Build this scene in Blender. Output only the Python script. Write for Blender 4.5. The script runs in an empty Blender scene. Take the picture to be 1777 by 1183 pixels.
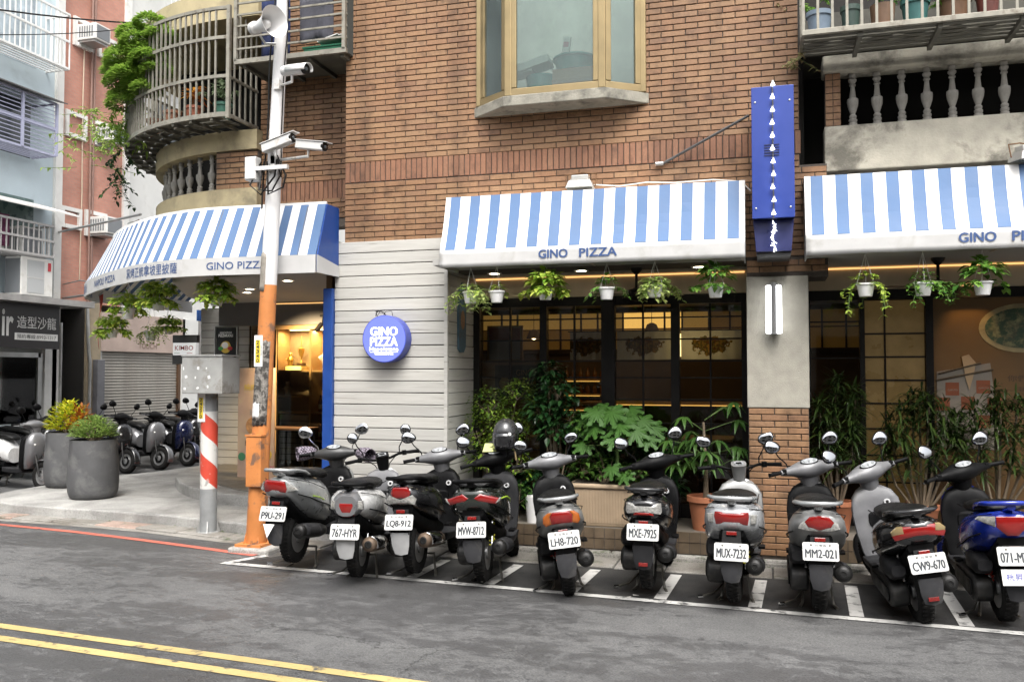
import bpy, bmesh, math, random
from mathutils import Vector, Matrix, noise
R = math.radians
random.seed(11)
sc = bpy.context.scene

# ---------------------------------------------------------------- camera, sky, sun, exposure
cam_d = bpy.data.cameras.new('camera'); cam = bpy.data.objects.new('camera', cam_d)
sc.collection.objects.link(cam); sc.camera = cam
cam.location = (0, 0, 1.716)
cam.rotation_euler = (R(90) + math.atan(54 / 1520), 0, R(16.2))
cam_d.sensor_width = 36.0; cam_d.lens = 1520 / 1777 * 36
cam_d.clip_start = 0.05; cam_d.clip_end = 2000

SUN_EL, SUN_AZ = R(58), R(155)          # azimuth measured from +Y (north) clockwise: light comes from behind the camera, right
w = bpy.data.worlds.new('World'); sc.world = w; w.use_nodes = True
wn = w.node_tree.nodes; wl = w.node_tree.links
sky = wn.new('ShaderNodeTexSky'); sky.sky_type = 'NISHITA'; sky.sun_disc = False
sky.sun_elevation = SUN_EL; sky.sun_rotation = SUN_AZ
sky.air_density = 1.0; sky.dust_density = 6.0; sky.ozone_density = 1.0
hs = wn.new('ShaderNodeHueSaturation'); hs.inputs['Saturation'].default_value = 0.16
wl.new(sky.outputs[0], hs.inputs['Color']); wl.new(hs.outputs[0], wn['Background'].inputs[0])
wn['Background'].inputs[1].default_value = 0.15
sun_d = bpy.data.lights.new('sun', 'SUN'); sun_d.energy = 1.1; sun_d.angle = R(30); sun_d.color = (1, .96, .9)
sun = bpy.data.objects.new('sun', sun_d); sc.collection.objects.link(sun)
sv = Vector((math.sin(SUN_AZ) * math.cos(SUN_EL), math.cos(SUN_AZ) * math.cos(SUN_EL), math.sin(SUN_EL)))
sun.rotation_euler = sv.to_track_quat('Z', 'Y').to_euler()
vs = sc.view_settings
vs.view_transform = 'Standard'; vs.look = 'None'; vs.gamma = 1; vs.use_curve_mapping = False
vs.exposure = 1.3
sc.cycles.use_denoising = True
sc.cycles.max_bounces = 6; sc.cycles.diffuse_bounces = 3; sc.cycles.glossy_bounces = 3; sc.cycles.transparent_max_bounces = 12
sc.cycles.use_adaptive_sampling = True; sc.cycles.adaptive_threshold = 0.025
sc.cycles.sample_clamp_indirect = 4.0
sc.cycles.caustics_reflective = False; sc.cycles.caustics_refractive = False

# ---------------------------------------------------------------- helpers
COL = sc.collection
OFF = {}

class MB:
    def __init__(s): s.v = []; s.f = []; s.m = []
    def add(s, vs, fs, m=0):
        o = len(s.v); s.v += [tuple(v) for v in vs]
        for f in fs: s.f.append(tuple(i + o for i in f)); s.m.append(m)
        return s
    def box(s, x0, x1, y0, y1, z0, z1, m=0):
        return s.add([(x0,y0,z0),(x1,y0,z0),(x1,y1,z0),(x0,y1,z0),(x0,y0,z1),(x1,y0,z1),(x1,y1,z1),(x0,y1,z1)],
                     [(0,3,2,1),(4,5,6,7),(0,1,5,4),(1,2,6,5),(2,3,7,6),(3,0,4,7)], m)
    def obox(s, c, size, rot=None, m=0):
        a, b, d = (q / 2 for q in size); n = len(s.v); s.box(-a, a, -b, b, -d, d, m)
        M4 = Matrix.Translation(c) @ (rot.to_4x4() if rot else Matrix()); s.xf(M4, n); return s
    def xf(s, M4, start=0):
        for i in range(start, len(s.v)): s.v[i] = tuple(M4 @ Vector(s.v[i]))
        return s
    def frame(s, d):
        d = Vector(d).normalized(); a = Vector((0,0,1)) if abs(d.z) < .9 else Vector((1,0,0))
        u = d.cross(a).normalized(); return u, d.cross(u).normalized()
    def cyl(s, p0, p1, r0, r1=None, n=12, caps=True, m=0):
        return s.tube([p0, p1], [r0, r0 if r1 is None else r1], n, m, caps)
    def tube(s, pts, r, n=8, m=0, caps=True):
        pts = [Vector(p) for p in pts]; k = len(pts); rs = r if isinstance(r, (list, tuple)) else [r] * k
        vs = []; fs = []; up = None
        for i, p in enumerate(pts):
            d = (pts[min(i+1, k-1)] - pts[max(i-1, 0)])
            if d.length < 1e-9: d = Vector((0,0,1))
            d.normalize()
            if up is None: up, _ = s.frame(d)
            up = (up - d * up.dot(d))
            if up.length < 1e-6: up, _ = s.frame(d)
            up.normalize(); w2 = d.cross(up)
            for j in range(n):
                a = 2 * math.pi * j / n; vs.append(p + (up * math.cos(a) + w2 * math.sin(a)) * rs[i])
        for i in range(k - 1):
            for j in range(n): fs.append((i*n+j, i*n+(j+1)%n, (i+1)*n+(j+1)%n, (i+1)*n+j))
        if caps: fs.append(tuple(range(n-1, -1, -1))); fs.append(tuple((k-1)*n+j for j in range(n)))
        return s.add(vs, fs, m)
    def lathe(s, prof, c=(0,0,0), n=20, M=None, m=0, caps=True):
        vs = []; fs = []; k = len(prof)
        for r, z in prof:
            for j in range(n):
                a = 2*math.pi*j/n; vs.append((r*math.cos(a), r*math.sin(a), z))
        for i in range(k-1):
            for j in range(n): fs.append((i*n+j, i*n+(j+1)%n, (i+1)*n+(j+1)%n, (i+1)*n+j))
        if caps:
            fs.append(tuple(range(n-1, -1, -1))); fs.append(tuple((k-1)*n+j for j in range(n)))
        o = len(s.v); s.add(vs, fs, m); s.xf(Matrix.Translation(c) @ (M if M else Matrix()), o); return s
    def prism(s, poly, a, b, ax='z', m=0):
        n = len(poly)
        def P(p, t): return (p[0], p[1], t) if ax == 'z' else ((p[0], t, p[1]) if ax == 'y' else (t, p[0], p[1]))
        vs = [P(p, a) for p in poly] + [P(p, b) for p in poly]
        fs = [tuple(range(n)), tuple(range(2*n-1, n-1, -1))] + [(i, n+i, n+(i+1) % n, (i+1) % n) for i in range(n)]
        return s.add(vs, fs, m)
    def loft(s, rings, caps=True, closed=True, m=0):
        n = len(rings[0]); k = len(rings); vs = [p for r in rings for p in r]; fs = []
        for i in range(k-1):
            for j in range(n if closed else n-1): fs.append((i*n+j, i*n+(j+1) % n, (i+1)*n+(j+1) % n, (i+1)*n+j))
        if caps and closed: fs.append(tuple(range(n-1, -1, -1))); fs.append(tuple((k-1)*n+j for j in range(n)))
        return s.add(vs, fs, m)
    def quad(s, *p, m=0): return s.add(p, [tuple(range(len(p)))], m)
    def merge(s, o, M4=None):
        vs = o.v if M4 is None else [tuple(M4 @ Vector(v)) for v in o.v]; n = len(s.v)
        s.v += list(vs)
        for f, m in zip(o.f, o.m): s.f.append(tuple(i+n for i in f)); s.m.append(m)
        return s

def mesh_of(name, mb, mats, smooth=None, fix=True):
    me = bpy.data.meshes.new(name); me.from_pydata(mb.v, [], mb.f)
    mats = mats if isinstance(mats, (list, tuple)) else [mats]
    for mt in mats: me.materials.append(mt)
    if len(mats) > 1: me.polygons.foreach_set('material_index', [min(i, len(mats)-1) for i in mb.m])
    if fix:
        bm = bmesh.new(); bm.from_mesh(me); bmesh.ops.recalc_face_normals(bm, faces=bm.faces); bm.to_mesh(me); bm.free()
    if smooth is not None:
        me.polygons.foreach_set('use_smooth', [True] * len(me.polygons))
        if smooth < 179: me.set_sharp_from_angle(angle=R(smooth))
    me.update(); return me

def obj(name, mb, mats, parent=None, smooth=None, bevel=None, local=False, fix=True, sub=0):
    """one mesh object; vertices in world coordinates unless local"""
    if parent is not None and not local and parent in OFF:
        o = OFF[parent]; mb.v = [(v[0]-o[0], v[1]-o[1], v[2]-o[2]) for v in mb.v]
    ob = bpy.data.objects.new(name, mesh_of(name, mb, mats, smooth, fix)); COL.objects.link(ob)
    if parent is not None: ob.parent = parent; OFF[ob] = OFF.get(parent, (0,0,0))
    if bevel:
        b = ob.modifiers.new('bevel', 'BEVEL'); b.width = bevel; b.segments = 2; b.limit_method = 'ANGLE'; b.angle_limit = R(40)
    if sub:
        b = ob.modifiers.new('sub', 'SUBSURF'); b.levels = sub; b.render_levels = sub
    return ob
def inst(name, me, parent, M4):
    ob = bpy.data.objects.new(name, me); COL.objects.link(ob); ob.parent = parent
    o = OFF.get(parent, (0,0,0)); ob.matrix_local = Matrix.Translation((-o[0], -o[1], -o[2])) @ M4; return ob
def tag(o, label, cat, group=None, kind=None):
    if label: o['label'] = label
    if cat: o['category'] = cat
    if group: o['group'] = group
    if kind: o['kind'] = kind
    return o
def thing(name, label, cat, loc=(0,0,0), rz=0, group=None):
    o = bpy.data.objects.new(name, None); COL.objects.link(o); o.location = loc; o.rotation_euler = (0,0,rz)
    o.empty_display_size = .1; OFF[o] = tuple(loc); return tag(o, label, cat, group)
def struct(name, mb, mats, **k):
    o = obj(name, mb, mats, **k); o['kind'] = 'structure'; return o
def stuff(o): o['kind'] = 'stuff'; return o

_tc = {}
def text_mb(s, w, h, off=0.0, ext=0.002, m=0, keep=False):
    """lettering as a flat solid, centred on the origin in the XY plane, fitted to w x h"""
    if any(ord(ch) > 0x2e80 for ch in s): off = min(off, .004)
    if any(ch in 'MWN&' for ch in s): off = min(off, .006)
    key = (s, off)
    if key not in _tc:
        cu = bpy.data.curves.new('t', 'FONT'); cu.body = s; cu.size = 1; cu.offset = off; cu.resolution_u = 3
        cu.fill_mode = 'FRONT'
        o = bpy.data.objects.new('t', cu); me = bpy.data.meshes.new_from_object(o)
        _tc[key] = ([tuple(v.co) for v in me.vertices], [tuple(p.vertices) for p in me.polygons])
        bpy.data.objects.remove(o); bpy.data.meshes.remove(me); bpy.data.curves.remove(cu)
    V, Fc = _tc[key]
    xs = [v[0] for v in V]; ys = [v[1] for v in V]; x0, x1, y0, y1 = min(xs), max(xs), min(ys), max(ys)
    sx = w / (x1-x0); sy = h / (y1-y0)
    if keep: sx = sy = min(sx, sy)
    mb = MB(); mb.add([((v[0]-(x0+x1)/2)*sx, (v[1]-(y0+y1)/2)*sy, ext) for v in V], Fc, m); return mb
def bold(mb, b):
    """heavier strokes: the same lettering laid three times, a hair apart"""
    o = MB()
    for k, (dx, dy) in enumerate(((-b, 0), (b, 0), (0, b*.6), (0, -b*.6))): o.merge(mb, Matrix.Translation((dx, dy, .00025*k)))
    return o
def facing(loc, dirn=(0,-1,0), tilt=0):
    """matrix that takes the XY plane (x right, y up, z out) to a vertical face at loc whose outward normal is dirn"""
    z = Vector(dirn).normalized(); x = Vector((0,0,1)).cross(z).normalized(); y = z.cross(x)
    M3 = Matrix((x, y, z)).transposed(); return Matrix.Translation(loc) @ M3.to_4x4() @ Matrix.Rotation(tilt, 4, 'X')

def pj(p):
    """photo pixel of a point (used only to rank bricks by their size in view)"""
    ya = R(16.2); pt = math.atan(54/1520)
    d = Vector((-math.sin(ya)*math.cos(pt), math.cos(ya)*math.cos(pt), math.sin(pt))); r = Vector((math.cos(ya), math.sin(ya), 0)); u = r.cross(d)
    q = Vector(p) - Vector((0,0,1.716)); k = q.dot(d); return 888.5 + 1520*q.dot(r)/k, 591.5 - 1520*q.dot(u)/k

def mirx(poly): return [(-x, z) for x, z in poly][::-1]
def rrect(w_, h_, r, n=5):
    out = []
    for cx_, cz, a0 in ((w_/2-r, h_/2-r, 0), (-w_/2+r, h_/2-r, 90), (-w_/2+r, -h_/2+r, 180), (w_/2-r, -h_/2+r, 270)):
        for i in range(n+1): a = R(a0+90*i/n); out.append((cx_+r*math.cos(a), cz+r*math.sin(a)))
    return out
def ell(w_, h_, cx_=0, cz=0, n=20): return [(cx_+w_*math.cos(2*math.pi*i/n), cz+h_*math.sin(2*math.pi*i/n)) for i in range(n)]

# ---------------------------------------------------------------- materials
def nodes_of(name):
    m = bpy.data.materials.new(name); m.use_nodes = True; nt = m.node_tree
    return m, nt, nt.nodes['Principled BSDF'], nt.nodes, nt.links
def ramp(n, stops):
    r = n.new('ShaderNodeValToRGB'); e = r.color_ramp.elements
    while len(e) < len(stops): e.new(.5)
    for q, (p, c) in zip(e, stops):
        q.position = p; q.color = (c[0], c[1], c[2], 1) if not isinstance(c, (int, float)) else (c, c, c, 1)
    return r
def coords(n, l, scale=(1,1,1), rand=False, kind='Object'):
    tc = n.new('ShaderNodeTexCoord'); mp = n.new('ShaderNodeMapping'); mp.inputs['Scale'].default_value = scale
    l.new(tc.outputs[kind], mp.inputs['Vector'])
    if rand:
        oi = n.new('ShaderNodeObjectInfo'); mu = n.new('ShaderNodeMath'); mu.operation = 'MULTIPLY'; mu.inputs[1].default_value = 57.0
        l.new(oi.outputs['Random'], mu.inputs[0]); cb = n.new('ShaderNodeCombineXYZ')
        for i in range(3): l.new(mu.outputs[0], cb.inputs[i])
        l.new(cb.outputs[0], mp.inputs['Location'])
    return mp
def tex_noise(n, l, mp, scale, detail=4, rough=.6, dist=0):
    t = n.new('ShaderNodeTexNoise'); t.inputs['Scale'].default_value = scale; t.inputs['Detail'].default_value = detail
    t.inputs['Roughness'].default_value = rough; t.inputs['Distortion'].default_value = dist
    if mp: l.new(mp.outputs[0], t.inputs['Vector'])
    return t
def mixc(n, l, fac, a, b, mode='MIX'):
    x = n.new('ShaderNodeMix'); x.data_type = 'RGBA'; x.blend_type = mode
    for s_, v in ((x.inputs[0], fac), (x.inputs[6], a), (x.inputs[7], b)):
        if hasattr(v, 'links') or hasattr(v, 'is_output'): l.new(v, s_)
        else: s_.default_value = v if isinstance(v, (int, float)) else (v[0], v[1], v[2], 1)
    return x.outputs[2]
def bump(n, l, bs, h, st=.3, dist=.01):
    b = n.new('ShaderNodeBump'); b.inputs['Strength'].default_value = st; b.inputs['Distance'].default_value = dist
    l.new(h, b.inputs['Height']); l.new(b.outputs[0], bs.inputs['Normal'])
_mats = {}
def mat(name, col, rough=.5, metal=0, var=.0, vscale=6, bmp=0, bscale=80, coat=0, emit=0, ecol=None, spec=.5, dirt=None, dscale=3, dlo=.5, dhi=.7, rand=False, lamp=False):
    """plain painted / cast / moulded surface with colour drift, optional blotchy dirt and fine relief"""
    if name in _mats: return _mats[name]
    m, nt, b, n, l = nodes_of(name); _mats[name] = m
    b.inputs['Base Color'].default_value = (*col, 1); b.inputs['Roughness'].default_value = rough; b.inputs['Metallic'].default_value = metal
    b.inputs['Coat Weight'].default_value = coat; b.inputs['Coat Roughness'].default_value = .08; b.inputs['Specular IOR Level'].default_value = spec
    mp = coords(n, l, rand=rand) if (var or bmp or dirt) else None
    c = None
    if var:
        t = tex_noise(n, l, mp, vscale, 5); r = ramp(n, [(.3, tuple(max(0, x*(1-var)) for x in col)), (.7, tuple(min(1, x*(1+var)) for x in col))])
        l.new(t.outputs[0], r.inputs[0]); c = r.outputs[0]
        rr = ramp(n, [(.3, max(.02, rough-.12)), (.7, min(1, rough+.12))]); l.new(t.outputs[0], rr.inputs[0]); l.new(rr.outputs[0], b.inputs['Roughness'])
    if dirt:
        t2 = tex_noise(n, l, mp, dscale, 8, .65, .3); r2 = ramp(n, [(dlo, 0.0), (dhi, 1.0)]); l.new(t2.outputs[0], r2.inputs[0])
        c = mixc(n, l, r2.outputs[0], c if c is not None else col, dirt)
    if c is not None: l.new(c, b.inputs['Base Color'])
    if bmp:
        t3 = tex_noise(n, l, mp, bscale, 3); bump(n, l, b, t3.outputs[0], bmp, .01)
    if emit:
        b.inputs['Emission Color'].default_value = (*(ecol or col), 1); b.inputs['Emission Strength'].default_value = emit
        if not lamp: m.cycles.emission_sampling = 'NONE'
    return m
def glass(name, tint=(.9,.95,.93), dirt=0.0, dcol=(.5,.55,.5), rough=.02, refl=1.0):
    if name in _mats: return _mats[name]
    m, nt, b, n, l = nodes_of(name); _mats[name] = m; n.remove(b)
    out = n['Material Output']; tr = n.new('ShaderNodeBsdfTransparent'); tr.inputs[0].default_value = (*tint, 1)
    gl = n.new('ShaderNodeBsdfGlossy'); gl.inputs['Roughness'].default_value = rough; gl.inputs['Color'].default_value = (1,1,1,1)
    fr = n.new('ShaderNodeFresnel'); fr.inputs[0].default_value = 1.45
    mu = n.new('ShaderNodeMath'); mu.operation = 'MULTIPLY'; mu.inputs[1].default_value = refl; l.new(fr.outputs[0], mu.inputs[0])
    mx = n.new('ShaderNodeMixShader'); l.new(mu.outputs[0], mx.inputs[0]); l.new(tr.outputs[0], mx.inputs[1]); l.new(gl.outputs[0], mx.inputs[2])
    last = mx
    if dirt:
        df = n.new('ShaderNodeBsdfDiffuse'); df.inputs[0].default_value = (*dcol, 1)
        mp = coords(n, l, (1,1,.45)); t = tex_noise(n, l, mp, 4, 7, .7); r = ramp(n, [(.3, dirt*.45), (.75, min(1, dirt*1.5))]); l.new(t.outputs[0], r.inputs[0])
        m2 = n.new('ShaderNodeMixShader'); l.new(r.outputs[0], m2.inputs[0]); l.new(mx.outputs[0], m2.inputs[1]); l.new(df.outputs[0], m2.inputs[2]); last = m2
    l.new(last.outputs[0], out.inputs[0]); return m
def leafmat(name, a, b_, rough=.45, tr=.35):
    """leaf colour drifts from leaf to leaf; light also passes through the blade"""
    if name in _mats: return _mats[name]
    m, nt, b, n, l = nodes_of(name); _mats[name] = m
    g = n.new('ShaderNodeNewGeometry'); r = ramp(n, [(0, a), (1, b_)]); l.new(g.outputs['Random Per Island'], r.inputs[0])
    l.new(r.outputs[0], b.inputs['Base Color']); b.inputs['Roughness'].default_value = rough; b.inputs['Specular IOR Level'].default_value = .25
    t = n.new('ShaderNodeBsdfTranslucent'); hv = n.new('ShaderNodeHueSaturation'); hv.inputs['Value'].default_value = 1.5; l.new(r.outputs[0], hv.inputs['Color']); l.new(hv.outputs[0], t.inputs[0])
    mx = n.new('ShaderNodeMixShader'); mx.inputs[0].default_value = tr; l.new(b.outputs[0], mx.inputs[1]); l.new(t.outputs[0], mx.inputs[2])
    l.new(mx.outputs[0], n['Material Output'].inputs[0]); return m
# ================================================================ ground materials
def m_asphalt():
    m, nt, b, n, l = nodes_of('asphalt'); mp = coords(n, l)
    mp2 = coords(n, l, (.42, 1.5, 1)); mp2.inputs['Rotation'].default_value = (0, 0, R(4))
    ta = tex_noise(n, l, mp2, .75, 5, .55, .1); mp3 = coords(n, l, (1, 1.5, 1)); tb = tex_noise(n, l, mp3, 5.5, 14, .8)
    t = n.new('ShaderNodeMix'); t.data_type = 'FLOAT'; t.inputs[0].default_value = .5; l.new(ta.outputs[0], t.inputs[2]); l.new(tb.outputs[0], t.inputs[3]); r = ramp(n, [(.40, (.056,.0555,.0555)), (.493, (.063,.0625,.0625)), (.508, (.086,.0855,.085)), (.60, (.108,.107,.105))]); l.new(t.outputs[0], r.inputs[0])
    v = n.new('ShaderNodeTexVoronoi'); v.inputs['Scale'].default_value = 120; l.new(mp.outputs[0], v.inputs['Vector'])
    r2 = ramp(n, [(0, (.45,.45,.45)), (.5, (1.4,1.4,1.4))]); l.new(v.outputs['Color'], r2.inputs[0])
    c = mixc(n, l, .55, r.outputs[0], r2.outputs[0], 'MULTIPLY')
    t2 = tex_noise(n, l, mp, .35, 3); r3 = ramp(n, [(.35, (.75,.75,.75)), (.65, (1.15,1.15,1.15))]); l.new(t2.outputs[0], r3.inputs[0])
    c = mixc(n, l, 1.0, c, r3.outputs[0], 'MULTIPLY')
    tg = tex_noise(n, l, mp, 75, 3, .75); rg = ramp(n, [(.30,(.62,.62,.62)),(.70,(1.38,1.38,1.38))]); l.new(tg.outputs[0], rg.inputs[0]); c = mixc(n, l, 1.0, c, rg.outputs[0], 'MULTIPLY')      # stone grain
    to = tex_noise(n, l, mp, 2.3, 4, .55); ro_ = ramp(n, [(.66,0.0),(.74,.65)]); l.new(to.outputs[0], ro_.inputs[0]); c = mixc(n, l, ro_.outputs[0], c, (.022,.021,.02))      # oil drips
    t4 = tex_noise(n, l, mp, 110, 2, .7); r4 = ramp(n, [(.68, 0.0), (.76, .8)]); l.new(t4.outputs[0], r4.inputs[0]); c = mixc(n, l, r4.outputs[0], c, (.2,.2,.2))
    wv = tex_noise(n, l, mp, 1.8, 6, .7); av = n.new('ShaderNodeVectorMath'); av.operation = 'MULTIPLY_ADD'; l.new(wv.outputs['Color'], av.inputs[0]); av.inputs[1].default_value = (.5,.5,.5); l.new(mp.outputs[0], av.inputs[2])
    ce = n.new('ShaderNodeTexVoronoi'); ce.feature = 'DISTANCE_TO_EDGE'; ce.inputs['Scale'].default_value = .45; l.new(av.outputs[0], ce.inputs['Vector']); rc = ramp(n, [(.0, 1.0), (.0045, 0.0)]); l.new(ce.outputs['Distance'], rc.inputs[0])
    tm_ = tex_noise(n, l, mp, .5, 2); rm = ramp(n, [(.52, 0.0), (.60, .8)]); l.new(tm_.outputs[0], rm.inputs[0]); mk = n.new('ShaderNodeMath'); mk.operation = 'MULTIPLY'; l.new(rc.outputs[0], mk.inputs[0]); l.new(rm.outputs[0], mk.inputs[1]); c = mixc(n, l, mk.outputs[0], c, (.012,.012,.012))
    l.new(c, b.inputs['Base Color']); rr = ramp(n, [(.44, .42), (.54, .72)]); l.new(t.outputs[0], rr.inputs[0]); l.new(rr.outputs[0], b.inputs['Roughness'])
    bump(n, l, b, v.outputs['Distance'], .5, .004); return m
def m_paint(name, col, wear=.5, under=(.06,.06,.06)):
    m, nt, b, n, l = nodes_of(name); mp = coords(n, l)
    t = tex_noise(n, l, mp, 7, 9, .72); r = ramp(n, [(wear, 0.0), (wear+.1, 1.0)]); l.new(t.outputs[0], r.inputs[0])
    t2 = tex_noise(n, l, mp, 1.6, 4); r2 = ramp(n, [(.3, tuple(x*.72 for x in col)), (.65, col)]); l.new(t2.outputs[0], r2.inputs[0])
    c = mixc(n, l, r.outputs[0], r2.outputs[0], under); l.new(c, b.inputs['Base Color']); b.inputs['Roughness'].default_value = .6
    v = n.new('ShaderNodeTexVoronoi'); v.inputs['Scale'].default_value = 140; l.new(mp.outputs[0], v.inputs['Vector']); bump(n, l, b, v.outputs['Distance'], .25, .003); return m
def m_stone(name, a, c2, scale=160, moss=None, rough=.7, stain=(.5,.5,.5)):
    m, nt, b, n, l = nodes_of(name); mp = coords(n, l)
    v = n.new('ShaderNodeTexVoronoi'); v.inputs['Scale'].default_value = scale; l.new(mp.outputs[0], v.inputs['Vector'])
    r = ramp(n, [(.1, a), (.6, c2)]); l.new(v.outputs['Color'], r.inputs[0])
    t = tex_noise(n, l, mp, 1.3, 8, .65, .4); r2 = ramp(n, [(.35, stain), (.62, (1.05,1.05,1.05))]); l.new(t.outputs[0], r2.inputs[0])
    c = mixc(n, l, 1.0, r.outputs[0], r2.outputs[0], 'MULTIPLY')
    if moss:
        t2 = tex_noise(n, l, mp, 5, 6, .7); r3 = ramp(n, [(.55, 0.0), (.68, 1.0)]); l.new(t2.outputs[0], r3.inputs[0]); c = mixc(n, l, r3.outputs[0], c, moss)
    l.new(c, b.inputs['Base Color']); b.inputs['Roughness'].default_value = rough; bump(n, l, b, t.outputs[0], .25, .01); return m
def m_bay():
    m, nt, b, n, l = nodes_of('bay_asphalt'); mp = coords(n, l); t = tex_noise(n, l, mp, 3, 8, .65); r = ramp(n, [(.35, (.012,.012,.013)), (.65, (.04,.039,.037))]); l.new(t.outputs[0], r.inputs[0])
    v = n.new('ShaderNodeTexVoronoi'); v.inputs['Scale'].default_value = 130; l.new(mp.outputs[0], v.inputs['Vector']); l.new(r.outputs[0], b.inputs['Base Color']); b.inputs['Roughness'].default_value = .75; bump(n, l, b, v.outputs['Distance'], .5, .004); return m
M_ASPH = m_asphalt()
M_WHITEP = m_paint('road_white', (.58,.57,.545), .53)
M_YELP = m_paint('road_yellow', (.47,.36,.15), .545)
M_REDP = m_paint('road_red', (.50,.13,.09), .57)
M_TERR = m_stone('terrazzo', (.25,.245,.23), (.42,.41,.39), 170)
M_KERB = m_stone('kerb_stone', (.22,.215,.20), (.38,.365,.34), 120, (.06,.075,.035), stain=(.38,.36,.32))
M_GUT = m_stone('gutter_concrete', (.20,.19,.175), (.30,.285,.26), 140, (.075,.085,.05), stain=(.45,.42,.38))
M_GUTR = m_stone('gutter_brickish', (.30,.20,.16), (.40,.30,.25), 140, (.12,.12,.09))
M_DECK = mat('entrance_deck', (.13,.115,.095), .45, var=.3, vscale=3)

# ================================================================ road, markings, pavement
mb = MB(); mb.quad((-160,-120,0),(160,-120,0),(160,200,0),(-160,200,0)); struct('road', mb, M_ASPH, fix=False)
def strip(mb, pts, w, z, m=0):
    """flat ribbon along pts"""
    P = [Vector((p[0], p[1], 0)) for p in pts]; L = []; Rr = []
    for i, p in enumerate(P):
        d = (P[min(i+1, len(P)-1)] - P[max(i-1, 0)]).normalized(); nrm = Vector((-d.y, d.x, 0)) * (w/2)
        L.append((p.x+nrm.x, p.y+nrm.y, z)); Rr.append((p.x-nrm.x, p.y-nrm.y, z))
    n = len(P); mb.add(L + Rr, [(i, n+i, n+i+1, i+1) for i in range(n-1)], m); return mb
def line(name, pts, w, z, m): return struct(name, strip(MB(), pts, w, z), m, fix=False)
def yl(x, o): return (x, 4.74 - .075*(x+5.0) + o)
line('road_marking_yellow', [yl(-14, .05), yl(6, .05)], .082, .004, M_YELP)
line('road_marking_yellow', [yl(-14, -.155), yl(6, -.155)], .088, .004, M_YELP)
def bayline(x): return 6.90 - .062*(x+4.65)
line('parking_line', [(-4.72, bayline(-4.72)), (5, bayline(5))], .085, .0065, M_WHITEP)
for i in range(10):
    x = -1.46 + (i-3)*.69
    if i == 0: continue
    line('parking_line', [(x-.02, bayline(x)+.05), (x+.02, 7.55)], .095, .010, M_WHITEP)
line('parking_line', [(-4.66, bayline(-4.66)+.04), (-4.50, 7.28)], .085, .008, M_WHITEP)
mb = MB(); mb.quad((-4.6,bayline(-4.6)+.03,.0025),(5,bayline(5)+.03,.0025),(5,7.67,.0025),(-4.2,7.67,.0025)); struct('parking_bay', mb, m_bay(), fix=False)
line('road_marking_red', [(-9.3,7.98),(-8.3,7.93),(-7.2,7.80),(-6.2,7.62),(-5.4,7.45),(-4.62,7.27)], .085, .004, M_REDP)
line('road_marking_red', [(-10.5,8.4),(-10.25,9.4),(-10.1,10.4),(-9.95,12),(-9.7,16)], .10, .004, M_REDP)
line('road_marking_white', [(-9.3,7.78),(-8.55,7.72)], .12, .008, M_WHITEP)

FRONT = [(-4.15,8.03),(-5.28,8.14),(-6.4,8.38),(-7.3,8.47),(-8.06,8.50),(-8.75,8.56),(-9.3,8.72),(-9.66,9.02),(-9.80,9.5),(-9.84,10.4),(-9.74,11.2),(-9.45,12.0),(-9.25,14),(-9.2,22)]
mb = MB(); mb.prism(FRONT + [(-4.15,22)], -.1, .12); struct('pavement', mb, M_TERR, bevel=.018)
# kerb face stones along the pavement edge, one by one
def resample(pts, step):
    P = [Vector((*p, 0)) for p in pts]; out = [P[0]]; acc = 0
    for a, b in zip(P, P[1:]):
        d = (b-a).length; t = step-acc
        while t <= d: out.append(a.lerp(b, t/d)); t += step
        acc = (acc + d) % step
    out.append(P[-1]); return out
gut = struct('gutter', strip(MB(), [(p[0]+.0, p[1]-.20) for p in FRONT[:7]], .42, .003), M_GUT, fix=False); OFF[gut] = (0,0,0)
pts = resample(FRONT[:6], .62)
for i in range(len(pts)-1):
    a, b = pts[i], pts[i+1]; d = (b-a); L = d.length
    if L < .1: continue
    d.normalize(); nr = Vector((-d.y, d.x, 0)); nr = nr if nr.y < 0 else -nr
    c = (a+b)/2 + nr*(.17 + random.uniform(-.01,.01)); rot = Matrix.Rotation(math.atan2(d.y, d.x), 3, 'Z')
    mb = MB(); mb.obox((c.x, c.y, .006+random.uniform(-.003,.004)), (L-.014, .27+random.uniform(-.03,.01), .03), rot @ Matrix.Rotation(random.uniform(-.02,.02), 3, 'X'))
    obj('gutter_slab', mb, M_GUTR if (i > 6 or random.random() < .2) else M_GUT, gut, bevel=.012)
# kerb along the building foot and its gutter slabs
kerb = struct('kerb', MB().box(-4.15, 5, 8.05, 8.16, -.05, .04), M_KERB); OFF[kerb] = (0,0,0)
x = -4.14
while x < 3.2:
    L = random.uniform(.42, .6)
    mb = MB(); mb.box(x, x+L-.012, 8.075+random.uniform(0,.008), 8.158, -.04, .062+random.uniform(-.006,.004)); obj('kerb_stone', mb, M_KERB, kerb, bevel=.014)
    mb = MB(); mb.box(x+.1, x+L+.088, 7.66+random.uniform(-.02,.02), 8.06, -.02, .012+random.uniform(-.004,.006)); obj('gutter_slab', mb, M_GUT, gut, bevel=.012)
    x += L
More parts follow.
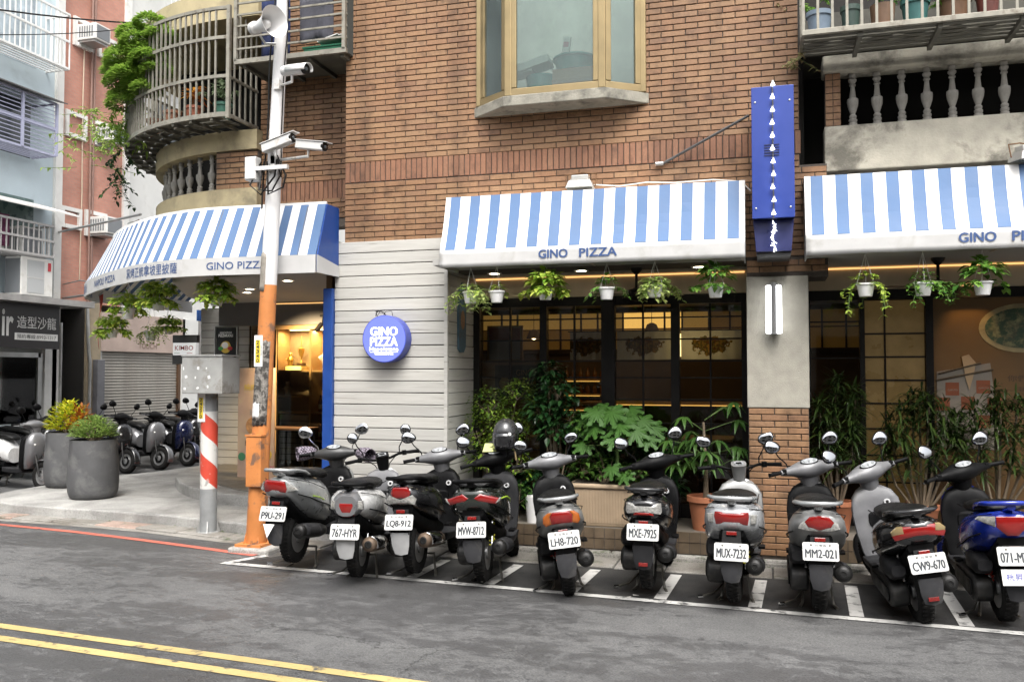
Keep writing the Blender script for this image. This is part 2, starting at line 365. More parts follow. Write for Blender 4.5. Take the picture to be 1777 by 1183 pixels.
# entrance podium: curved granite step with a dark deck on top
POD = [(-4.3,9.06),(-5.2,9.06),(-5.87,9.14),(-6.5,9.30),(-7.05,9.62),(-7.55,10.05),(-7.95,10.5),(-8.28,11.0),(-8.5,11.5),(-8.6,12.2)]
mb = MB(); mb.prism(POD + [(-8.6,14.5),(-4.3,14.5)], .1, .255); pod = struct('entrance_step', mb, M_TERR, bevel=.02); OFF[pod] = (0,0,0)
POD2 = [(x+ (.22 if x > -7 else .3), y+.2) for x, y in POD[:-1]] + [(-8.3,12.3)]
POD2[0] = (-4.32, POD2[0][1])
mb = MB(); mb.prism(POD2 + [(-8.3,14.4),(-4.32,14.4)], .2, .272); obj('deck', mb, M_DECK, pod, bevel=.008)
for k, (x, y) in enumerate(((-.98,6.78),(-1.02,6.72),(.95,6.52),(-.35,6.83),(-2.25,6.86))):
    mb = MB(); mb.add([(-.02,-.006,0),(.018,-.01,.003),(.024,.008,.001),(-.012,.011,.004)], [(0,1,2,3)]); mb.add([(-.02,-.006,.001),(-.012,.011,.005),(-.026,.012,.006)], [(0,1,2)]); mb.xf(Matrix.Translation((x,y,.006)) @ Matrix.Rotation(k*1.3,4,'Z'))
    tag(obj('paper_scrap', mb, mat('scrap_paper', (.6,.58,.54), .8), fix=False), ('tiny white paper scrap behind the glossy black scooter, left one', 'tiny white paper scrap behind the glossy black scooter, right one', 'tiny white paper scrap between the silver and the leaning scooter', 'tiny white paper scrap behind the white scooter with red bar light', 'tiny white paper scrap behind the lime-trimmed scooter')[k], 'litter', 'paper scraps on the asphalt')
# ================================================================ corner building: materials
def m_brick(name, pal, island=False):
    m, nt, b, n, l = nodes_of(name)
    if island: g = n.new('ShaderNodeNewGeometry'); rnd = g.outputs['Random Per Island']; mp = coords(n, l)
    else: g = n.new('ShaderNodeObjectInfo'); rnd = g.outputs['Random']; mp = coords(n, l, rand=True)
    r = ramp(n, [(i/(len(pal)-1), c) for i, c in enumerate(pal)]); l.new(rnd, r.inputs[0])
    t = tex_noise(n, l, mp, 5.5, 4, .6); r2 = ramp(n, [(.32, (.50,.47,.46)), (.47, (1,1,1))]); l.new(t.outputs[0], r2.inputs[0])
    c = mixc(n, l, .85, r.outputs[0], r2.outputs[0], 'MULTIPLY')
    t2 = tex_noise(n, l, mp, 60, 4, .7); r3 = ramp(n, [(.3, (.82,.82,.82)), (.7, (1.12,1.12,1.12))]); l.new(t2.outputs[0], r3.inputs[0])
    c = mixc(n, l, 1.0, c, r3.outputs[0], 'MULTIPLY')
    gp_ = n.new('ShaderNodeNewGeometry'); ms = n.new('ShaderNodeMapping'); ms.inputs['Scale'].default_value = (2.2,2.2,.30); l.new(gp_.outputs['Position'], ms.inputs[0])      # rain streaks and soot, fixed on the wall
    t4 = tex_noise(n, l, ms, 1.0, 7, .62); r4 = ramp(n, [(.36,(.66,.65,.64)),(.55,(1.02,1.02,1.02))]); l.new(t4.outputs[0], r4.inputs[0]); c = mixc(n, l, 1.0, c, r4.outputs[0], 'MULTIPLY'); l.new(c, b.inputs['Base Color'])
    b.inputs['Roughness'].default_value = .62; bump(n, l, b, t2.outputs[0], .2, .004); return m
PAL = [(0.2352, 0.1275, 0.0647), (0.2774, 0.1586, 0.0798), (0.2518, 0.1363, 0.0674), (0.2901, 0.1675, 0.0856), (0.2429, 0.1248, 0.0623), (0.2682, 0.1452, 0.0714), (0.2105, 0.1102, 0.0597), (0.2821, 0.1648, 0.0869), (0.2473, 0.1305, 0.0655)]
PALS = [(0.2322, 0.1081, 0.0598), (0.2518, 0.119, 0.0644), (0.2087, 0.0939, 0.0521), (0.2487, 0.1241, 0.0694)]
PALP = [(0.2427, 0.0868, 0.0314), (0.265, 0.1005, 0.0372), (0.2059, 0.0697, 0.0272), (0.2575, 0.0938, 0.0351), (0.2206, 0.0766, 0.0295)]
M_BR, M_BRS, M_BRM = m_brick('brick', PAL), m_brick('soldier_brick', PALS), m_brick('brick_mass', PAL, True)
M_BRP = m_brick('pillar_brick', PALP)
M_BRSM = m_brick('soldier_mass', PALS, True)
M_MORT = mat('mortar', (.075,.062,.052), .9, var=.3, vscale=20)
M_CONC = mat('concrete', (.40,.375,.31), .85, var=.22, vscale=5, bmp=.4, bscale=60, dirt=(.15,.14,.115), dscale=2.2, dlo=.50, dhi=.62)
M_CONC2 = mat('plaster_pillar', (.335,.315,.265), .85, var=.14, vscale=9, bmp=.5, bscale=110)
M_BALUS = mat('baluster_cement', (.30,.285,.255), .8, var=.25, vscale=7, bmp=.2, dirt=(.09,.088,.075), dscale=6, dlo=.55, dhi=.75)
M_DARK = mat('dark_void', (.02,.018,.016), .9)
def m_board():
    m, nt, b, n, l = nodes_of('whitewashed_board'); mp = coords(n, l, (.35, 1, 6.5), rand=True)
    t = tex_noise(n, l, mp, 4.5, 8, .62, 1.1); r = ramp(n, [(.29, (.25,.238,.21)), (.36, (.40,.388,.36)), (.6, (.465,.455,.425)), (.75, (.42,.41,.38))]); l.new(t.outputs[0], r.inputs[0])
    g = n.new('ShaderNodeObjectInfo'); r2 = ramp(n, [(0, (.86,.86,.86)), (1, (1.08,1.07,1.05))]); l.new(g.outputs['Random'], r2.inputs[0])
    c = mixc(n, l, 1.0, r.outputs[0], r2.outputs[0], 'MULTIPLY'); l.new(c, b.inputs['Base Color']); b.inputs['Roughness'].default_value = .7
    bump(n, l, b, t.outputs[0], .35, .006); return m
M_BOARD = m_board()
M_BLACK = mat('black_frame', (.008,.007,.0065), .4, var=.2, spec=.2)
M_SOFF = mat('soffit', (.36,.35,.33), .8, var=.06)
M_HEAD = mat('header_plaster', (.50,.42,.30), .8, var=.1)
M_WINGL = glass('shop_glass', (.72,.73,.70), 0, refl=1.0)
M_BLUE = mat('blue_paint', (.012,.055,.24), .4, var=.1)
M_TILE = mat('brown_tile', (.105,.075,.047), .5, var=.35, vscale=4, rand=True, bmp=.2)
M_GOLD = mat('bronze_aluminium', (.27,.205,.105), .42, .6, var=.12, vscale=5)
F = 8.15
BLD = thing('brick_building', 'brown brick corner building with striped awnings and a bay window', 'building', (-2.0, 8.5, 0))
wall = obj('wall', MB().box(-4.165,-2.73, 8.158,8.6, 3.0,6.6).box(-1.07,.30, 8.158,8.6, 2.72,6.6).box(-2.73,-1.07, 8.158,8.6, 2.72,4.27)
           .box(-3.0,-2.731, 8.159,8.6, 2.721,3.0).box(.30,.53, 8.16,8.6, 2.56,3.56).box(-.165,.30,8.159,8.6,2.56,2.72).box(-.160,.355, 8.16,8.66, .06,1.395), M_MORT, BLD)
L, Hc = .224, .0567; J = .008
bricks = []                      # (x, z, width, height, kind)
def course_rows(x0, x1, z0, z1, up, holes=(), phase=0):
    z = z0 if up else z1; k = phase
    while (z + Hc <= z1 + .001) if up else (z - Hc >= z0 - .001):
        za = z if up else z - Hc; zb = za + Hc
        x = x0 - (L/2 if k % 2 else 0)
        while x < x1 - .01:
            a, b = max(x, x0), min(x+L, x1); segs = [(a, b)]
            for hx0, hx1, hz0, hz1 in holes:
                if zb > hz0 + .01 and za < hz1 - .01:
                    ns = []
                    for s0, s1 in segs:
                        if s1 <= hx0 or s0 >= hx1: ns.append((s0, s1)); continue
                        if s0 < hx0: ns.append((s0, hx0))
                        if s1 > hx1: ns.append((hx1, s1))
                    segs = ns
            for s0, s1 in segs:
                if s1 - s0 > .03: bricks.append((s0, za, s1-s0-J, Hc-J, 0))
            x += L
        z += Hc if up else -Hc; k += 1
HOLE = [(-2.73,-1.07,4.27,7)]
course_rows(-4.165, .30, 3.87, 6.5, True, HOLE)
course_rows(-4.165, .53, 2.72, 3.655, False, [(-4.2,-3.0,2,3.04),(.30,.6,3.56,5)])
course_rows(-.165, .53, 2.575, 2.72, False)
x = -4.165
while x < .30: bricks.append((x, 3.655+.004, .0567-J, .215-J, 1)); x += .0567
course_rows(-.16, .355, .065, 1.395, False)
n_main = len(bricks)
def hidden(b):
    x, z, bw, bh, k = b; cx_, cz = x+bw/2, z+bh/2; px, py = pj((cx_, F, cz))
    if py < -2 or px > 1790: return True
    if z < 3.36 and (x < -3.0 or x < -.2 or x > .32) and z > 2.6 and not (x < -2.9): return True
    return (1302 < px < 1380 and 150 < py < 445)
def pxarea(b):
    x, z, bw, bh, k = b; p0 = pj((x, F, z)); p1 = pj((x+bw, F, z+bh)); return abs((p1[0]-p0[0])*(p1[1]-p0[1]))
order = sorted([b for b in bricks if not hidden(b) and b[4] == 0 and b[2] > .15], key=pxarea, reverse=True)
single = set(order[:290])
me_cache = {}
def brick_mesh(bw, bh, mt):
    key = (round(bw, 3), round(bh, 3), mt.name)
    if key not in me_cache:
        c = .0035; mb = MB(); a, d = bw/2, bh/2     # chamfered front face
        mb.add([(-a,0,-d),(a,0,-d),(a,0,d),(-a,0,d),(-a+c,-.012,-d+c),(a-c,-.012,-d+c),(a-c,-.012,d-c),(-a+c,-.012,d-c),(-a,-.008,-d),(a,-.008,-d),(a,-.008,d),(-a,-.008,d)],
               [(4,5,6,7),(8,9,5,4),(9,10,6,5),(10,11,7,6),(11,8,4,7),(0,1,9,8),(1,2,10,9),(2,3,11,10),(3,0,8,11)])
        me_cache[key] = mesh_of('brick', mb, mt)
    return me_cache[key]
rest = MB(); rest_s = MB()
for b in bricks:
    x, z, bw, bh, k = b; c = (x+bw/2+J/2, F+.009, z+bh/2+J/2); jit = Matrix.Rotation(random.gauss(0,.003), 4, 'Y')
    vis = pj(c)
    if b in single:
        inst('brick', brick_mesh(bw, bh, M_BRP if (z < 1.4 and x > -.2) else M_BR), wall, Matrix.Translation((c[0], c[1]+random.uniform(-.0015,.0015), c[2])) @ jit)
    elif k == 1 and not hidden(b):
        inst('soldier_brick', brick_mesh(bw, bh, M_BRS), wall, Matrix.Translation((c[0], c[1]+random.uniform(-.001,.002), c[2])))
    else:
        mm = brick_mesh(bw, bh, M_BRM); (rest_s if k else rest).add([(v.co.x+c[0], v.co.y+c[1]+random.uniform(-.0001,.0001), v.co.z+c[2]) for v in mm.vertices], [tuple(p.vertices) for p in mm.polygons])
stuff(obj('brickwork', rest, M_BRM, BLD, fix=False))
if rest_s.v: stuff(obj('soldier_course', rest_s, M_BRSM, BLD, fix=False))
# plastered middle of the pillar
obj('pillar_face', MB().box(-.168,.362, 8.146,8.66, 1.40,2.572), M_CONC2, BLD, bevel=.006)
# floor slab of the recess, tiled plinth, soffit, header
for a, b in ((-3.04,-.17),(.362,5)): obj('recess_floor', MB().box(a,b, 8.175,8.94, .03,.262), M_DECK, BLD)
pl = obj('plinth', MB().box(-3.04,-.17, 8.162,8.175, .04,.258).box(.362,5, 8.162,8.175,.04,.258), M_MORT, BLD)
tm = None
for (xa, xb) in ((-3.03,-.18),(.37,2.6)):
    x = xa; 
    while x < xb - .05:
        for r_ in range(2):
            mb = MB(); mb.box(-.045,.045,-.008,0,-.046,.046); tm = tm or mesh_of('tile', mb, M_TILE)
            inst('tile', tm, pl, Matrix.Translation((x+.048, 8.163+random.uniform(-.002,.001), .065+.05+r_*.1)))
        x += .0975
for a, b in ((-3.015,-.175),(.365,5)): obj('soffit', MB().box(a,b, 7.70,8.96, 2.722,2.78), M_SOFF, BLD)
for a, b in ((-3.04,-.165),(.36,5)): obj('header', MB().box(a,b, 8.94,9.05, 2.50,2.722), M_HEAD, BLD)
M_COVE = mat('cove_light', (1,.62,.2), .5, emit=.55, ecol=(1,.55,.2), lamp=True)
for a, b in ((-3.0,-.2),(.4,5)): obj('cove_light', MB().box(a,b, 8.925,8.939, 2.700,2.714), M_COVE, BLD)
# pale wooden cladding: front boards and the boards of the return
clad = obj('cladding', MB().box(-4.255,-3.045, 8.155,8.92, .05,3.035), M_MORT, BLD)
bh = .1185; z = 3.05 - bh
while z > .1:
    mb = MB(); mb.box(-.61,.61,-.028,0,-bh/2+.004,bh/2-.004)
    M4 = Matrix.Translation((-3.65+random.uniform(-.003,.003), 8.153+random.uniform(-.003,.002), z+bh/2)) @ Matrix.Rotation(random.gauss(0,.0016), 4, 'Y')
    o = inst('board', mesh_of('board', mb, M_BOARD), clad, M4); b_ = o.modifiers.new('b', 'BEVEL'); b_.width = .004; b_.segments = 2
    mb = MB(); mb.box(-.395,.395,-.02,0,-bh/2+.004,bh/2-.004)
    M4 = Matrix.Translation((-3.045+random.uniform(-.001,.002), 8.15+.395, z+bh/2+random.uniform(-.002,.002))) @ Matrix.Rotation(R(90), 4, 'Z')
    inst('board', mesh_of('board', mb, M_BOARD), clad, M4); z -= bh
obj('corner_trim', MB().box(-3.058,-3.022, 8.118,8.16, .06,3.04), M_BOARD, BLD)
obj('blue_board', MB().box(-4.372,-4.262, 8.08,8.30, .13,2.575), M_BLUE, BLD, bevel=.01)

# ---------------------------------------------------------------- shop windows of the recess
WY = 8.965
def bar(mb, x0, x1, z0, z1, y0=WY-.03, y1=WY+.05): mb.box(x0, x1, y0, y1, z0, z1)
win = obj('window_frame', MB().box(-3.04,-.165, WY-.03,WY+.05, 2.405,2.50), M_BLACK, BLD); obj('bottom_rail', MB().box(-3.04,-.165, WY-.03,WY+.05,.262,.40), M_BLACK, win)
posts = [(-3.038,-2.955),(-2.29,-2.215),(-1.635,-1.495),(-.925,-.84),(-.235,-.166)]
for a, b in posts: obj('post', MB().box(a, b, WY-.045,WY+.055, .27,2.498), M_BLACK, win)
for k in range(4):
    a, b = posts[k][1], posts[k+1][0]; mid = (a+b)/2
    obj('pane', MB().box(a, b, WY+.004,WY+.010, .40,2.405), M_WINGL, win)
    obj('muntin', MB().box(mid-.009,mid+.009, WY-.012,WY+.026, .40,2.405), M_BLACK, win)
    for zz in (2.27, 2.05, 1.83, 1.66, 1.44, 1.2, .9):
        obj('muntin', MB().box(a, b, WY-.010,WY+.024, zz-.007,zz+.007), M_BLACK, win)
win2 = obj('window_frame', MB().box(.362,5, WY-.03,WY+.05, 2.405,2.50), M_BLACK, BLD); obj('bottom_rail', MB().box(.362,1.48, WY-.03,WY+.05,.262,.40), M_BLACK, win2)
for a, b in [(.362,.41),(.855,.90),(1.43,1.495)]: obj('post', MB().box(a, b, WY-.045,WY+.055, .27,2.498), M_BLACK, win2)
obj('pane', MB().box(.41,.855, WY+.004,WY+.010, .40,2.405), M_WINGL, win2)
for zz in (2.2, 1.85, 1.45, 1.0): obj('muntin', MB().box(.41,.855, WY-.01,WY+.024, zz-.006,zz+.006), M_BLACK, win2)
M_SHOJI = mat('amber_pane', (.19,.125,.045), .3, var=.4, vscale=2.5, emit=.012, ecol=(1,.62,.2))
zs = [.42,.68,.93,1.18,1.42,1.64,1.86,2.08,2.405]
for xa, xb in ((.90,1.075),(1.085,1.43)):
    for za, zb in zip(zs, zs[1:]): obj('pane', MB().box(xa+.005, xb-.005, WY+.004,WY+.012, za+.008, zb-.008), M_SHOJI, win2)
obj('muntin', MB().box(1.075,1.085, WY-.012,WY+.026, .40,2.405), M_BLACK, win2)
for zz in zs[1:-1]: obj('muntin', MB().box(.90,1.43, WY-.01,WY+.024, zz-.0075,zz+.0075), M_BLACK, win2)

# ---------------------------------------------------------------- the dining room behind the glass
M_ROOM = mat('room_wall', (.16,.10,.05), .8, var=.3, vscale=1.5)
M_ROOMF = mat('room_floor', (.06,.045,.03), .5, var=.3)
M_WOODD = mat('dark_wood', (.07,.035,.016), .45, var=.35, vscale=3)
M_WOODL = mat('honey_wood', (.42,.25,.10), .5, var=.2, vscale=4)
obj('room', MB().box(-4.25,5, 12.3,12.4, .26,2.75).box(-4.35,-4.27, 8.94,12.4, .05,2.75).box(4.9,5, 8.6,12.3,.26,2.75), M_ROOM, BLD)
obj('room_floor', MB().box(-4.27,4.9, 8.942,12.3, .2,.262), M_ROOMF, BLD)
obj('room_ceiling', MB().box(-4.27,4.9, 9.052,12.3, 2.62,2.75), M_WOODD, BLD)
M_AMB = [mat('amber_lit_%s' % k, (.9,.55,.15), .6, emit=e, ecol=(1,.56,.14)) for k, e in (('dim', .012), ('mid', .10), ('bright', .65))]
M_LAMPW = mat('lamp_warm', (1,.85,.55), .5, emit=9, ecol=(1,.72,.36), lamp=True)
# lit amber lattice panels high on the back wall, each its own pane
fr = obj('lattice_frame', MB().box(-4.1,1.2, 12.22,12.298, 1.98,2.03).box(-4.1,1.2, 12.22,12.298, 2.55,2.60), M_WOODD, BLD)
x = -4.0; k = 0
while x < 1.1:
    wd = [.30,.24,.36,.28][k % 4]; lv = 2 if -1.95 < x < -1.2 else (1 if x < -.9 else 0)
    obj('pane', MB().box(x, x+wd-.025, 12.26,12.285, 2.33,2.545), M_AMB[lv], fr)
    obj('pane', MB().box(x, x+wd-.025, 12.26,12.285, 2.04,2.31), M_AMB[max(0, lv-1)], fr)
    obj('lattice_bar', MB().box(x+wd-.025, x+wd, 12.23,12.297, 2.03,2.55), M_WOODD, fr); x += wd; k += 1
# ================================================================ things in the dining room, seen through the glass
def m_curtain():
    m, nt, b, n, l = nodes_of('printed_curtain'); tc = n.new('ShaderNodeTexCoord'); mp = n.new('ShaderNodeMapping'); mp.inputs['Scale'].default_value = (2.6,1,5.2); mp.inputs['Location'].default_value = (0,0,0); l.new(tc.outputs['Object'], mp.inputs[0])
    ln = n.new('ShaderNodeVectorMath'); ln.operation = 'LENGTH'; l.new(mp.outputs[0], ln.inputs[0]); t = tex_noise(n, l, coords(n, l), 16, 4, .6)
    ad = n.new('ShaderNodeMath'); ad.operation = 'SUBTRACT'; l.new(t.outputs[0], ad.inputs[0]); l.new(ln.outputs['Value'], ad.inputs[1]); r = ramp(n, [(.0, 0.0), (.06, 1.0)]); l.new(ad.outputs[0], r.inputs[0])
    t2 = tex_noise(n, l, coords(n, l), 34, 3); r2 = ramp(n, [(.4,(.10,.03,.015)),(.5,(.06,.07,.03)),(.6,(.22,.12,.03))]); l.new(t2.outputs[0], r2.inputs[0])
    c = mixc(n, l, r.outputs[0], (.50,.50,.51), r2.outputs[0]); l.new(c, b.inputs['Base Color']); b.inputs['Roughness'].default_value = .9
    tr = n.new('ShaderNodeBsdfTranslucent'); l.new(c, tr.inputs[0]); mx = n.new('ShaderNodeMixShader'); mx.inputs[0].default_value = .6; l.new(b.outputs[0], mx.inputs[1]); l.new(tr.outputs[0], mx.inputs[2]); l.new(mx.outputs[0], n['Material Output'].inputs[0]); return m
M_CURT = m_curtain()
def curtain(label, x0, x1, z0=1.845, z1=2.135):
    t = thing('cafe_curtain', label, 'curtain', ((x0+x1)/2, 9.04, (z0+z1)/2), group='printed half curtains in the middle window'); V = []; Fc = []; nx = 24
    for j in range(4):
        for i in range(nx+1): u = i/nx; V.append((x0+(x1-x0)*u, 9.045+.006*math.sin(u*30), z1+(z0-z1)*j/3))
    for j in range(3):
        for i in range(nx): Fc.append((j*(nx+1)+i, j*(nx+1)+i+1, (j+1)*(nx+1)+i+1, (j+1)*(nx+1)+i))
    obj('cloth', MB().add(V, Fc), M_CURT, t, smooth=180); obj('rod', MB().cyl((x0-.02,9.045,z1+.006),(x1+.02,9.045,z1+.006),.006,n=8), M_BLACK, t, smooth=60)
curtain('pale flower-printed half curtain in the second pane of the middle window', -1.99, -1.64); curtain('pale flower-printed half curtain in the third pane of the middle window', -1.49, -.93); curtain('pale flower-printed half curtain in the last pane beside the pillar', -.835, -.24)
M_MENU = mat('menu_lit', (1,.88,.55), .5, emit=3.0, ecol=(1,.70,.28), lamp=True)
t = thing('menu_light', 'bright lit menu panel glowing behind the pane beside the pillar', 'light panel', (-.72,9.3,1.8)); obj('panel', MB().box(-.88,-.52,9.36,9.38,1.88,2.12), M_MENU, t); obj('frame', MB().box(-.90,-.50,9.385,9.41,1.86,2.14), M_WOODD, t)
for q in range(6): obj('menu_line', MB().box(-.84,-.60,9.353,9.359,1.90+q*.035,1.904+q*.035), M_WOODD, t)
def pendant(label, x, y, z):
    t = thing('pendant_lamp', label, 'lamp', (x,y,z)); obj('shade', MB().lathe([(.02,.12),(.06,.10),(.10,.0),(.095,.0)], (x,y,z), 18), M_WOODD, t, smooth=50); obj('bulb', MB().lathe([(.01,.06),(.03,.03),(.028,.0),(.008,-.012)], (x,y,z), 12), M_LAMPW, t, smooth=60); obj('cord', MB().cyl((x,y,z+.12),(x,y,2.62),.004,n=6), M_BLACK, t)
for i, (x, y, z, wh) in enumerate(((-2.9,11.0,2.15,'leftmost'),(-2.0,11.2,2.12,'second'),(-1.35,10.8,2.2,'third'),(-.2,11.2,2.1,'rightmost'))): pendant('warm pendant lamp in the dining room, %s' % wh, x, y, z)
t = thing('bar_counter', 'dark bar counter with a bright edge in the dining room', 'counter', (-1.4,10.9,.262)); obj('front', MB().box(-2.2,.1,10.9,11.3,.264,1.30), M_WOODD, t); obj('top', MB().box(-2.25,.15,10.85,11.35,1.302,1.34), M_WOODL, t); obj('edge_light', MB().box(-2.0,-.2,10.842,10.849,1.306,1.318), M_AMB[2], t)
t = thing('bottle_shelf', 'lit shelves with rows of amber bottles at the back', 'shelf', (-2.4,12.0,.8))
for q in range(4):
    s_ = obj('shelf', MB().box(-2.75,-2.15,11.9,12.2,1.0+q*.2,1.02+q*.2), M_WOODL, t); obj('shelf_reflection', MB().box(-2.7,-2.2,11.89,11.899,.985+q*.2,.996+q*.2), M_AMB[2], t)  # glowing bars stand in for amber reflections along the shelves
    for k in range(6): obj('bottle', MB().lathe([(.03,0),(.03,.09),(.01,.12),(.01,.16)], (-2.7+k*.1,12.05,1.021+q*.2), 10), mat('amber_bottle', (.30,.12,.02), .1, coat=.5), s_, smooth=50)
t = thing('framed_picture', 'framed red and white picture on the wall inside the left pane', 'picture', (-2.95,10.2,1.9)); obj('frame', MB().box(-3.28,-2.83,10.2,10.23,1.84,2.28), M_WOODL, t); obj('print', MB().box(-3.25,-2.86,10.192,10.198,1.87,2.25), mat('print_cream', (.42,.38,.32), .6, var=.15, vscale=5), t); obj('red_band', MB().box(-3.25,-2.86,10.186,10.191,2.10,2.25), mat('print_red', (.36,.07,.03), .6), t)
t = thing('chalkboard', 'black chalkboard with pizza lettering inside the left pane', 'sign', (-2.8,9.9,1.4)); obj('board', MB().box(-3.1,-2.52,9.95,9.98,1.42,1.80), mat('chalk_black', (.012,.012,.011), .7), t)
for s_, x_, z_, w_, h_ in (('GINO', -2.74,1.71,.20,.07), ('PIZZA', -2.72,1.61,.26,.08)): q = text_mb(s_, w_, h_, .02); q.xf(facing((x_,9.948,z_))); obj('lettering', q, mat('chalk_orange', (.45,.25,.10), .8), t, fix=False)
obj('drawing', MB().prism(ell(.07,.075,-2.98,1.58), 9.945, 9.9495, 'y'), mat('chalk_yellow', (.40,.26,.06), .8, var=.3), t)
for i, (x, y) in enumerate(((-2.2,9.7),(-.7,9.8))):
    t = thing('dining_table', 'small dining table behind the %s of the middle window' % ('left half','right half')[i], 'table', (x,y,.262)); obj('top', MB().box(x-.35,x+.35,y-.3,y+.3,.98,1.01), M_WOODL, t, bevel=.005); obj('leg', MB().cyl((x,y,.264),(x,y,.98),.03,n=10), M_BLACK, t, smooth=60)
    for sx in (-1,1):
        c = thing('chair', 'wooden chair at the %s of the dining table behind the %s' % (('left','right')[sx>0], ('left panes','right panes')[i]), 'chair', (x+sx*.55,y,.262)); obj('seat', MB().box(x+sx*.55-.2,x+sx*.55+.2,y-.2,y+.2,.70,.73), M_WOODD, c); obj('backrest', MB().box(x+sx*.74-.015,x+sx*.74+.015,y-.2,y+.2,.73,1.18), M_WOODD, c)
        for ax in (-.17,.17):
            for ay in (-.17,.17): obj('leg', MB().box(x+sx*.55+ax-.015,x+sx*.55+ax+.015,y+ay-.015,y+ay+.015,.263,.70), M_WOODD, c)
room_l = bpy.data.lights.new('room_lamp', 'AREA'); room_l.energy = 3.5; room_l.color = (1,.66,.32); room_l.shape = 'RECTANGLE'; room_l.size = 3.4; room_l.size_y = 1.6
ro = bpy.data.objects.new('room_lamp', room_l); COL.objects.link(ro); ro.location = (-1.6,10.9,2.6)
# printed wall panel in the right bay
PP = thing('wall_poster', 'large brown printed panel with pizza and chequered paper at the right', 'poster', (2.2,9.0,.4))
obj('panel', MB().box(1.497,4.0,8.99,9.01,.27,2.405), mat('poster_brown', (.13,.068,.018), .6, var=.2, vscale=1.5), PP)
m_p = mat('pizza_print', (.16,.15,.07), .6, var=.7, vscale=20, dirt=(.03,.06,.03), dscale=12, dlo=.45, dhi=.55)
obj('pizza_crust', MB().prism([(a, b) for a, b in ell(.36,.225,2.25,2.12,32)], 8.985, 8.9895, 'y'), mat('crust_print', (.30,.24,.12), .6, var=.3, vscale=12), PP); obj('pizza_topping', MB().prism(ell(.31,.185,2.25,2.12,32), 8.981, 8.9845, 'y'), m_p, PP)
M_OR = mat('print_orange', (.22,.06,.02), .6, var=.1); M_CRM = mat('print_pale', (.24,.205,.165), .6, var=.12)
obj('paper', MB().prism([(1.52,1.02),(2.06,1.0),(1.98,1.80),(1.53,1.72)], 8.983, 8.9895, 'y'), M_CRM, PP)
for k, (x, z) in enumerate(((1.60,1.50),(1.86,1.52),(1.52,1.36),(1.73,1.37),(1.95,1.36),(1.86,1.20))): obj('square', MB().box(x,x+.115,8.9795,8.9825,z,z+.12), M_OR, PP)
for k, (x, z) in enumerate(((1.66,1.56),(1.92,1.58),(2.005,1.42))): q = text_mb('CAPUTO', .085, .016, .01); q.xf(facing((x,8.979,z-.01))); obj('lettering', q, M_CRM, PP, fix=False)
for (x0,z0,x1,z1) in ((1.54,1.70,1.90,1.80),(1.52,1.64,2.0,1.74),(1.62,1.20,2.02,1.14)): obj('utensil', MB().tube([(x0,8.976,z0),(x1,8.976,z1)], .010, 6), mat('print_dark', (.04,.03,.02), .6), PP)
obj('hand', MB().prism([(1.74,1.86),(1.80,1.88),(1.86,1.80),(1.83,1.66),(1.80,1.55),(1.77,1.66)], 8.972, 8.9755, 'y'), mat('print_skin', (.40,.28,.16), .6), PP)
for k, s_ in enumerate(('你們知道嗎', '我們的', '手工麵糰', '發酵')): q = text_mb(s_, .10*len(s_)*.8, .06 if k == 0 else .045, 0); q.xf(facing((2.32,8.989,1.66-k*.10))); obj('lettering', q, mat('print_ink', (.06,.03,.015), .6), PP, fix=False)
sp_ = bpy.data.lights.new('poster_spot', 'SPOT'); sp_.energy = 9; sp_.color = (1,.6,.22); sp_.spot_size = R(55); sp_.spot_blend = .8; sp_.shadow_soft_size = .03
spo = bpy.data.objects.new('poster_spot', sp_); COL.objects.link(spo); spo.location = (1.80,8.80,2.70); spo.rotation_euler = (R(14),0,0)
# ceiling fans and the decorated board of the recess, unseen block added across the street
def fan(label, x, y):
    t = thing('ceiling_fan', label, 'ceiling fan', (x, y, 2.72)); obj('rod', MB().cyl((x,y,2.50),(x,y,2.70),.014,n=8), M_BLACK, t, smooth=60); obj('canopy', MB().lathe([(.06,2.722),(.055,2.70),(.02,2.66)], (x,y,0), 16), M_BLACK, t, smooth=50); obj('motor', MB().lathe([(.03,2.53),(.10,2.50),(.11,2.45),(.06,2.41),(.02,2.40)], (x,y,0), 20), M_BLACK, t, smooth=50)
    for q in range(4): mb = MB(); mb.box(.10,.46,-.05,.05,2.462,2.468); mb.xf(Matrix.Translation((x,y,0)) @ Matrix.Rotation(R(20+90*q),4,'Z')); obj('blade', mb, M_WOODD, t)
fan('dark ceiling fan under the middle awning', -1.20, 8.44); fan('dark ceiling fan under the right awning', 1.46, 8.44)
SBD = thing('decor_board', 'blue painted surfboard-shaped board on the side of the wooden cladding', 'board', (-3.0,8.5,1.9)); P_ = [(8.40+.0,1.95),(8.46,1.92),(8.56,1.92),(8.62,1.98),(8.63,2.35),(8.58,2.55),(8.51,2.64),(8.44,2.55),(8.39,2.35)]
obj('plank', MB().prism(P_, -3.022,-3.002,'x'), mat('board_blue', (.07,.13,.18), .6, var=.35, vscale=7), SBD, bevel=.004); obj('motif', MB().prism([(8.51+.06*math.cos(a), 2.25+.10*math.sin(a)) for a in [i*math.pi/8 for i in range(16)]], -3.0,-2.998,'x'), mat('board_motif', (.28,.16,.10), .7, var=.3, vscale=20), SBD)
OB = thing('unseen_opposite_building', 'unseen beige block added across the street for reflections, behind the viewpoint', 'building', (0,-6,0))  # unseen block, added for mirror and glass reflections and to dim front sky
obj('wall', MB().box(-26,26,-12,-5.2,0,6.6), mat('opposite_wall', (.30,.28,.25), .85, var=.2, vscale=1), OB)
for i in range(14):
    for j in range(2): w_ = obj('window', MB().box(-24+i*3.6,-22+i*3.6,-5.22,-5.16,1.0+j*3.0,2.6+j*3.0), M_BLACK, OB)
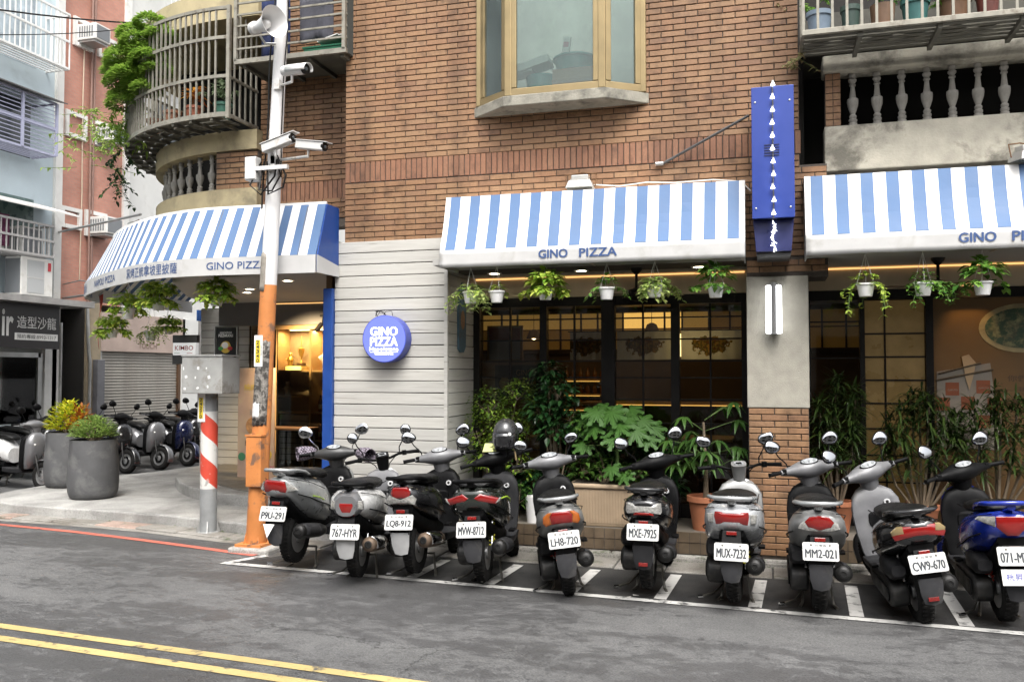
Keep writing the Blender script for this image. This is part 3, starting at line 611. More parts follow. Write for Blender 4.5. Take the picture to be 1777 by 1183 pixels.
# ================================================================ awnings
M_AWW = mat('awning_white', (.80,.79,.77), .65, var=.05, vscale=2, bmp=.35, bscale=5, dirt=(.56,.53,.48), dscale=3.0, dlo=.47, dhi=.85)
M_AWB = mat('awning_blue', (.082,.150,.285), .65, var=.08, vscale=2, bmp=.35, bscale=5)
M_VAL = mat('awning_valance', (.47,.465,.455), .65, var=.05, bmp=.05, bscale=300, dirt=(.33,.315,.285), dscale=3, dlo=.55, dhi=.8)
M_LET = mat('awning_lettering', (.035,.075,.20), .6)
M_STEEL = mat('galvanised_steel', (.42,.42,.41), .4, .7, var=.15)
M_GREYM = mat('dark_grey_metal', (.10,.10,.10), .5, .5, var=.15)
def straight_awning(label, x0, x1, texts, nstr):
    a = thing('awning', label, 'awning', ((x0+x1)/2, 7.9, 2.69), group='striped awnings over the shop')
    yt, zt, yv, zv, zb = 7.85, 3.385, 7.68, 2.855, 2.69; th = .012
    cv = MB(); n = nstr*2+1; sag = lambda t: -.012*math.sin(math.pi*t)
    u = [0]; 
    for i in range(n): u.append(u[-1] + (.5 if i in (0, n-1) else 1))
    U = u[-1]
    for i in range(n):
        xa, xb = x0+(x1-x0)*u[i]/U, x0+(x1-x0)*u[i+1]/U; K = 6
        for q in range(K):
            ta, tb = q/K, (q+1)/K
            W_ = lambda xx, tt: (xx, yt+(yv-yt)*tt+.014*math.sin(math.pi*tt)+math.sin(math.pi*tt)*(.016*noise.noise(Vector((xx*1.3, tt*1.2, x0)))+.005*noise.noise(Vector((xx*5, tt*2, 3)))), zt+(zv-zt)*tt+(.006*noise.noise(Vector((xx*2.1, 7, x0))) if tt < .01 else 0))
            cv.quad(W_(xa,ta), W_(xb,ta), W_(xb,tb), W_(xa,tb), m=i % 2)
    cv.quad((x0,yt,zt),(x1,yt,zt),(x1,F-.004,zt+.01),(x0,F-.004,zt+.01), m=0)
    c = obj('canopy', cv, [M_AWW, M_AWB], a, fix=False)
    s = c.modifiers.new('s', 'SOLIDIFY'); s.thickness = .006; s.offset = -1
    vg = MB(); nx = 60; vg.add([(x0+(x1-x0)*i/nx, yv-.010+.004*noise.noise(Vector((i*.35, j*.8, x0))), zv-.002+(zb-zv+.002)*j/4+(.006*noise.noise(Vector((i*.22, 9, x0))) if j == 4 else 0)) for j in range(5) for i in range(nx+1)], [(j*(nx+1)+i, j*(nx+1)+i+1, (j+1)*(nx+1)+i+1, (j+1)*(nx+1)+i) for j in range(4) for i in range(nx)])
    vo = obj('valance', vg, M_VAL, a, fix=False, smooth=180); s_2 = vo.modifiers.new('s', 'SOLIDIFY'); s_2.thickness = .012; s_2.offset = 0
    for xx, sx in ((x0, -1), (x1, 1)):
        m_ = MB(); y_ = [(yt,zt-.004),(yv+.012,zv-.01),(yv+.012,zb+.004),(F-.006,zb+.004),(F-.006,zt-.004)]
        m_.prism(y_, xx-sx*.018, xx-sx*.006, 'x'); obj('side_panel', m_, M_VAL, a)
    for xx in (x0+.03, (x0+x1)/2, x1-.03):
        fr = MB(); fr.tube([(xx,F-.01,2.73),(xx,yv+.03,2.71),(xx,yv+.03,2.86),(xx,yt+.02,3.36)], .014, 6); obj('frame_arm', fr, M_STEEL, a)
    for s_, xc, w_ in texts:
        t = bold(text_mb(s_, w_, .075, .0), .0035); t.xf(facing((xc, yv-.0195, 2.785))); obj('lettering', t, M_LET, a, fix=False)
    return a
straight_awning('middle blue and white striped awning over the plant-filled shop window', -2.935, -.165, [('GINO', -1.84, .265), ('PIZZA', -1.43, .335)], 14)
straight_awning('right blue and white striped awning running out of the picture', .325, 3.3, [('GINO', 1.615, .265), ('PIZZA', 2.03, .335)], 15)

# curved awning round the corner
VALP = [(-4.235,7.68),(-4.75,7.66),(-5.25,7.63),(-5.65,7.63),(-6.0,7.69),(-6.32,7.80),(-6.65,7.97),(-7.0,8.19),(-7.4,8.46),(-7.8,8.76),(-8.2,9.08),(-8.5,9.36),(-8.75,9.65),(-8.92,9.98),(-9.02,10.4),(-9.06,10.9),(-9.06,11.5),(-9.04,12.3)]
TOPP = [(-4.225,7.86),(-4.72,7.84),(-5.20,7.82),(-5.58,7.82),(-5.90,7.87),(-6.20,7.97),(-6.52,8.12),(-6.84,8.30),(-7.2,8.54),(-7.55,8.82),(-7.85,9.10),(-8.06,9.36),(-8.22,9.65),(-8.33,9.98),(-8.40,10.4),(-8.43,10.9),(-8.44,11.5),(-8.43,12.3)]
aw = thing('awning', 'curved blue and white striped awning wrapping round the building corner', 'awning', (-6.5, 9.5, 2.7), group='striped awnings over the shop')
def along(P, t):
    n = len(P)-1; f_ = min(max(t, 0), .99999)*n; i = int(f_); q = f_-i; a_, b_ = P[i], P[i+1]; return (a_[0]+(b_[0]-a_[0])*q, a_[1]+(b_[1]-a_[1])*q)
def dens(P, k=20):
    out = []
    for i in range(len(P)-1):
        for j in range(k): q = j/k; out.append(tuple(P[i][c]+(P[i+1][c]-P[i][c])*q for c in range(len(P[0]))))
    return out + [P[-1]]
DV, DT = dens(VALP), dens(TOPP); acc = [0]
for p, q in zip(DV, DV[1:]): acc.append(acc[-1] + math.dist(p, q))
def at_len(s_):
    import bisect
    i = min(max(bisect.bisect(acc, s_)-1, 0), len(acc)-2); q = (s_-acc[i])/(acc[i+1]-acc[i]); q = min(max(q,0),1)
    f_ = lambda D: (D[i][0]+(D[i+1][0]-D[i][0])*q, D[i][1]+(D[i+1][1]-D[i][1])*q); return f_(DV), f_(DT)
cv = MB(); TL = acc[-1]; sw = .094; nS = int(TL/sw)
for i in range(nS):
    for q in range(4):
        ta, tb = q/4, (q+1)/4
        (va, pa), (vb, pb) = at_len(i*sw), at_len((i+1)*sw)
        P_ = lambda v, p, t: (p[0]+(v[0]-p[0])*t, p[1]+(v[1]-p[1])*t, 3.40+(2.87-3.40)*t)
        cv.quad(P_(va,pa,ta), P_(vb,pb,ta), P_(vb,pb,tb), P_(va,pa,tb), m=(i+1) % 2)
c = obj('canopy', cv, [M_AWW, M_AWB], aw, fix=False); s = c.modifiers.new('s', 'SOLIDIFY'); s.thickness = .006; s.offset = 0
vb_ = MB()
ring = lambda v: None
def ribbon(D, z0, z1, th):
    m_ = MB(); D = D[::5] + [D[-1]]; n = len(D); V = []
    for i, p in enumerate(D):
        a_, b_ = D[max(i-1,0)], D[min(i+1,n-1)]; d = Vector((b_[0]-a_[0], b_[1]-a_[1])).normalized(); nr = (-d.y*th/2, d.x*th/2)
        V += [(p[0]+nr[0],p[1]+nr[1],z0),(p[0]-nr[0],p[1]-nr[1],z0),(p[0]-nr[0],p[1]-nr[1],z1),(p[0]+nr[0],p[1]+nr[1],z1)]
    Fc = []
    for i in range(n-1):
        for j in range(4): Fc.append((i*4+j, i*4+(j+1)%4, i*4+4+(j+1)%4, i*4+4+j))
    Fc += [(0,1,2,3), tuple((n-1)*4+j for j in (3,2,1,0))]; m_.add(V, Fc); return m_
obj('valance', ribbon(DV, 2.69, 2.868, .02), M_VAL, aw, smooth=40)
obj('top_rail', ribbon([(p[0],p[1]+.012) for p in DT], 3.395, 3.425, .03), M_AWW, aw, smooth=40)
m_ = MB(); m_.prism([(7.87,3.40),(7.685,2.87),(7.69,2.695),(8.12,2.695),(8.12,3.40)], -4.232, -4.215, 'x')
obj('side_panel', m_, M_BLUE, aw)
m_ = MB(); m_.prism([(7.66,2.866),(7.66,2.69),(8.12,2.69),(8.12,2.80)], -4.213, -4.208, 'x'); obj('side_valance', m_, M_VAL, aw)
for s_ in (.2, 1.2, 2.2, 3.2, 4.2, 5.2, 6.2, 7.2):
    v, p = at_len(min(s_, TL-.05)); fm = MB(); fm.tube([(v[0]*.97+p[0]*.03, v[1]*.97+p[1]*.03, 2.86),(p[0],p[1],3.38),(p[0]+(p[0]-v[0])*.8,p[1]+(p[1]-v[1])*.8,3.38)], .013, 6); obj('frame_arm', fm, M_GREYM, aw)
def curved_text(s_, s_mid, w_, h_, z):
    t = text_mb(s_, w_, h_, .018); out = []
    for x_, y_, e in t.v:
        q = s_mid - x_; (v, p) = at_len(q); (v2, _), (v3, _) = at_len(q+.02), at_len(q-.02)
        d = Vector((v2[0]-v3[0], v2[1]-v3[1])).normalized(); nr = Vector((-d.y, d.x)); nr = -nr if (nr.x*(-v[0]) + nr.y*(-v[1])) < 0 else nr
        out.append((v[0]+nr.x*.0135, v[1]+nr.y*.0135, z+y_))
    t.v = out; obj('lettering', t, M_LET, aw, fix=False)
curved_text('GINO PIZZA', .86, .68, .075, 2.785)
curved_text('窯烤正統拿坡里披薩', 2.06, .98, .115, 2.785)
curved_text('NAPOLI PIZZA', 3.42, .95, .08, 2.782)
curved_text('窯烤正統拿坡里披薩', 4.95, .98, .115, 2.78)
# soffit under the curved awning and above the entrance
m_ = MB(); inner = [(p[0]*.95+q[0]*.05+.02, p[1]*.9+q[1]*.1+.02) for p, q in zip(VALP, TOPP)]
m_.prism([(-4.275,7.76)] + inner[1:4] + [(-6.1,7.95),(-6.5,8.5),(-7.0,9.3),(-7.5,10.1),(-7.9,11.0),(-8.2,12.0),(-8.3,14.4),(-4.275,14.4)], 2.735, 2.80); obj('entrance_soffit', m_, M_SOFF, BLD)

# ---------------------------------------------------------------- recessed downlights in the soffits
M_DLRIM = mat('downlight_rim', (.75,.74,.70), .4)
M_DL = mat('downlight', (1,.93,.8), .4, emit=14, ecol=(1,.86,.62))
def downlight(x, y, z, lab):
    t = thing('downlight', lab, 'downlight', (x, y, z), group='recessed downlights')
    obj('rim', MB().lathe([(.075,.0),(.075,-.008),(.055,-.010),(.052,.0)], (x,y,z), 20), M_DLRIM, t, smooth=40)
    obj('bulb', MB().lathe([(.050,-.004),(.040,-.006)], (x,y,z), 16), M_DL, t)
for i, (x, wh) in enumerate(((-2.65,'left'),(-1.75,'middle'),(-.61,'right'))): downlight(x, 8.48, 2.722, 'round downlight in the soffit under the middle awning, %s one' % wh)
downlight(.48, 8.48, 2.722, 'round downlight under the right awning beside the plaster pillar')
downlight(-6.05, 9.35, 2.735, 'round downlight over the entrance, the nearer of a pair')
downlight(-6.35, 9.75, 2.735, 'round downlight over the entrance, the farther of a pair')
downlight(-5.1, 8.62, 2.735, 'round downlight over the entrance beside the orange pole')

# ================================================================ bay window
BW = thing('bay_window', 'bay window with bronze frame and cement sill on the brick wall', 'window', (-1.9, 8.0, 4.24))
sp = [(-2.76,8.15),(-2.37,7.855),(-1.39,7.855),(-1.03,8.15)]
m_ = MB(); m_.prism(sp, 4.225, 4.325); obj('sill', m_, mat('sill_cement', (.27,.255,.21), .85, var=.25, vscale=6, bmp=.4, dirt=(.10,.095,.08), dscale=5, dlo=.5, dhi=.7), BW, bevel=.008)
gp = [(-2.69,8.135),(-2.33,7.90),(-1.43,7.90),(-1.09,8.135)]
for (a, b_) in zip(gp, gp[1:]):
    a_, b2 = Vector((*a,0)), Vector((*b_,0)); d = (b2-a_); Ln = d.length; d.normalize(); rot = Matrix.Rotation(math.atan2(d.y,d.x),3,'Z')
    fr = obj('sash', MB().obox((a_+d*Ln/2)+Vector((0,0,4.36)), (Ln-.05,.05,.07), rot), M_GOLD, BW, bevel=.006)
    for s_ in (a_+d*.055, b2-d*.055): obj('stile', MB().obox(s_+Vector((0,0,5.48)), (.055,.045,2.16), rot), M_GOLD, fr, bevel=.006)
    obj('pane', MB().obox((a_+d*Ln/2)+Vector((0,0,5.48)), (Ln-.16,.006,2.15), rot), glass('frosty_glass', (.84,.92,.89), .15, (.34,.40,.38), .04, 1.1), fr)
for p in gp: obj('mullion', MB().box(p[0]-.035,p[0]+.035,p[1]-.03,p[1]+.03,4.326,6.6), M_GOLD, BW, bevel=.008)
obj('head', MB().prism(sp, 6.56, 6.66), M_CONC, BW)
obj('reveal', MB().box(-2.735,-2.70,8.14,8.6,4.26,6.6).box(-1.095,-1.06,8.14,8.6,4.26,6.6), mat('reveal_cement', (.16,.155,.13), .9, var=.2), BW)
obj('back_room', MB().box(-3.1,-.7, 9.6,9.66, 4.2,6.6).box(-3.1,-3.04,8.6,9.6,4.2,6.6).box(-.76,-.7,8.6,9.6,4.2,6.6).box(-3.1,-.7,8.3,9.6,4.2,4.28), mat('stale_room', (.20,.22,.20), .9, var=.3, vscale=2), BW)
def crate(name, label, cat, x0, x1, y0, y1, z0, z1, m_, bev=.004, extra=None, tilt=0):
    o = obj(name, MB().box(x0,x1,y0,y1,z0,z1), m_, bevel=bev); tag(o, label, cat); return o
M_CARD = mat('cardboard', (.30,.19,.10), .8, var=.12)
t = thing('cardboard_box', 'brown cardboard carton inside the bay window', 'box', (-1.72,8.25,4.33))
obj('carton', MB().box(-1.95,-1.50,8.1,8.4,4.332,4.62), M_CARD, t, bevel=.004); obj('tape', MB().box(-1.955,-1.495,8.095,8.405,4.49,4.515), mat('tape_brown', (.22,.13,.06), .4), t)
t = thing('storage_basket', 'teal plastic basket on the carton in the bay window', 'basket', (-1.8,8.25,4.62))
obj('tub', MB().lathe([(.17,0),(.20,.11)], (-1.76,8.25,4.622), 24), mat('teal_plastic', (.02,.26,.25), .4), t, smooth=30); obj('rim', MB().lathe([(.2,.105),(.215,.112),(.215,.13),(.195,.132)], (-1.76,8.25,4.622), 24), mat('teal_plastic', (.02,.26,.25)), t, smooth=30)
t = thing('bucket', 'teal bucket standing at the left in the bay window', 'bucket', (-2.05,8.2,4.33))
obj('pail', MB().lathe([(.12,0),(.15,.22),(.155,.25),(.14,.25)], (-2.08,8.2,4.332), 20), mat('teal_plastic', (.02,.26,.25)), t, smooth=30); obj('bail', MB().tube([(-2.23,8.2,4.56),(-2.18,8.2,4.66),(-2.08,8.2,4.70),(-1.98,8.2,4.66),(-1.93,8.2,4.56)], .006, 6), M_STEEL, t)
M_WBOX = mat('white_card', (.75,.74,.72), .6, var=.05)
t = thing('gift_box', 'white box with red and blue band in the bay window', 'box', (-1.5,8.2,4.6))
obj('carton', MB().box(-1.545,-1.445,8.05,8.3,4.63,4.84), M_WBOX, t, bevel=.003); obj('band', MB().box(-1.51,-1.48,8.046,8.304,4.632,4.842), mat('red_band', (.4,.05,.08), .5), t)
t = thing('paper_packet', 'small white packet leaning on the teal basket', 'packet', (-1.82,8.1,4.75))
obj('packet', MB().obox((-1.82,8.15,4.84), (.07,.05,.19), Matrix.Rotation(.12,3,'Y')), M_WBOX, t, bevel=.006); obj('print', MB().obox((-1.82,8.122,4.86), (.05,.004,.05), Matrix.Rotation(.12,3,'Y')), mat('pink_print', (.5,.2,.25), .6), t)
t = thing('folded_carton', 'flattened white carton lying across the bay window', 'carton', (-2.15,8.1,4.6))
obj('flap', MB().obox((-2.14,8.1,4.66), (.36,.22,.07), Matrix.Rotation(-.25,3,'Y')), M_WBOX, t, bevel=.003); obj('flap', MB().obox((-2.28,8.12,4.60), (.3,.2,.02), Matrix.Rotation(-.1,3,'Y')), M_WBOX, t)

# ================================================================ projecting light-box sign with a string of lamps
M_SIGNB = mat('sign_blue', (.012,.036,.22), .45, var=.06, emit=.03, ecol=(.03,.08,.6))
M_SIGND = mat('sign_side', (.008,.012,.05), .5)
PS = thing('projecting_sign', 'tall narrow blue sign box with a row of lit lamps down its edge', 'sign', (.075, 7.85, 2.74))
obj('box', MB().box(-.099,.236, 7.63,8.05, 3.01,4.115), M_SIGND, PS)
obj('front_face', MB().box(-.103,.240, 7.612,7.632, 3.005,4.12), M_SIGNB, PS, bevel=.004)
m_ = MB(); m_.prism([(-.098,3.002),(.234,3.002),(.212,2.735),(-.076,2.735)], 7.70, 8.0, 'y'); obj('lower_case', m_, mat('sign_blue_dull', (.02,.025,.10), .35, var=.15), PS, bevel=.004)
obj('base_bracket', MB().box(-.07,.205, 7.74,8.14, 2.70,2.732), M_GREYM, PS)
for xx in (-.072,.206):
    for zz in (3.99,3.09): obj('screw', MB().lathe([(.008,0),(.008,.004),(.004,.006)], n=10, M=facing((xx,7.612,zz))), M_STEEL, PS)
vent = MB()
for q in range(5): vent.box(-.0,.12, 7.606,7.613, 3.53+q*.022,3.537+q*.022)
obj('vent', vent, M_SIGND, PS)
obj('brace', MB().tube([(-.92,8.135,3.64),(-.13,7.98,3.99)], .013, 8), M_GREYM, PS); obj('brace_foot', MB().tube([(-.97,8.12,3.645),(-.90,8.12,3.645)], .018, 8), M_STEEL, PS)
LS = thing('light_string', 'string of bell-shaped white lamps hanging down the blue sign box', 'light string', (.07,7.58,2.75))
M_LED = mat('led_white', (1,1,1), .4, emit=2.2, ecol=(.95,.97,1)); M_CLIP = mat('lamp_clip', (.6,.6,.58), .5)
obj('cable', MB().tube([(.068+random.uniform(-.004,.004), 7.596, 4.14-q*.095) for q in range(13)], .006, 6), M_GREYM, LS)
for q in range(11):
    z_ = 4.125 - q*.1085; x_ = .068+random.uniform(-.004,.006)
    lp = obj('lamp', MB().lathe([(.006,.016),(.011,.012),(.013,.003),(.019,-.007),(.019,-.010),(.010,-.013),(.004,-.014)], (x_,7.582,z_), 14), M_LED, LS, smooth=40)
    obj('socket', MB().lathe([(.009,.014),(.009,.032)], (x_,7.582,z_), 10), M_CLIP, lp)
cl = MB()
for q in range(95):
    zz = 2.985 - q*.0027; cl.lathe([(.0012,-.004),(.0035,0),(.0012,.004)], (.068+.010*math.sin(q*.09)+random.gauss(0,.009), 7.688+random.gauss(0,.004), zz+random.gauss(0,.004)), 6)
stuff(obj('lamp_cluster', cl, M_LED, LS, fix=False))
# wall lamp on the plaster pillar
WL = thing('wall_lamp', 'steel and white glass wall lamp on the plaster pillar', 'wall lamp', (.066, 8.1, 2.04))
obj('backplate', MB().box(.03,.10, 8.11,8.146, 2.06,2.47), M_STEEL, WL, bevel=.004)
m_ = MB(); m_.lathe([(.045,2.05),(.045,2.49)], (.066,8.085,0), 20); obj('body', m_, mat('brushed_steel', (.45,.45,.45), .3, .9), WL, smooth=40)
for sx in (-1, 1):
    m_ = MB(); m_.lathe([(.012,2.055),(.026,2.06),(.026,2.475),(.012,2.485)], (.066+sx*.042,8.062,0), 14); obj('tube', m_, mat('lamp_glass_lit', (1,1,1), .3, emit=2.6, ecol=(.95,.97,1)), WL, smooth=40)
obj('cap', MB().lathe([(.03,2.488),(.03,2.505),(.018,2.51)], (.066,8.08,0), 16), M_STEEL, WL, smooth=40)
# round light-box sign on the cladding
RS = thing('round_sign', 'round blue lit sign with white lettering on the pale wooden boards', 'sign', (-3.64, 8.05, 1.80))
M_RSF = mat('sign_lit_blue', (.08,.10,.40), .4, emit=.30, ecol=(.20,.25,.85))
Mf = facing((-3.64, 7.985, 2.045))
obj('case', MB().lathe([(.236,-.135),(.236,.0),(.228,.004)], n=48, M=Mf), mat('sign_case_blue', (.05,.07,.33), .4), RS, smooth=40)
obj('face', MB().lathe([(.228,.002),(.226,.006)], n=48, M=Mf), M_RSF, RS, smooth=40)
M_LETW = mat('lettering_lit_white', (1,1,1), .5, emit=.7, ecol=(1,1,1))
for s_, dz, w_, h_, of in (('GINO', .075, .29, .085, .05), ('PIZZA', -.027, .29, .085, .05), ('Napoletana', -.105, .31, .044, .03), ('TRADIZIONALE', -.148, .20, .020, .02)):
    t = bold(text_mb(s_, w_, h_, 0), w_*.011 if h_ > .05 else .0012); t.xf(facing((-3.64, 7.978, 2.045+dz))); obj('lettering', t, M_LETW, RS, fix=False)
obj('rule', MB().box(-3.79,-3.49, 7.974,7.978, 1.912,1.915), M_LETW, RS)
wr = MB()
for q in range(5):
    a = random.uniform(-.08,.02); wr.tube([(-3.70+a,8.06,2.275),(-3.68+a+random.uniform(-.02,.03),8.03,2.31+random.uniform(0,.02)),(-3.63+a+random.uniform(-.02,.05),8.03,2.315+random.uniform(-.01,.02)),(-3.60+a,8.07,2.28)], .003, 5)
obj('cable', wr, M_BLACK, RS)
# flood lights
M_ALU = mat('cast_aluminium', (.48,.47,.44), .45, .6, var=.2, dirt=(.2,.14,.08), dscale=8, dlo=.6, dhi=.75)
def flood(label, loc, rz=0, tilt=0):
    t = thing('flood_light', label, 'flood light', loc, rz)
    m_ = MB().loft([[(-.13,-.10,0),(.13,-.10,0),(.13,.06,0),(-.13,.06,0)],[(-.10,-.08,.075),(.10,-.08,.075),(.10,.05,.075),(-.10,.05,.075)]]); obj('housing', m_, M_ALU, t, bevel=.008, local=True)
    f_ = MB()
    for q in range(9): f_.box(-.085+q*.02,-.078+q*.02,-.07,.04,.078,.085)
    obj('gear_box', MB().box(-.08,.08,-.06,.035,.074,.125), M_ALU, t, bevel=.008, local=True); stuff(obj('fin', f_, M_ALU, t, local=True))
    obj('bracket', MB().tube([(-.14,0,.03),(-.145,.02,.14),(0,.06,.17),(.145,.02,.14),(.14,0,.03)], .006, 6), mat('rusty_iron', (.16,.085,.04), .8, .3, var=.3), t, local=True)
    obj('glass', MB().box(-.115,.115,-.09,.05,-.006,0), glass('lamp_glass', (.8,.8,.75), .2), t, local=True)
flood('weathered flood light above the middle awning', (-1.65,7.98,3.42))
flood('weathered flood light at the right end above the right awning', (2.02,7.86,3.40), .5)
flood('weathered flood light on the far end of the curved awning', (-7.75,9.35,3.50), -.6)
cb = MB(); cb.tube([(-1.53,8.0,3.46),(-1.3,8.08,3.45),(-1.05,8.1,3.475),(-.8,8.1,3.455),(-.45,8.09,3.46),(-.2,8.0,3.41),(-.12,7.9,3.30)], .006, 6)
tag(obj('cable', cb, mat('white_cable', (.6,.58,.54), .5)), 'thin white cable lying along the top of the middle awning', 'cable')
# ================================================================ right balcony: balustrade, cage with pots
BAL = [(.0345,0),(.0345,.035),(.026,.040),(.034,.055),(.034,.068),(.024,.075),(.030,.092),(.030,.10),(.019,.115),(.030,.15),(.042,.19),(.046,.225),(.044,.252),(.028,.262),(.024,.29),(.019,.34),(.0185,.365),(.027,.372),(.027,.382),(.018,.39),(.033,.415),(.033,.428),(.020,.436),(.029,.448),(.029,.475)]
bal_me = None
def baluster_mesh(sz):
    return mesh_of('baluster', MB().lathe([(r*sz[0]*1.02, z*sz[1]) for r, z in BAL], n=14), M_BALUS, smooth=50)
RB = thing('balcony', 'stained cement balcony with baluster railing above the right awning', 'balcony', (1.8, 8.4, 3.5))
obj('parapet', MB().box(.515,5, 8.22,8.42, 3.50,3.905), M_CONC, RB, bevel=.012)
obj('top_rail', MB().box(.505,5, 8.18,8.44, 4.385,4.53), M_CONC, RB, bevel=.015)
pier = obj('pier', MB().box(.53,.655, 8.25,8.42, 3.905,4.385), M_MORT, RB)
for q in range(8):
    mb = MB(); mb.box(-.063,-.003,-.012,0,-.026,.026).box(.003,.063,-.012,0,-.026,.026)
    for s_ in (-.033,.033):
        mb = MB(); mb.box(-.03,.03,-.012,0,-.026,.026); inst('brick', me_cache.setdefault('pier', mesh_of('brick', mb, M_BR)), pier, Matrix.Translation((.593+s_, 8.251, 3.937+q*.0595)))
bm_ = baluster_mesh((1.05,1.005)); x = .765
while x < 2.75: inst('baluster', bm_, RB, Matrix.Translation((x, 8.32, 3.905))); x += .203
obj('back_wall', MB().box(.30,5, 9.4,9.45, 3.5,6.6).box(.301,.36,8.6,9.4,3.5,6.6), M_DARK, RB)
obj('floor', MB().box(.36,5,8.42,9.4,3.5,3.6), M_CONC, RB)
obj('slab', MB().box(.34,5, 8.05,9.4, 4.72,4.86), mat('slab_dirty', (.10,.095,.08), .9, var=.4, vscale=4), RB)
M_CAGE = mat('old_aluminium', (.25,.235,.195), .55, .35, var=.25, vscale=8, dirt=(.10,.075,.05), dscale=12, dlo=.54, dhi=.72)
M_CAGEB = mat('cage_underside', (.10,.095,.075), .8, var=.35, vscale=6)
RC = thing('window_cage', 'aluminium bar cage full of flower pots above the right balcony', 'window cage', (1.8, 7.7, 4.5))
obj('bottom_rail', MB().box(.31,3.4, 7.59,7.625, 4.515,4.56), M_CAGE, RC, bevel=.004)
obj('top_rail', MB().box(.31,3.4, 7.59,7.625, 5.6,5.64), M_CAGE, RC)
bar_me = mesh_of('bar', MB().box(-.0105,.0105,-.007,.007,0,1.06), M_CAGE)
x = .325
while x < 2.6: inst('bar', bar_me, RC, Matrix.Translation((x, 7.607, 4.55))); x += .1135
q = 7.70
while q < 8.1: inst('bar', bar_me, RC, Matrix.Translation((.318, q, 4.55)) @ Matrix.Rotation(R(90),4,'Z')); q += .11
obj('side_rail', MB().box(.303,.33, 7.625,8.14, 4.515,4.555), M_CAGE, RC)
for xx in (.75,1.35,1.95,2.55): obj('joist', MB().box(xx,xx+.035, 7.63,8.14, 4.475,4.513), M_CAGEB, RC)
sh = MB()
for q in range(6): sh.box(.33,3.4, 7.64+q*.085,7.70+q*.085, 4.517,4.527)
obj('floor_slats', sh, M_CAGEB, RC)
M_TERRA = mat('terracotta', (.33,.12,.055), .75, var=.2, vscale=5)
def pot(name, label, x, y, z, r, h, m_, grp=None, rim=True):
    t = thing(name, label, 'flower pot', (x, y, z), group=grp)
    obj('pot', MB().lathe([(r*.72,0),(r*.95,h*.86),(r*.9,h*.86),(r*.8,h*.8)] if rim else [(r*.8,0),(r,h),(r*.9,h),(r*.85,h*.85)], (x,y,z), 22), m_, t, smooth=35)
    if rim: obj('rim', MB().lathe([(r*.96,h*.82),(r*1.05,h*.84),(r*1.05,h),(r*.93,h),(r*.9,h*.84)], (x,y,z), 22), m_, t, smooth=35)
    obj('soil', MB().lathe([(r*.88,h*.80),(r*.3,h*.83)], (x,y,z), 16), mat('soil', (.035,.025,.016), .95, var=.4, vscale=30, bmp=.6), t); return t
PC = [('pale blue patterned', (.20,.26,.33)), ('dark green', (.05,.085,.07)), ('brown clay', (.19,.11,.065)), ('sea green', (.05,.16,.15)), ('wide brown', (.16,.085,.045)), ('dark red', (.14,.04,.03))]
for q, (nm, c_) in enumerate(PC):
    pot('flower_pot', '%s flower pot in the cage above the right balcony' % nm, .46+q*.25+(.04 if q > 3 else 0), 7.80, 4.53, [.105,.08,.10,.11,.13,.09][q], .24+.02*(q%2), mat('pot_%d' % q, c_, .6, var=.2), None, q != 2)

# ================================================================ rounded balcony on the left: set-back wall, parapet, cages
LB = thing('corner_balcony', 'rounded cement balcony with balusters above the curved awning', 'balcony', (-6, 9.5, 3.5))
bw = obj('wall', MB().box(-5.45,-4.166, 8.61,8.8, 3.3,6.6), M_MORT, LB)
rw = MB(); rs = MB(); k = 0
def addbrick(mb, x0, z0, wd, hh, y):
    mm = brick_mesh(wd, hh, M_BRM); mb.add([(v.co.x+x0+wd/2, v.co.y+y, v.co.z+z0+hh/2) for v in mm.vertices], [tuple(p.vertices) for p in mm.polygons])
setb = []
for z0, z1 in ((3.82,6.5),(3.4,3.6)):
    z = z0
    while z < z1:
        x = -5.45 - (L/2 if k % 2 else 0)
        while x < -4.17:
            a, b_ = max(x,-5.45), min(x+L,-4.17)
            if b_-a > .03: setb.append((a, z, b_-a-J, Hc-J))
            x += L
        z += Hc; k += 1
def vis_set(b): 
    p = pj((b[0]+b[2]/2, 8.6, b[1])); return b[2] > .2 and 90 < p[1] < 350 and p[0] < 594 and p[0] > 452
for b in setb:
    if vis_set(b) and (b[1] < 4.98): inst('brick', brick_mesh(b[2], b[3], M_BR), bw, Matrix.Translation((b[0]+b[2]/2+J/2, 8.610, b[1]+b[3]/2)))
    else: addbrick(rw, b[0]+J/2, b[1], b[2], b[3], 8.610)
x = -5.45
while x < -4.2: inst('soldier_brick', brick_mesh(.0567-J, .215-J, M_BRS), bw, Matrix.Translation((x+.028, 8.610, 3.71))); x += .0567
stuff(obj('brickwork', rw, M_BRM, LB, fix=False))
CX, CY, PR = -5.72, 10.6, 2.0
M_STUC = mat('yellow_stucco', (.40,.335,.20), .85, var=.15, vscale=4, bmp=.3, dirt=(.2,.17,.11), dscale=2.5, dlo=.5, dhi=.7)
def arc_pts(r, a0, a1, n, cx=CX, cy=CY): return [(cx - r*math.sin(a0+(a1-a0)*i/n), cy - r*math.cos(a0+(a1-a0)*i/n)) for i in range(n+1)]
ap = [(-5.42,8.60)] + arc_pts(PR, 0, R(95), 24) + [(CX-PR, 12.5)]
def ribs(P, z0, z1, th): return ribbon([p for p in P for _ in range(1)], z0, z1, th)
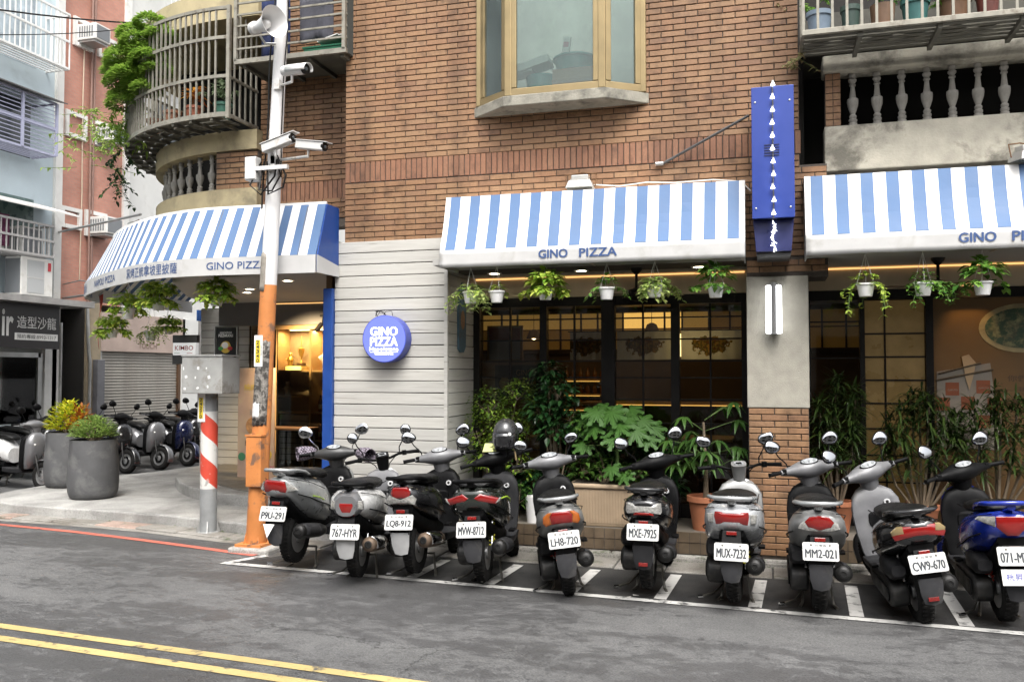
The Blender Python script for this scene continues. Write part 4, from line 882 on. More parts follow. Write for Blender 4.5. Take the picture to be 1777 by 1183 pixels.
def ribbon2(P, z0, z1, th):
    s_ = []
    for p in P: s_ += [p]
    m_ = MB(); n = len(s_); V = []
    for i, p in enumerate(s_):
        a_, b_ = s_[max(i-1,0)], s_[min(i+1,n-1)]; d = Vector((b_[0]-a_[0], b_[1]-a_[1])).normalized(); nr = (-d.y*th/2, d.x*th/2)
        V += [(p[0]+nr[0],p[1]+nr[1],z0),(p[0]-nr[0],p[1]-nr[1],z0),(p[0]-nr[0],p[1]-nr[1],z1),(p[0]+nr[0],p[1]+nr[1],z1)]
    Fc = []
    for i in range(n-1):
        for j in range(4): Fc.append((i*4+j, i*4+(j+1)%4, i*4+4+(j+1)%4, i*4+4+j))
    m_.add(V, Fc + [(0,1,2,3), tuple((n-1)*4+j for j in (3,2,1,0))]); return m_
obj('parapet', ribbon2(ap, 3.30, 3.77, .22), M_STUC, LB, smooth=40)
obj('top_rail', ribbon2(ap, 4.20, 4.42, .24), M_STUC, LB, smooth=40)
pb = obj('pier', MB().box(-5.97,-5.43, 8.53,8.68, 3.77,4.20), M_MORT, LB)
for r_ in range(7):
    x = -5.965 - (.06 if r_ % 2 else 0)
    while x < -5.44:
        a, b_ = max(x,-5.965), min(x+.18,-5.435)
        if b_-a > .02: inst('brick', brick_mesh(b_-a-J, Hc-J, M_BR), pb, Matrix.Translation(((a+b_)/2, 8.532, 3.80+r_*.06)))
        x += .18
bm2 = baluster_mesh((.98,.905))
for i in range(15):
    a = R(11 + i*5.7); inst('baluster', bm2, LB, Matrix.Translation((CX-PR*math.sin(a), CY-PR*math.cos(a), 3.77)))
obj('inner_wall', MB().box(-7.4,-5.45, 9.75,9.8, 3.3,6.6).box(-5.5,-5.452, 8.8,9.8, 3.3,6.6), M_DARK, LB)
m_ = MB(); m_.prism([(-5.45,8.7)] + arc_pts(1.9,0,R(90),14) + [(-7.6,12.4),(-5.45,12.4)], 3.3, 3.45); obj('floor', m_, M_CONC, LB)
m_ = MB(); m_.prism([(-5.3,8.3)] + arc_pts(2.3,0,R(90),18) + [(-8.0,12.4),(-5.3,12.4)], 5.62, 5.95); obj('upper_slab', m_, M_STUC, LB)
# rounded bar cage
CR = 2.55; cc = (-5.6, 10.58)
CG = thing('window_cage', 'rounded aluminium bar cage bulging with plants above the curved awning', 'window cage', (-6.5, 8.8, 4.4))
ca = [(-5.50,8.04)] + arc_pts(CR, R(0), R(88), 40, *cc)
for zz, nm in ((4.44,'bottom_rail'),(4.86,'middle_rail'),(5.28,'middle_rail'),(5.60,'top_rail')): obj(nm, ribbon2(ca, zz, zz+(.035 if zz > 4.5 else .05), .03), M_CAGE, CG, smooth=40)
bar2 = mesh_of('bar', MB().box(-.009,.009,-.009,.009,0,1.16), M_CAGE)
for i in range(48):
    a = R(1+i*1.85); inst('bar', bar2, CG, Matrix.Translation((cc[0]-CR*math.sin(a), cc[1]-CR*math.cos(a), 4.46)) @ Matrix.Rotation(-a,4,'Z'))
inst('corner_post', mesh_of('corner_post', MB().box(-.02,.02,-.02,.02,-.02,1.2), M_CAGE), CG, Matrix.Translation((-5.49,8.04,4.44)))
for i in range(5): inst('bar', bar2, CG, Matrix.Translation((-5.49, 8.15+i*.105, 4.46)))
obj('side_rail', MB().box(-5.505,-5.475, 8.05,8.60, 4.44,4.475), M_CAGE, CG); obj('side_rail', MB().box(-5.503,-5.477,8.05,8.6,4.86,4.885), M_CAGE, CG)
for k_, (ra, rb) in enumerate(((2.15,2.25),(2.28,2.38),(2.41,2.51))):
    m_ = MB(); P1 = arc_pts(ra, 0, R(88), 30, *cc); P2 = arc_pts(rb, 0, R(88), 30, *cc); m_.prism(P1 + P2[::-1], 4.45, 4.462); obj('floor_slat', m_, M_CAGEB, CG)
for i in range(14):
    a = R(2+i*6.2); m_ = MB(); d = Vector((-math.sin(a), -math.cos(a), 0))
    m_.obox(Vector((cc[0],cc[1],4.425)) + d*2.28, (.03,.55,.03), Matrix.Rotation(-a,3,'Z')); obj('joist', m_, M_CAGEB, CG)
obj('stay', MB().tube([(-7.35,9.05,4.44),(-7.0,9.35,4.05)], .012, 6), M_CAGEB, CG)
# rectangular cage with washing, over the set-back wall
LC = thing('window_cage', 'square aluminium bar cage with washing beside the brick wall', 'window cage', (-4.7, 8.1, 5.0))
obj('bottom_rail', MB().box(-5.38,-4.075, 7.97,8.01, 4.965,5.015), M_CAGE, LC)
for xx in (-5.37,-4.78,-4.105): obj('post', MB().box(xx-.018,xx+.018, 7.97,8.01, 5.0,6.3), M_CAGE, LC)
hb = mesh_of('bar', MB().box(-.64,.64,-.009,.009,-.0095,.0095), M_CAGE)
for i in range(9): inst('bar', hb, LC, Matrix.Translation((-4.735, 7.99, 5.13+i*.122)))
sb = mesh_of('bar', MB().box(-.009,.009,0,.6,-.009,.009), M_CAGE)
for i in range(9): inst('bar', sb, LC, Matrix.Translation((-4.09, 8.0, 5.13+i*.122)))
obj('floor', MB().box(-5.37,-4.09, 8.01,8.6, 4.975,4.995), M_CAGEB, LC); 
for i in range(4): obj('joist', MB().box(-5.3+i*.38,-5.26+i*.38, 8.02,8.6, 4.935,4.973), M_CAGEB, LC)
obj('end_sheet', MB().box(-4.088,-4.08,8.02,8.6,4.98,6.3), mat('end_sheet', (.05,.055,.05), .8), LC)
def cloth(name, label, x0, x1, zt, zb, y, m_, cat='cloth'):
    V = []; Fc = []; nx, nz = 10, 6
    for j in range(nz+1):
        for i in range(nx+1):
            u, v = i/nx, j/nz; V.append((x0+(x1-x0)*u, y+.018*math.sin(u*13+v*2)+.012*math.sin(u*29), zt+(zb-zt)*v*(1+.05*math.sin(u*9))))
    for j in range(nz):
        for i in range(nx): Fc.append((j*(nx+1)+i, j*(nx+1)+i+1, (j+1)*(nx+1)+i+1, (j+1)*(nx+1)+i))
    o = obj(name, MB().add(V, Fc), m_, smooth=180); s_ = o.modifiers.new('s','SOLIDIFY'); s_.thickness = .006; tag(o, label, cat); return o
cloth('blue_towel', 'dark blue washing hung in the square cage', -5.2,-4.85, 5.75,5.10, 8.2, mat('navy_cloth', (.02,.03,.09), .9, var=.3), 'washing')
cloth('grey_shirt', 'grey washing hung in the square cage', -4.75,-4.35, 5.72,5.22, 8.22, mat('grey_cloth', (.09,.09,.11), .9, var=.3), 'washing')
t = thing('plastic_basket', 'green mesh basket standing in the square cage', 'basket', (-4.35,8.15,5.0)); obj('tub', MB().box(-4.62,-4.15,8.08,8.35,5.0,5.10), mat('green_plastic', (.015,.14,.07), .5), t, bevel=.01); obj('rim', MB().box(-4.63,-4.14,8.07,8.36,5.09,5.105), mat('green_plastic', (.015,.14,.07)), t)
t = thing('paper_stack', 'white papers lying on the green basket in the cage', 'papers', (-4.3,8.15,5.1)); obj('sheet', MB().obox((-4.33,8.14,5.17),(.24,.18,.012),Matrix.Rotation(-.25,3,'Y')), M_WBOX, t); obj('sheet', MB().obox((-4.25,8.16,5.19),(.2,.18,.01),Matrix.Rotation(-.1,3,'Y')), M_WBOX, t)
# ================================================================ entrance under the curved awning
EN = thing('shop_entrance', 'recessed shop entrance with pale boarded wall and lit display window', 'entrance', (-6.6, 11.5, .27))
cw = obj('boarded_wall', MB().box(-8.70,-7.82, 12.10,12.25, .13,2.735).box(-7.95,-7.82,12.25,12.9,.27,2.735), M_MORT, EN)
z = .14
while z < 2.70:
    hh = .118; mb = MB(); mb.box(-.44,.44,-.02,0,-hh/2+.004,hh/2-.004)
    inst('board', mesh_of('board', mb, M_BOARD), cw, Matrix.Translation((-8.26+random.uniform(-.004,.004), 12.098, min(z+hh/2, 2.67))))
    mb = MB(); mb.box(-.30,.30,-.015,0,-hh/2+.004,hh/2-.004); inst('board', mesh_of('board', mb, M_BOARD), cw, Matrix.Translation((-7.818, 12.43, min(z+hh/2, 2.67))) @ Matrix.Rotation(R(90),4,'Z')); z += hh
obj('back_wall', MB().box(-7.95,-4.3, 13.2,13.3, .27,2.735), mat('entrance_plaster', (.34,.27,.17), .8, var=.15), EN)
obj('side_wall', MB().box(-4.45,-4.38, 8.3,13.2, .12,2.735), M_ROOM, EN)
obj('street_wall', MB().box(-8.72,-8.55,12.25,14.4,.13,2.735), M_CONC, EN)
obj('beam', MB().box(-7.8,-4.45, 11.25,11.40, 2.40,2.735), mat('dark_beam', (.11,.105,.10), .6, var=.1), EN)
obj('cove_strip', MB().box(-7.0,-4.5, 11.232,11.246, 2.700,2.712), M_COVE, EN)
# display window with honey wood shelves
dw = obj('display_frame', MB().box(-6.88,-5.30, 11.28,11.33, 2.335,2.40), M_WOODL, EN)
for xx in (-6.86,-6.32,-5.82): obj('upright', MB().box(xx,xx+.035, 11.29,11.62, .28,2.335), M_WOODL, dw)
obj('cabinet_back', MB().box(-6.86,-5.3, 11.62,11.65, .28,2.335), mat('cabinet_back', (.26,.185,.10), .7, var=.2), dw)
for xa, xb, zz in ((-6.82,-6.32,1.72),(-6.82,-6.32,1.35),(-6.82,-6.32,1.12),(-6.28,-5.82,1.72),(-6.28,-5.82,1.12),(-6.28,-5.82,.72),(-5.78,-5.3,1.72),(-5.78,-5.3,1.12)): obj('shelf', MB().box(xa,xb, 11.30,11.61, zz,zz+.025), M_WOODL, dw)
obj('drawer_front', MB().box(-6.80,-6.34, 11.30,11.60, .45,1.10), mat('drawer_grey', (.33,.32,.30), .6, var=.1), dw, bevel=.006)
for q in range(7): obj('drawer_groove', MB().box(-6.79,-6.35, 11.296,11.302, .53+q*.08,.538+q*.08), M_DARK, dw)
obj('pane', MB().box(-6.84,-5.3, 11.275,11.279, .28,2.335), M_WINGL, dw)
obj('shelf_lamp', MB().box(-6.7,-6.4,11.4,11.45,2.325,2.333), M_LAMPW, dw); obj('shelf_lamp', MB().box(-6.2,-5.9,11.4,11.45,2.325,2.333), M_LAMPW, dw)
spl = bpy.data.lights.new('display_lamp', 'AREA'); spl.energy = 16; spl.color = (1,.72,.4); spl.size = .9; spl.shape = 'RECTANGLE'; spl.size_y = .1
so = bpy.data.objects.new('display_lamp', spl); COL.objects.link(so); so.location = (-6.3,11.40,2.31)
so.parent = dw; so.location = Vector((-6.3,11.40,2.31)) - Vector(OFF[dw])
TS = thing('track_spotlight', 'small black spotlight aimed at the display window of the entrance', 'spotlight', (-6.05,11.2,2.35)); obj('barrel', MB().cyl((-6.05,11.16,2.40),(-6.10,11.08,2.30),.035,n=14), M_BLACK, TS, smooth=40); obj('arm', MB().cyl((-6.05,11.17,2.40),(-6.05,11.2,2.5),.01,n=6), M_BLACK, TS); obj('mount', MB().box(-6.09,-6.01,11.17,11.25,2.5,2.53), M_BLACK, TS)
tsl = bpy.data.lights.new('track_lamp', 'SPOT'); tsl.energy = 380; tsl.color = (1,.74,.42); tsl.spot_size = R(95); tsl.spot_blend = .9; tsl.shadow_soft_size = .05
tso = bpy.data.objects.new('track_lamp', tsl); COL.objects.link(tso); tso.location = (-6.2,10.3,2.6); tso.rotation_euler = (R(42),0,0)
M_GOLDF = mat('gilt', (.62,.40,.10), .3, .8); M_PORC = mat('porcelain', (.70,.67,.62), .35)
def figure(label, x, z, h, m_, w_=1.0, m2=None):
    t = thing('figurine', label, 'figurine', (x, 11.42, z)); pr = [(.05*w_,0),(.055*w_,.02),(.045*w_,.15),(.06*w_,.40),(.062*w_,.55),(.05*w_,.68),(.02*w_,.74),(.018*w_,.76)]
    obj('body', MB().lathe([(r, q*h) for r, q in pr], (x,11.42,z), 14), m_, t, smooth=60); obj('head', MB().lathe([(.004,.74*h),(.03*w_,.78*h),(.038*w_,.85*h),(.03*w_,.92*h),(.045*w_,.94*h),(.035*w_,1.0*h),(.004,1.01*h)], (x,11.42,z), 14), m2 or m_, t, smooth=60)
    for sx in (-1,1): obj('arm', MB().tube([(x+sx*.045*w_,11.42,z+.62*h),(x+sx*.085*w_,11.40,z+.50*h),(x+sx*.055*w_,11.36,z+.45*h)], .014*w_, 8), m_, t, smooth=60)
figure('small gilt figurine on the honey wood display shelf', -6.70, 1.80, .20, M_GOLDF, .7)
figure('white chef figurine with red scarf on the display shelf', -6.10, 1.745, .36, M_PORC, 1.35)
figure('tall white figurine at the right end of the display shelf', -5.87+.12, 1.745, .42, M_PORC, 1.1)
figure('little cream figurine on the second display shelf', -6.74, 1.375, .20, mat('cream_figure', (.5,.40,.25), .5), .8)
t = thing('trophy', 'gilt trophy with tall spire on the display shelf', 'trophy', (-6.52,11.42,1.80)); obj('base', MB().box(-6.57,-6.47,11.37,11.47,1.80,1.85), M_WOODD, t, bevel=.004); obj('cup', MB().lathe([(.03,.05),(.012,.08),(.012,.14),(.04,.2),(.045,.26),(.008,.28),(.006,.44)], (-6.52,11.42,1.80), 16), M_GOLDF, t, smooth=60)
t = thing('gift_crate', 'round yellow wooden crate under the trophies', 'crate', (-6.55,11.42,1.745)); obj('drum', MB().lathe([(.2,0),(.2,.055)], (-6.57,11.43,1.746), 26), mat('yellow_wood', (.55,.36,.10), .5), t, smooth=30); obj('band', MB().lathe([(.203,.02),(.203,.035)], (-6.57,11.43,1.746), 26), M_WOODL, t)
def bottle(label, x, z, c_, h=.24):
    t = thing('bottle', label, 'bottle', (x,11.42,z)); obj('glass', MB().lathe([(.032,0),(.034,.01),(.034,.14*h/.24),(.012,.19*h/.24),(.012,h),(.006,h)], (x,11.42,z), 14), c_, t, smooth=50); obj('label', MB().lathe([(.0348,.04),(.0348,.11)], (x,11.42,z), 14, caps=False), M_CREAML, t)
M_CREAML = mat('bottle_label', (.45,.36,.2), .6)
for q, (x_, z_, c_, nm) in enumerate(((-6.20,1.145,(.12,.05,.02),'brown'),(-6.05,1.145,(.03,.08,.02),'green'),(-6.2,.745,(.30,.06,.02),'amber'),(-5.95,1.145,(.20,.03,.02),'red'))): bottle('%s bottle on the lower display shelf, %s' % (nm, ('left','middle','bottom row','right')[q]), x_, z_, mat('bottle_%s' % nm, c_, .15, coat=.5))
t = thing('cafe_table', 'small dark table standing behind the entrance glass', 'table', (-6.4,10.95,.27)); obj('top', MB().box(-6.85,-6.05,10.7,11.1,.92,.95), M_WOODD, t, bevel=.005)
for xx in (-6.8,-6.1):
    for yy in (10.74,11.06): obj('leg', MB().cyl((xx,yy,.275),(xx,yy,.92),.014,n=8), M_BLACK, t)
# printed menu board leaning at the entrance
MBD = thing('menu_board', 'pink poster board with price lettering standing behind the orange pole', 'poster board', (-6.72,10.6,.27))
Mb = facing((-6.70,10.55,1.02),(0,-1,.0))
obj('panel', MB().box(-7.0,-6.43, 10.56,10.585, .275,1.77), mat('poster_pink', (.46,.33,.26), .7, var=.12, vscale=3, dirt=(.50,.40,.27), dscale=3), MBD, bevel=.004)
for s_, dx, dz, w_, h_, c_ in (('燒肉大戰', .02, .43, .42, .085, (.55,.42,.05)), ('登場', .12, .32, .22, .08, (.10,.07,.02)), ('現烤', .0, .08, .2, .09, (.22,.25,.28)), ('雞腿飯', -.02, -.33, .30, .075, (.03,.03,.03)), ('269', .10, -.50, .30, .15, (.60,.42,.05)), ('元起', .22, -.66, .14, .05, (.5,.1,.2))):
    t_ = text_mb(s_, w_, h_, .03); t_.xf(facing((-6.715+dx,10.558,1.08+dz))); obj('lettering', t_, mat('ink_%d%d' % (int(c_[0]*99), int(c_[1]*99)), c_, .6), MBD, fix=False)
obj('picture', MB().prism(ell(.17,.14,-6.70,.98), 10.553, 10.559, 'y'), mat('food_picture', (.45,.24,.10), .6, var=.5, vscale=14), MBD)
obj('badge', MB().prism(ell(.055,.055,-6.93,.56), 10.552, 10.559, 'y'), mat('badge_green', (.05,.20,.10), .6), MBD)
# signs on the boarded wall
PZ = thing('wall_sign', 'small black sign with pizza emblem on the boarded wall', 'sign', (-8.1,12.05,1.9))
obj('plate', MB().box(-8.40,-8.05, 12.055,12.078, 1.92,2.42), mat('sign_black', (.012,.012,.012), .35), PZ, bevel=.004)
fr_ = MB(); fr_.box(-8.44,-8.415,12.05,12.075,1.90,2.46).box(-8.035,-8.01,12.05,12.075,1.90,2.46).box(-8.415,-8.035,12.05,12.075,2.44,2.46); obj('border', fr_, M_STEEL, PZ)
for s_, dz, w_, h_ in (('ASSOCIAZIONE', .17, .22, .028), ('PIZZAIUOLI', .125, .26, .045), ('NAPOLETANI', -.20, .24, .032)): t_ = text_mb(s_, w_, h_, .02); t_.xf(facing((-8.225,12.052,2.17+dz))); obj('lettering', t_, M_WBOX, PZ, fix=False)
obj('emblem', MB().prism(ell(.095,.095,-8.225,2.11), 12.049, 12.055, 'y'), mat('emblem_yellow', (.6,.42,.06), .5), PZ); obj('emblem_hat', MB().prism(ell(.06,.05,-8.235,2.14), 12.045, 12.0488, 'y'), M_WBOX, PZ)
for dx, c_ in ((-.085,(.04,.25,.06)),(.085,(.45,.04,.04))): obj('emblem_flag', MB().prism(ell(.045,.03,-8.225+dx,2.09), 12.044, 12.048, 'y'), mat('flag_%d' % (c_[0]*100), c_, .6), PZ)
KB = thing('hanging_sign', 'white KIMBO sign in a dark frame hung at the corner', 'sign', (-8.65,11.6,1.8))
obj('panel', MB().box(-8.86,-8.45, 11.60,11.68, 1.98,2.17), mat('sign_white', (.75,.74,.72), .4, emit=.18, ecol=(1,1,1)), KB, bevel=.004); obj('frame', MB().box(-8.87,-8.43,11.605,11.675,2.172,2.29), M_GREYM, KB); obj('frame', MB().box(-8.87,-8.43,11.605,11.675,1.84,1.978), M_GREYM, KB)
t_ = text_mb('KIMBO', .33, .07, .04); t_.xf(facing((-8.655,11.599,2.09))); obj('lettering', t_, mat('kimbo_red', (.45,.03,.02), .5), KB, fix=False)
for dx, c_ in ((-.13,(.05,.25,.08)),(.1,(.45,.03,.03))): obj('stripe', MB().box(-8.655+dx-.05,-8.655+dx+.05,11.596,11.5985,2.005,2.012), mat('stripe_%d' % int(c_[0]*100), c_, .5), KB)
BC = thing('fascia_sign', 'long blue fascia sign of the next shop down the side street', 'sign', (-8.9,14,2.3))
m_ = MB(); m_.prism([(12.4,2.56),(12.4,2.74),(15.5,2.74),(15.5,2.62)], -9.02, -8.98, 'x'); obj('board', m_, mat('fascia_blue', (.03,.12,.42), .5), BC)
t_ = text_mb('漁烤正統', .9, .16, .02); t_.xf(facing((-9.022,14.9,2.68),(-1,0,0))); obj('lettering', t_, M_WBOX, BC, fix=False)
FL = thing('banner', 'red and yellow banner hanging from the end of the curved awning', 'banner', (-8.6,9.7,1.9))
V = []; Fc = []
for i in range(9):
    q = i/8; V += [(-8.62+.10*q*0, 9.75+.02*math.sin(q*7), 2.74-.72*q), (-8.50-.05*q, 9.66+.03*math.sin(q*6+1), 2.76-.70*q)]
for i in range(8): Fc.append((2*i,2*i+1,2*i+3,2*i+2))
o = obj('cloth', MB().add(V, Fc), mat('banner_red', (.48,.05,.035), .7, var=.1, dirt=(.62,.45,.12), dscale=9, dlo=.55, dhi=.6), FL, smooth=180); s_ = o.modifiers.new('s','SOLIDIFY'); s_.thickness = .003
obj('rod', MB().cyl((-8.66,9.78,2.76),(-8.46,9.64,2.78),.008,n=6), M_STEEL, FL)

# ================================================================ neighbouring building across the side street (faces +X)
NX = -12.2
M_SKYB = mat('pale_blue_stucco', (.48,.56,.60), .85, var=.06, vscale=2, dirt=(.36,.42,.44), dscale=1.6, dlo=.55, dhi=.8)
def m_pink():
    m, nt, b, n, l = nodes_of('pink_tile'); tc = n.new('ShaderNodeTexCoord'); mp = n.new('ShaderNodeMapping'); mp.inputs['Rotation'].default_value = (R(90),0,R(90)); l.new(tc.outputs['Object'], mp.inputs[0])
    sp_ = n.new('ShaderNodeSeparateXYZ'); l.new(tc.outputs['Object'], sp_.inputs[0]); cb_ = n.new('ShaderNodeCombineXYZ'); l.new(sp_.outputs[1], cb_.inputs[0]); l.new(sp_.outputs[2], cb_.inputs[1])
    br = n.new('ShaderNodeTexBrick'); br.inputs['Scale'].default_value = 1; br.inputs['Brick Width'].default_value = .11; br.inputs['Row Height'].default_value = .05; br.inputs['Mortar Size'].default_value = .005
    br.inputs['Color1'].default_value = (.50,.235,.17,1); br.inputs['Color2'].default_value = (.44,.20,.145,1); br.inputs['Mortar'].default_value = (.40,.24,.19,1); l.new(cb_.outputs[0], br.inputs[0])
    t = tex_noise(n, l, coords(n, l), 1.2, 6); r = ramp(n, [(.35,(.80,.80,.80)),(.65,(1.08,1.08,1.08))]); l.new(t.outputs[0], r.inputs[0]); c = mixc(n, l, 1.0, br.outputs[0], r.outputs[0], 'MULTIPLY'); l.new(c, b.inputs['Base Color']); b.inputs['Roughness'].default_value = .6
    bump(n, l, b, br.outputs['Fac'], -.2, .004); return m
M_PINK = m_pink(); M_PALE = mat('pale_plaster', (.56,.56,.54), .85, var=.07, vscale=2, dirt=(.40,.39,.36), dscale=2, dlo=.55, dhi=.8)
M_TRIM = mat('white_trim', (.66,.65,.62), .7, var=.06, dirt=(.45,.43,.38), dscale=4, dlo=.55, dhi=.8)
M_DGL = mat('dark_window', (.05,.06,.065), .12, var=.3, vscale=3, coat=.4)
NB = thing('apartment_building', 'pale blue and pink tiled apartment block across the side street', 'building', (NX-2, 14, 0))
obj('blue_wall', MB().box(NX-4,NX, 6.0,12.66, 3.0,14), M_SKYB, NB)
obj('pilaster', MB().box(NX-.5,NX+.06, 12.62,12.78, 0,14), M_TRIM, NB)
obj('pink_wall', MB().box(NX-4,NX-.002, 12.78,14.36, 3.0,14), M_PINK, NB)
obj('pilaster', MB().box(NX-.5,NX+.05, 14.36,14.52, 2.9,14), M_TRIM, NB)
obj('pale_wall', MB().box(NX-4,NX-.004, 14.52,26, 2.85,14), M_PALE, NB)
# ground floor: shop, alley mouth, pillars, shutter
obj('shop_back', MB().box(NX-2.5,NX-2.4, 6,12.5, 0,3).box(NX-2.4,NX,12.45,12.73,0,3.0), M_PALE, NB)
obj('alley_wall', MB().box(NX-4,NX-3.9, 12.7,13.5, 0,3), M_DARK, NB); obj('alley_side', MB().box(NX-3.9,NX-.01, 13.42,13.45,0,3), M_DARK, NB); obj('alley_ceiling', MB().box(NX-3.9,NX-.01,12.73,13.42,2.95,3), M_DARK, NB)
obj('pillar', MB().box(NX-.4,NX+.05, 13.45,13.80, 0,3.02), mat('tan_pillar', (.27,.22,.15), .8, var=.2), NB)
obj('meter_box', MB().box(NX+.05,NX+.17,13.60,13.79,.75,1.95), mat('box_grey', (.14,.14,.15), .5, .3, var=.2), NB, bevel=.01)
M_SHUT = mat('shutter_steel', (.33,.31,.275), .5, .35, var=.15, vscale=3, dirt=(.20,.18,.15), dscale=2.5, dlo=.5, dhi=.75)
sh = obj('shutter', MB().box(NX-.10,NX-.05, 13.86,16.15, 0,2.12), M_SHUT, NB)
slat_me = mesh_of('slat', MB().prism([(-.0,-.028),(.018,-.022),(.022,0),(.018,.022),(0,.028)], -1.14, 1.14, 'y').xf(Matrix()), M_SHUT)
for q in range(36): inst('slat', slat_me, sh, Matrix.Translation((NX-.05, 15.0, .03+q*.0585)))
obj('shutter_guide', MB().box(NX-.08,NX+.02,13.80,13.87,0,2.2), M_STEEL, NB); obj('shutter_guide', MB().box(NX-.08,NX+.02,16.14,16.22,0,2.2), M_WOODD, NB)
obj('shutter_fascia', MB().box(NX-.2,NX+.06, 13.80,16.3, 2.12,2.86), mat('fascia_pinkish', (.36,.28,.24), .7, var=.15, vscale=2), NB)
t_ = text_mb('TOUCH', .55, .12, .02); t_.xf(facing((NX+.063,15.1,2.25),(1,0,0))); obj('fascia_lettering', t_, mat('letter_brown', (.20,.14,.11), .6), NB, fix=False)
obj('pillar', MB().box(NX-.4,NX+.06,16.22,16.75,0,2.86), M_PALE, NB); obj('far_wall', MB().box(NX-.4,NX+.0,16.75,26,0,2.86), mat('far_grey', (.20,.19,.18), .8, var=.3), NB)
sw_ = obj('shop_window_frame', MB().box(NX-.03,NX+.03, 10.2,12.40, 1.97,2.05), M_STEEL, NB)
obj('window_jamb', MB().box(NX-.03,NX+.03,12.34,12.45,0,2.05), M_STEEL, sw_); obj('pane', MB().box(NX-.005,NX+.002,10.2,12.34,.85,1.97), M_WINGL, sw_); obj('frosted_pane', MB().box(NX-.01,NX+.0,10.2,12.34,.05,.84), mat('frosted_panel', (.42,.48,.48), .5), sw_)
obj('canopy', MB().box(NX,NX+.95, 9.5,12.62, 2.83,2.93), mat('canopy_grey', (.30,.29,.28), .6, .2, var=.2), NB)
fas = thing('shop_sign', 'black hair salon fascia sign with silver characters', 'sign', (NX+.7,11.4,2.1))
obj('board', MB().box(NX+.66,NX+.72, 9.6,12.08, 2.10,2.82), mat('sign_black2', (.018,.016,.016), .4), fas)
for s_, yc, zc, w_, h_, m_ in (('ir', 11.02, 2.50, .22, .42, M_PALE), ('造型沙龍', 11.60, 2.52, .80, .20, M_PALE)): t_ = text_mb(s_, w_, h_, .02); t_.xf(facing((NX+.722,yc,zc),(1,0,0))); obj('lettering', t_, m_, fas, fix=False)
obj('strip', MB().box(NX+.715,NX+.7225,11.16,12.04,2.235,2.345), M_PALE, fas); t_ = text_mb('預約專線:8993-1317', .80, .075, .005); t_.xf(facing((NX+.723,11.60,2.29),(1,0,0))); obj('lettering', t_, mat('sign_ink', (.05,.05,.05), .6), fas, fix=False)
fl = thing('flower_arrangement', 'pink blossom branches inside the salon window', 'flowers', (NX-.4,11.95,.9)); fb = MB()
for q in range(150):
    a = Vector((NX-.4+random.gauss(0,.1), 11.95+random.gauss(0,.13), 1.45+random.gauss(0,.25))); fb.obox(a, (.045,.045,.02), Matrix.Rotation(random.uniform(0,3),3,random.choice('XYZ')))
stuff(obj('blossom', fb, mat('blossom_pink', (.55,.28,.25), .8, var=.2), fl)); obj('vase', MB().lathe([(.06,.0),(.09,.15),(.05,.3),(.06,.33)], (NX-.4,11.95,.85), 16), M_PORC, fl, smooth=50)
# wall air conditioners, windows
M_ACW = mat('ac_white', (.62,.61,.58), .5, var=.05, dirt=(.42,.40,.35), dscale=5, dlo=.55, dhi=.8); M_ACG = mat('ac_grille', (.17,.18,.19), .6)
def ac(label, y, z, w_, h_, d=.45, x=NX):
    t = thing('air_conditioner', label, 'air conditioner', (x, y, z), group='window air conditioners'); obj('case', MB().box(x-.05,x+d, y-w_/2,y+w_/2, z,z+h_), M_ACW, t, bevel=.012)
    obj('grille', MB().box(x+d-.002,x+d+.006, y-w_/2+.03,y+w_/2-.03, z+.03,z+h_-.03), M_ACG, t)
    sl = MB()
    for q in range(6): sl.box(x+.08+q*.055,x+.11+q*.055, y-w_/2-.004,y-w_/2+.002, z+.05,z+h_-.05)
    stuff(obj('louvre', sl, M_ACG, t)); obj('bracket', MB().box(x,x+d*.9,y-w_/2+.02,y+w_/2-.02,z-.04,z-.005), M_STEEL, t)
def lwin(y0, y1, z0, z1, m_=None, bars=True):
    w_ = obj('window', MB().box(NX-.25,NX-.24, y0,y1, z0,z1), m_ or M_DGL, NB)
    for a in ((y0-.07,y0,z0-.07,z1+.07),(y1,y1+.07,z0-.07,z1+.07)): obj('frame', MB().box(NX-.04,NX+.05,a[0],a[1],a[2],a[3]), M_TRIM, w_)
    obj('frame', MB().box(NX-.04,NX+.05,y0,y1,z1,z1+.07), M_TRIM, w_); obj('sill', MB().box(NX-.04,NX+.07,y0,y1,z0-.07,z0), M_TRIM, w_)
lwin(13.09,13.46,7.80,8.2); lwin(13.70,14.03,7.80,8.1, mat('bricked_window', (.36,.22,.15), .8, var=.2)); lwin(12.93,13.30,6.08,6.42); lwin(13.56,13.98,6.08,6.42); lwin(12.86,13.21,4.40,4.65); lwin(13.45,13.85,4.33,4.68)
ac('window air conditioner high on the pink tiled wall', 13.28, 7.83, .38, .30); ac('window air conditioner halfway up the pink tiled wall', 13.78, 6.08, .42, .27); ac('window air conditioner low on the pink tiled wall above the awning', 13.66, 4.30, .42, .32)
con = thing('air_conditioner', 'large white condenser unit with red label above the salon sign', 'air conditioner', (NX+.5,11.8,3.0))
obj('case', MB().box(NX+.18,NX+.52, 11.46,12.12, 2.98,3.62), M_ACW, con, bevel=.015); obj('grille', MB().box(NX+.518,NX+.526, 11.58,11.93, 3.03,3.57), mat('ac_mesh', (.40,.41,.41), .6, var=.1, vscale=80), con); obj('side_coil', MB().box(NX+.2,NX+.5,11.452,11.462,3.02,3.58), M_ACG, con)
obj('red_label', MB().box(NX+.522,NX+.53,12.01,12.07,3.42,3.56), mat('label_red', (.45,.03,.04), .5), con); obj('bracket', MB().box(NX,NX+.55,11.5,12.1,2.935,2.975), M_STEEL, con)
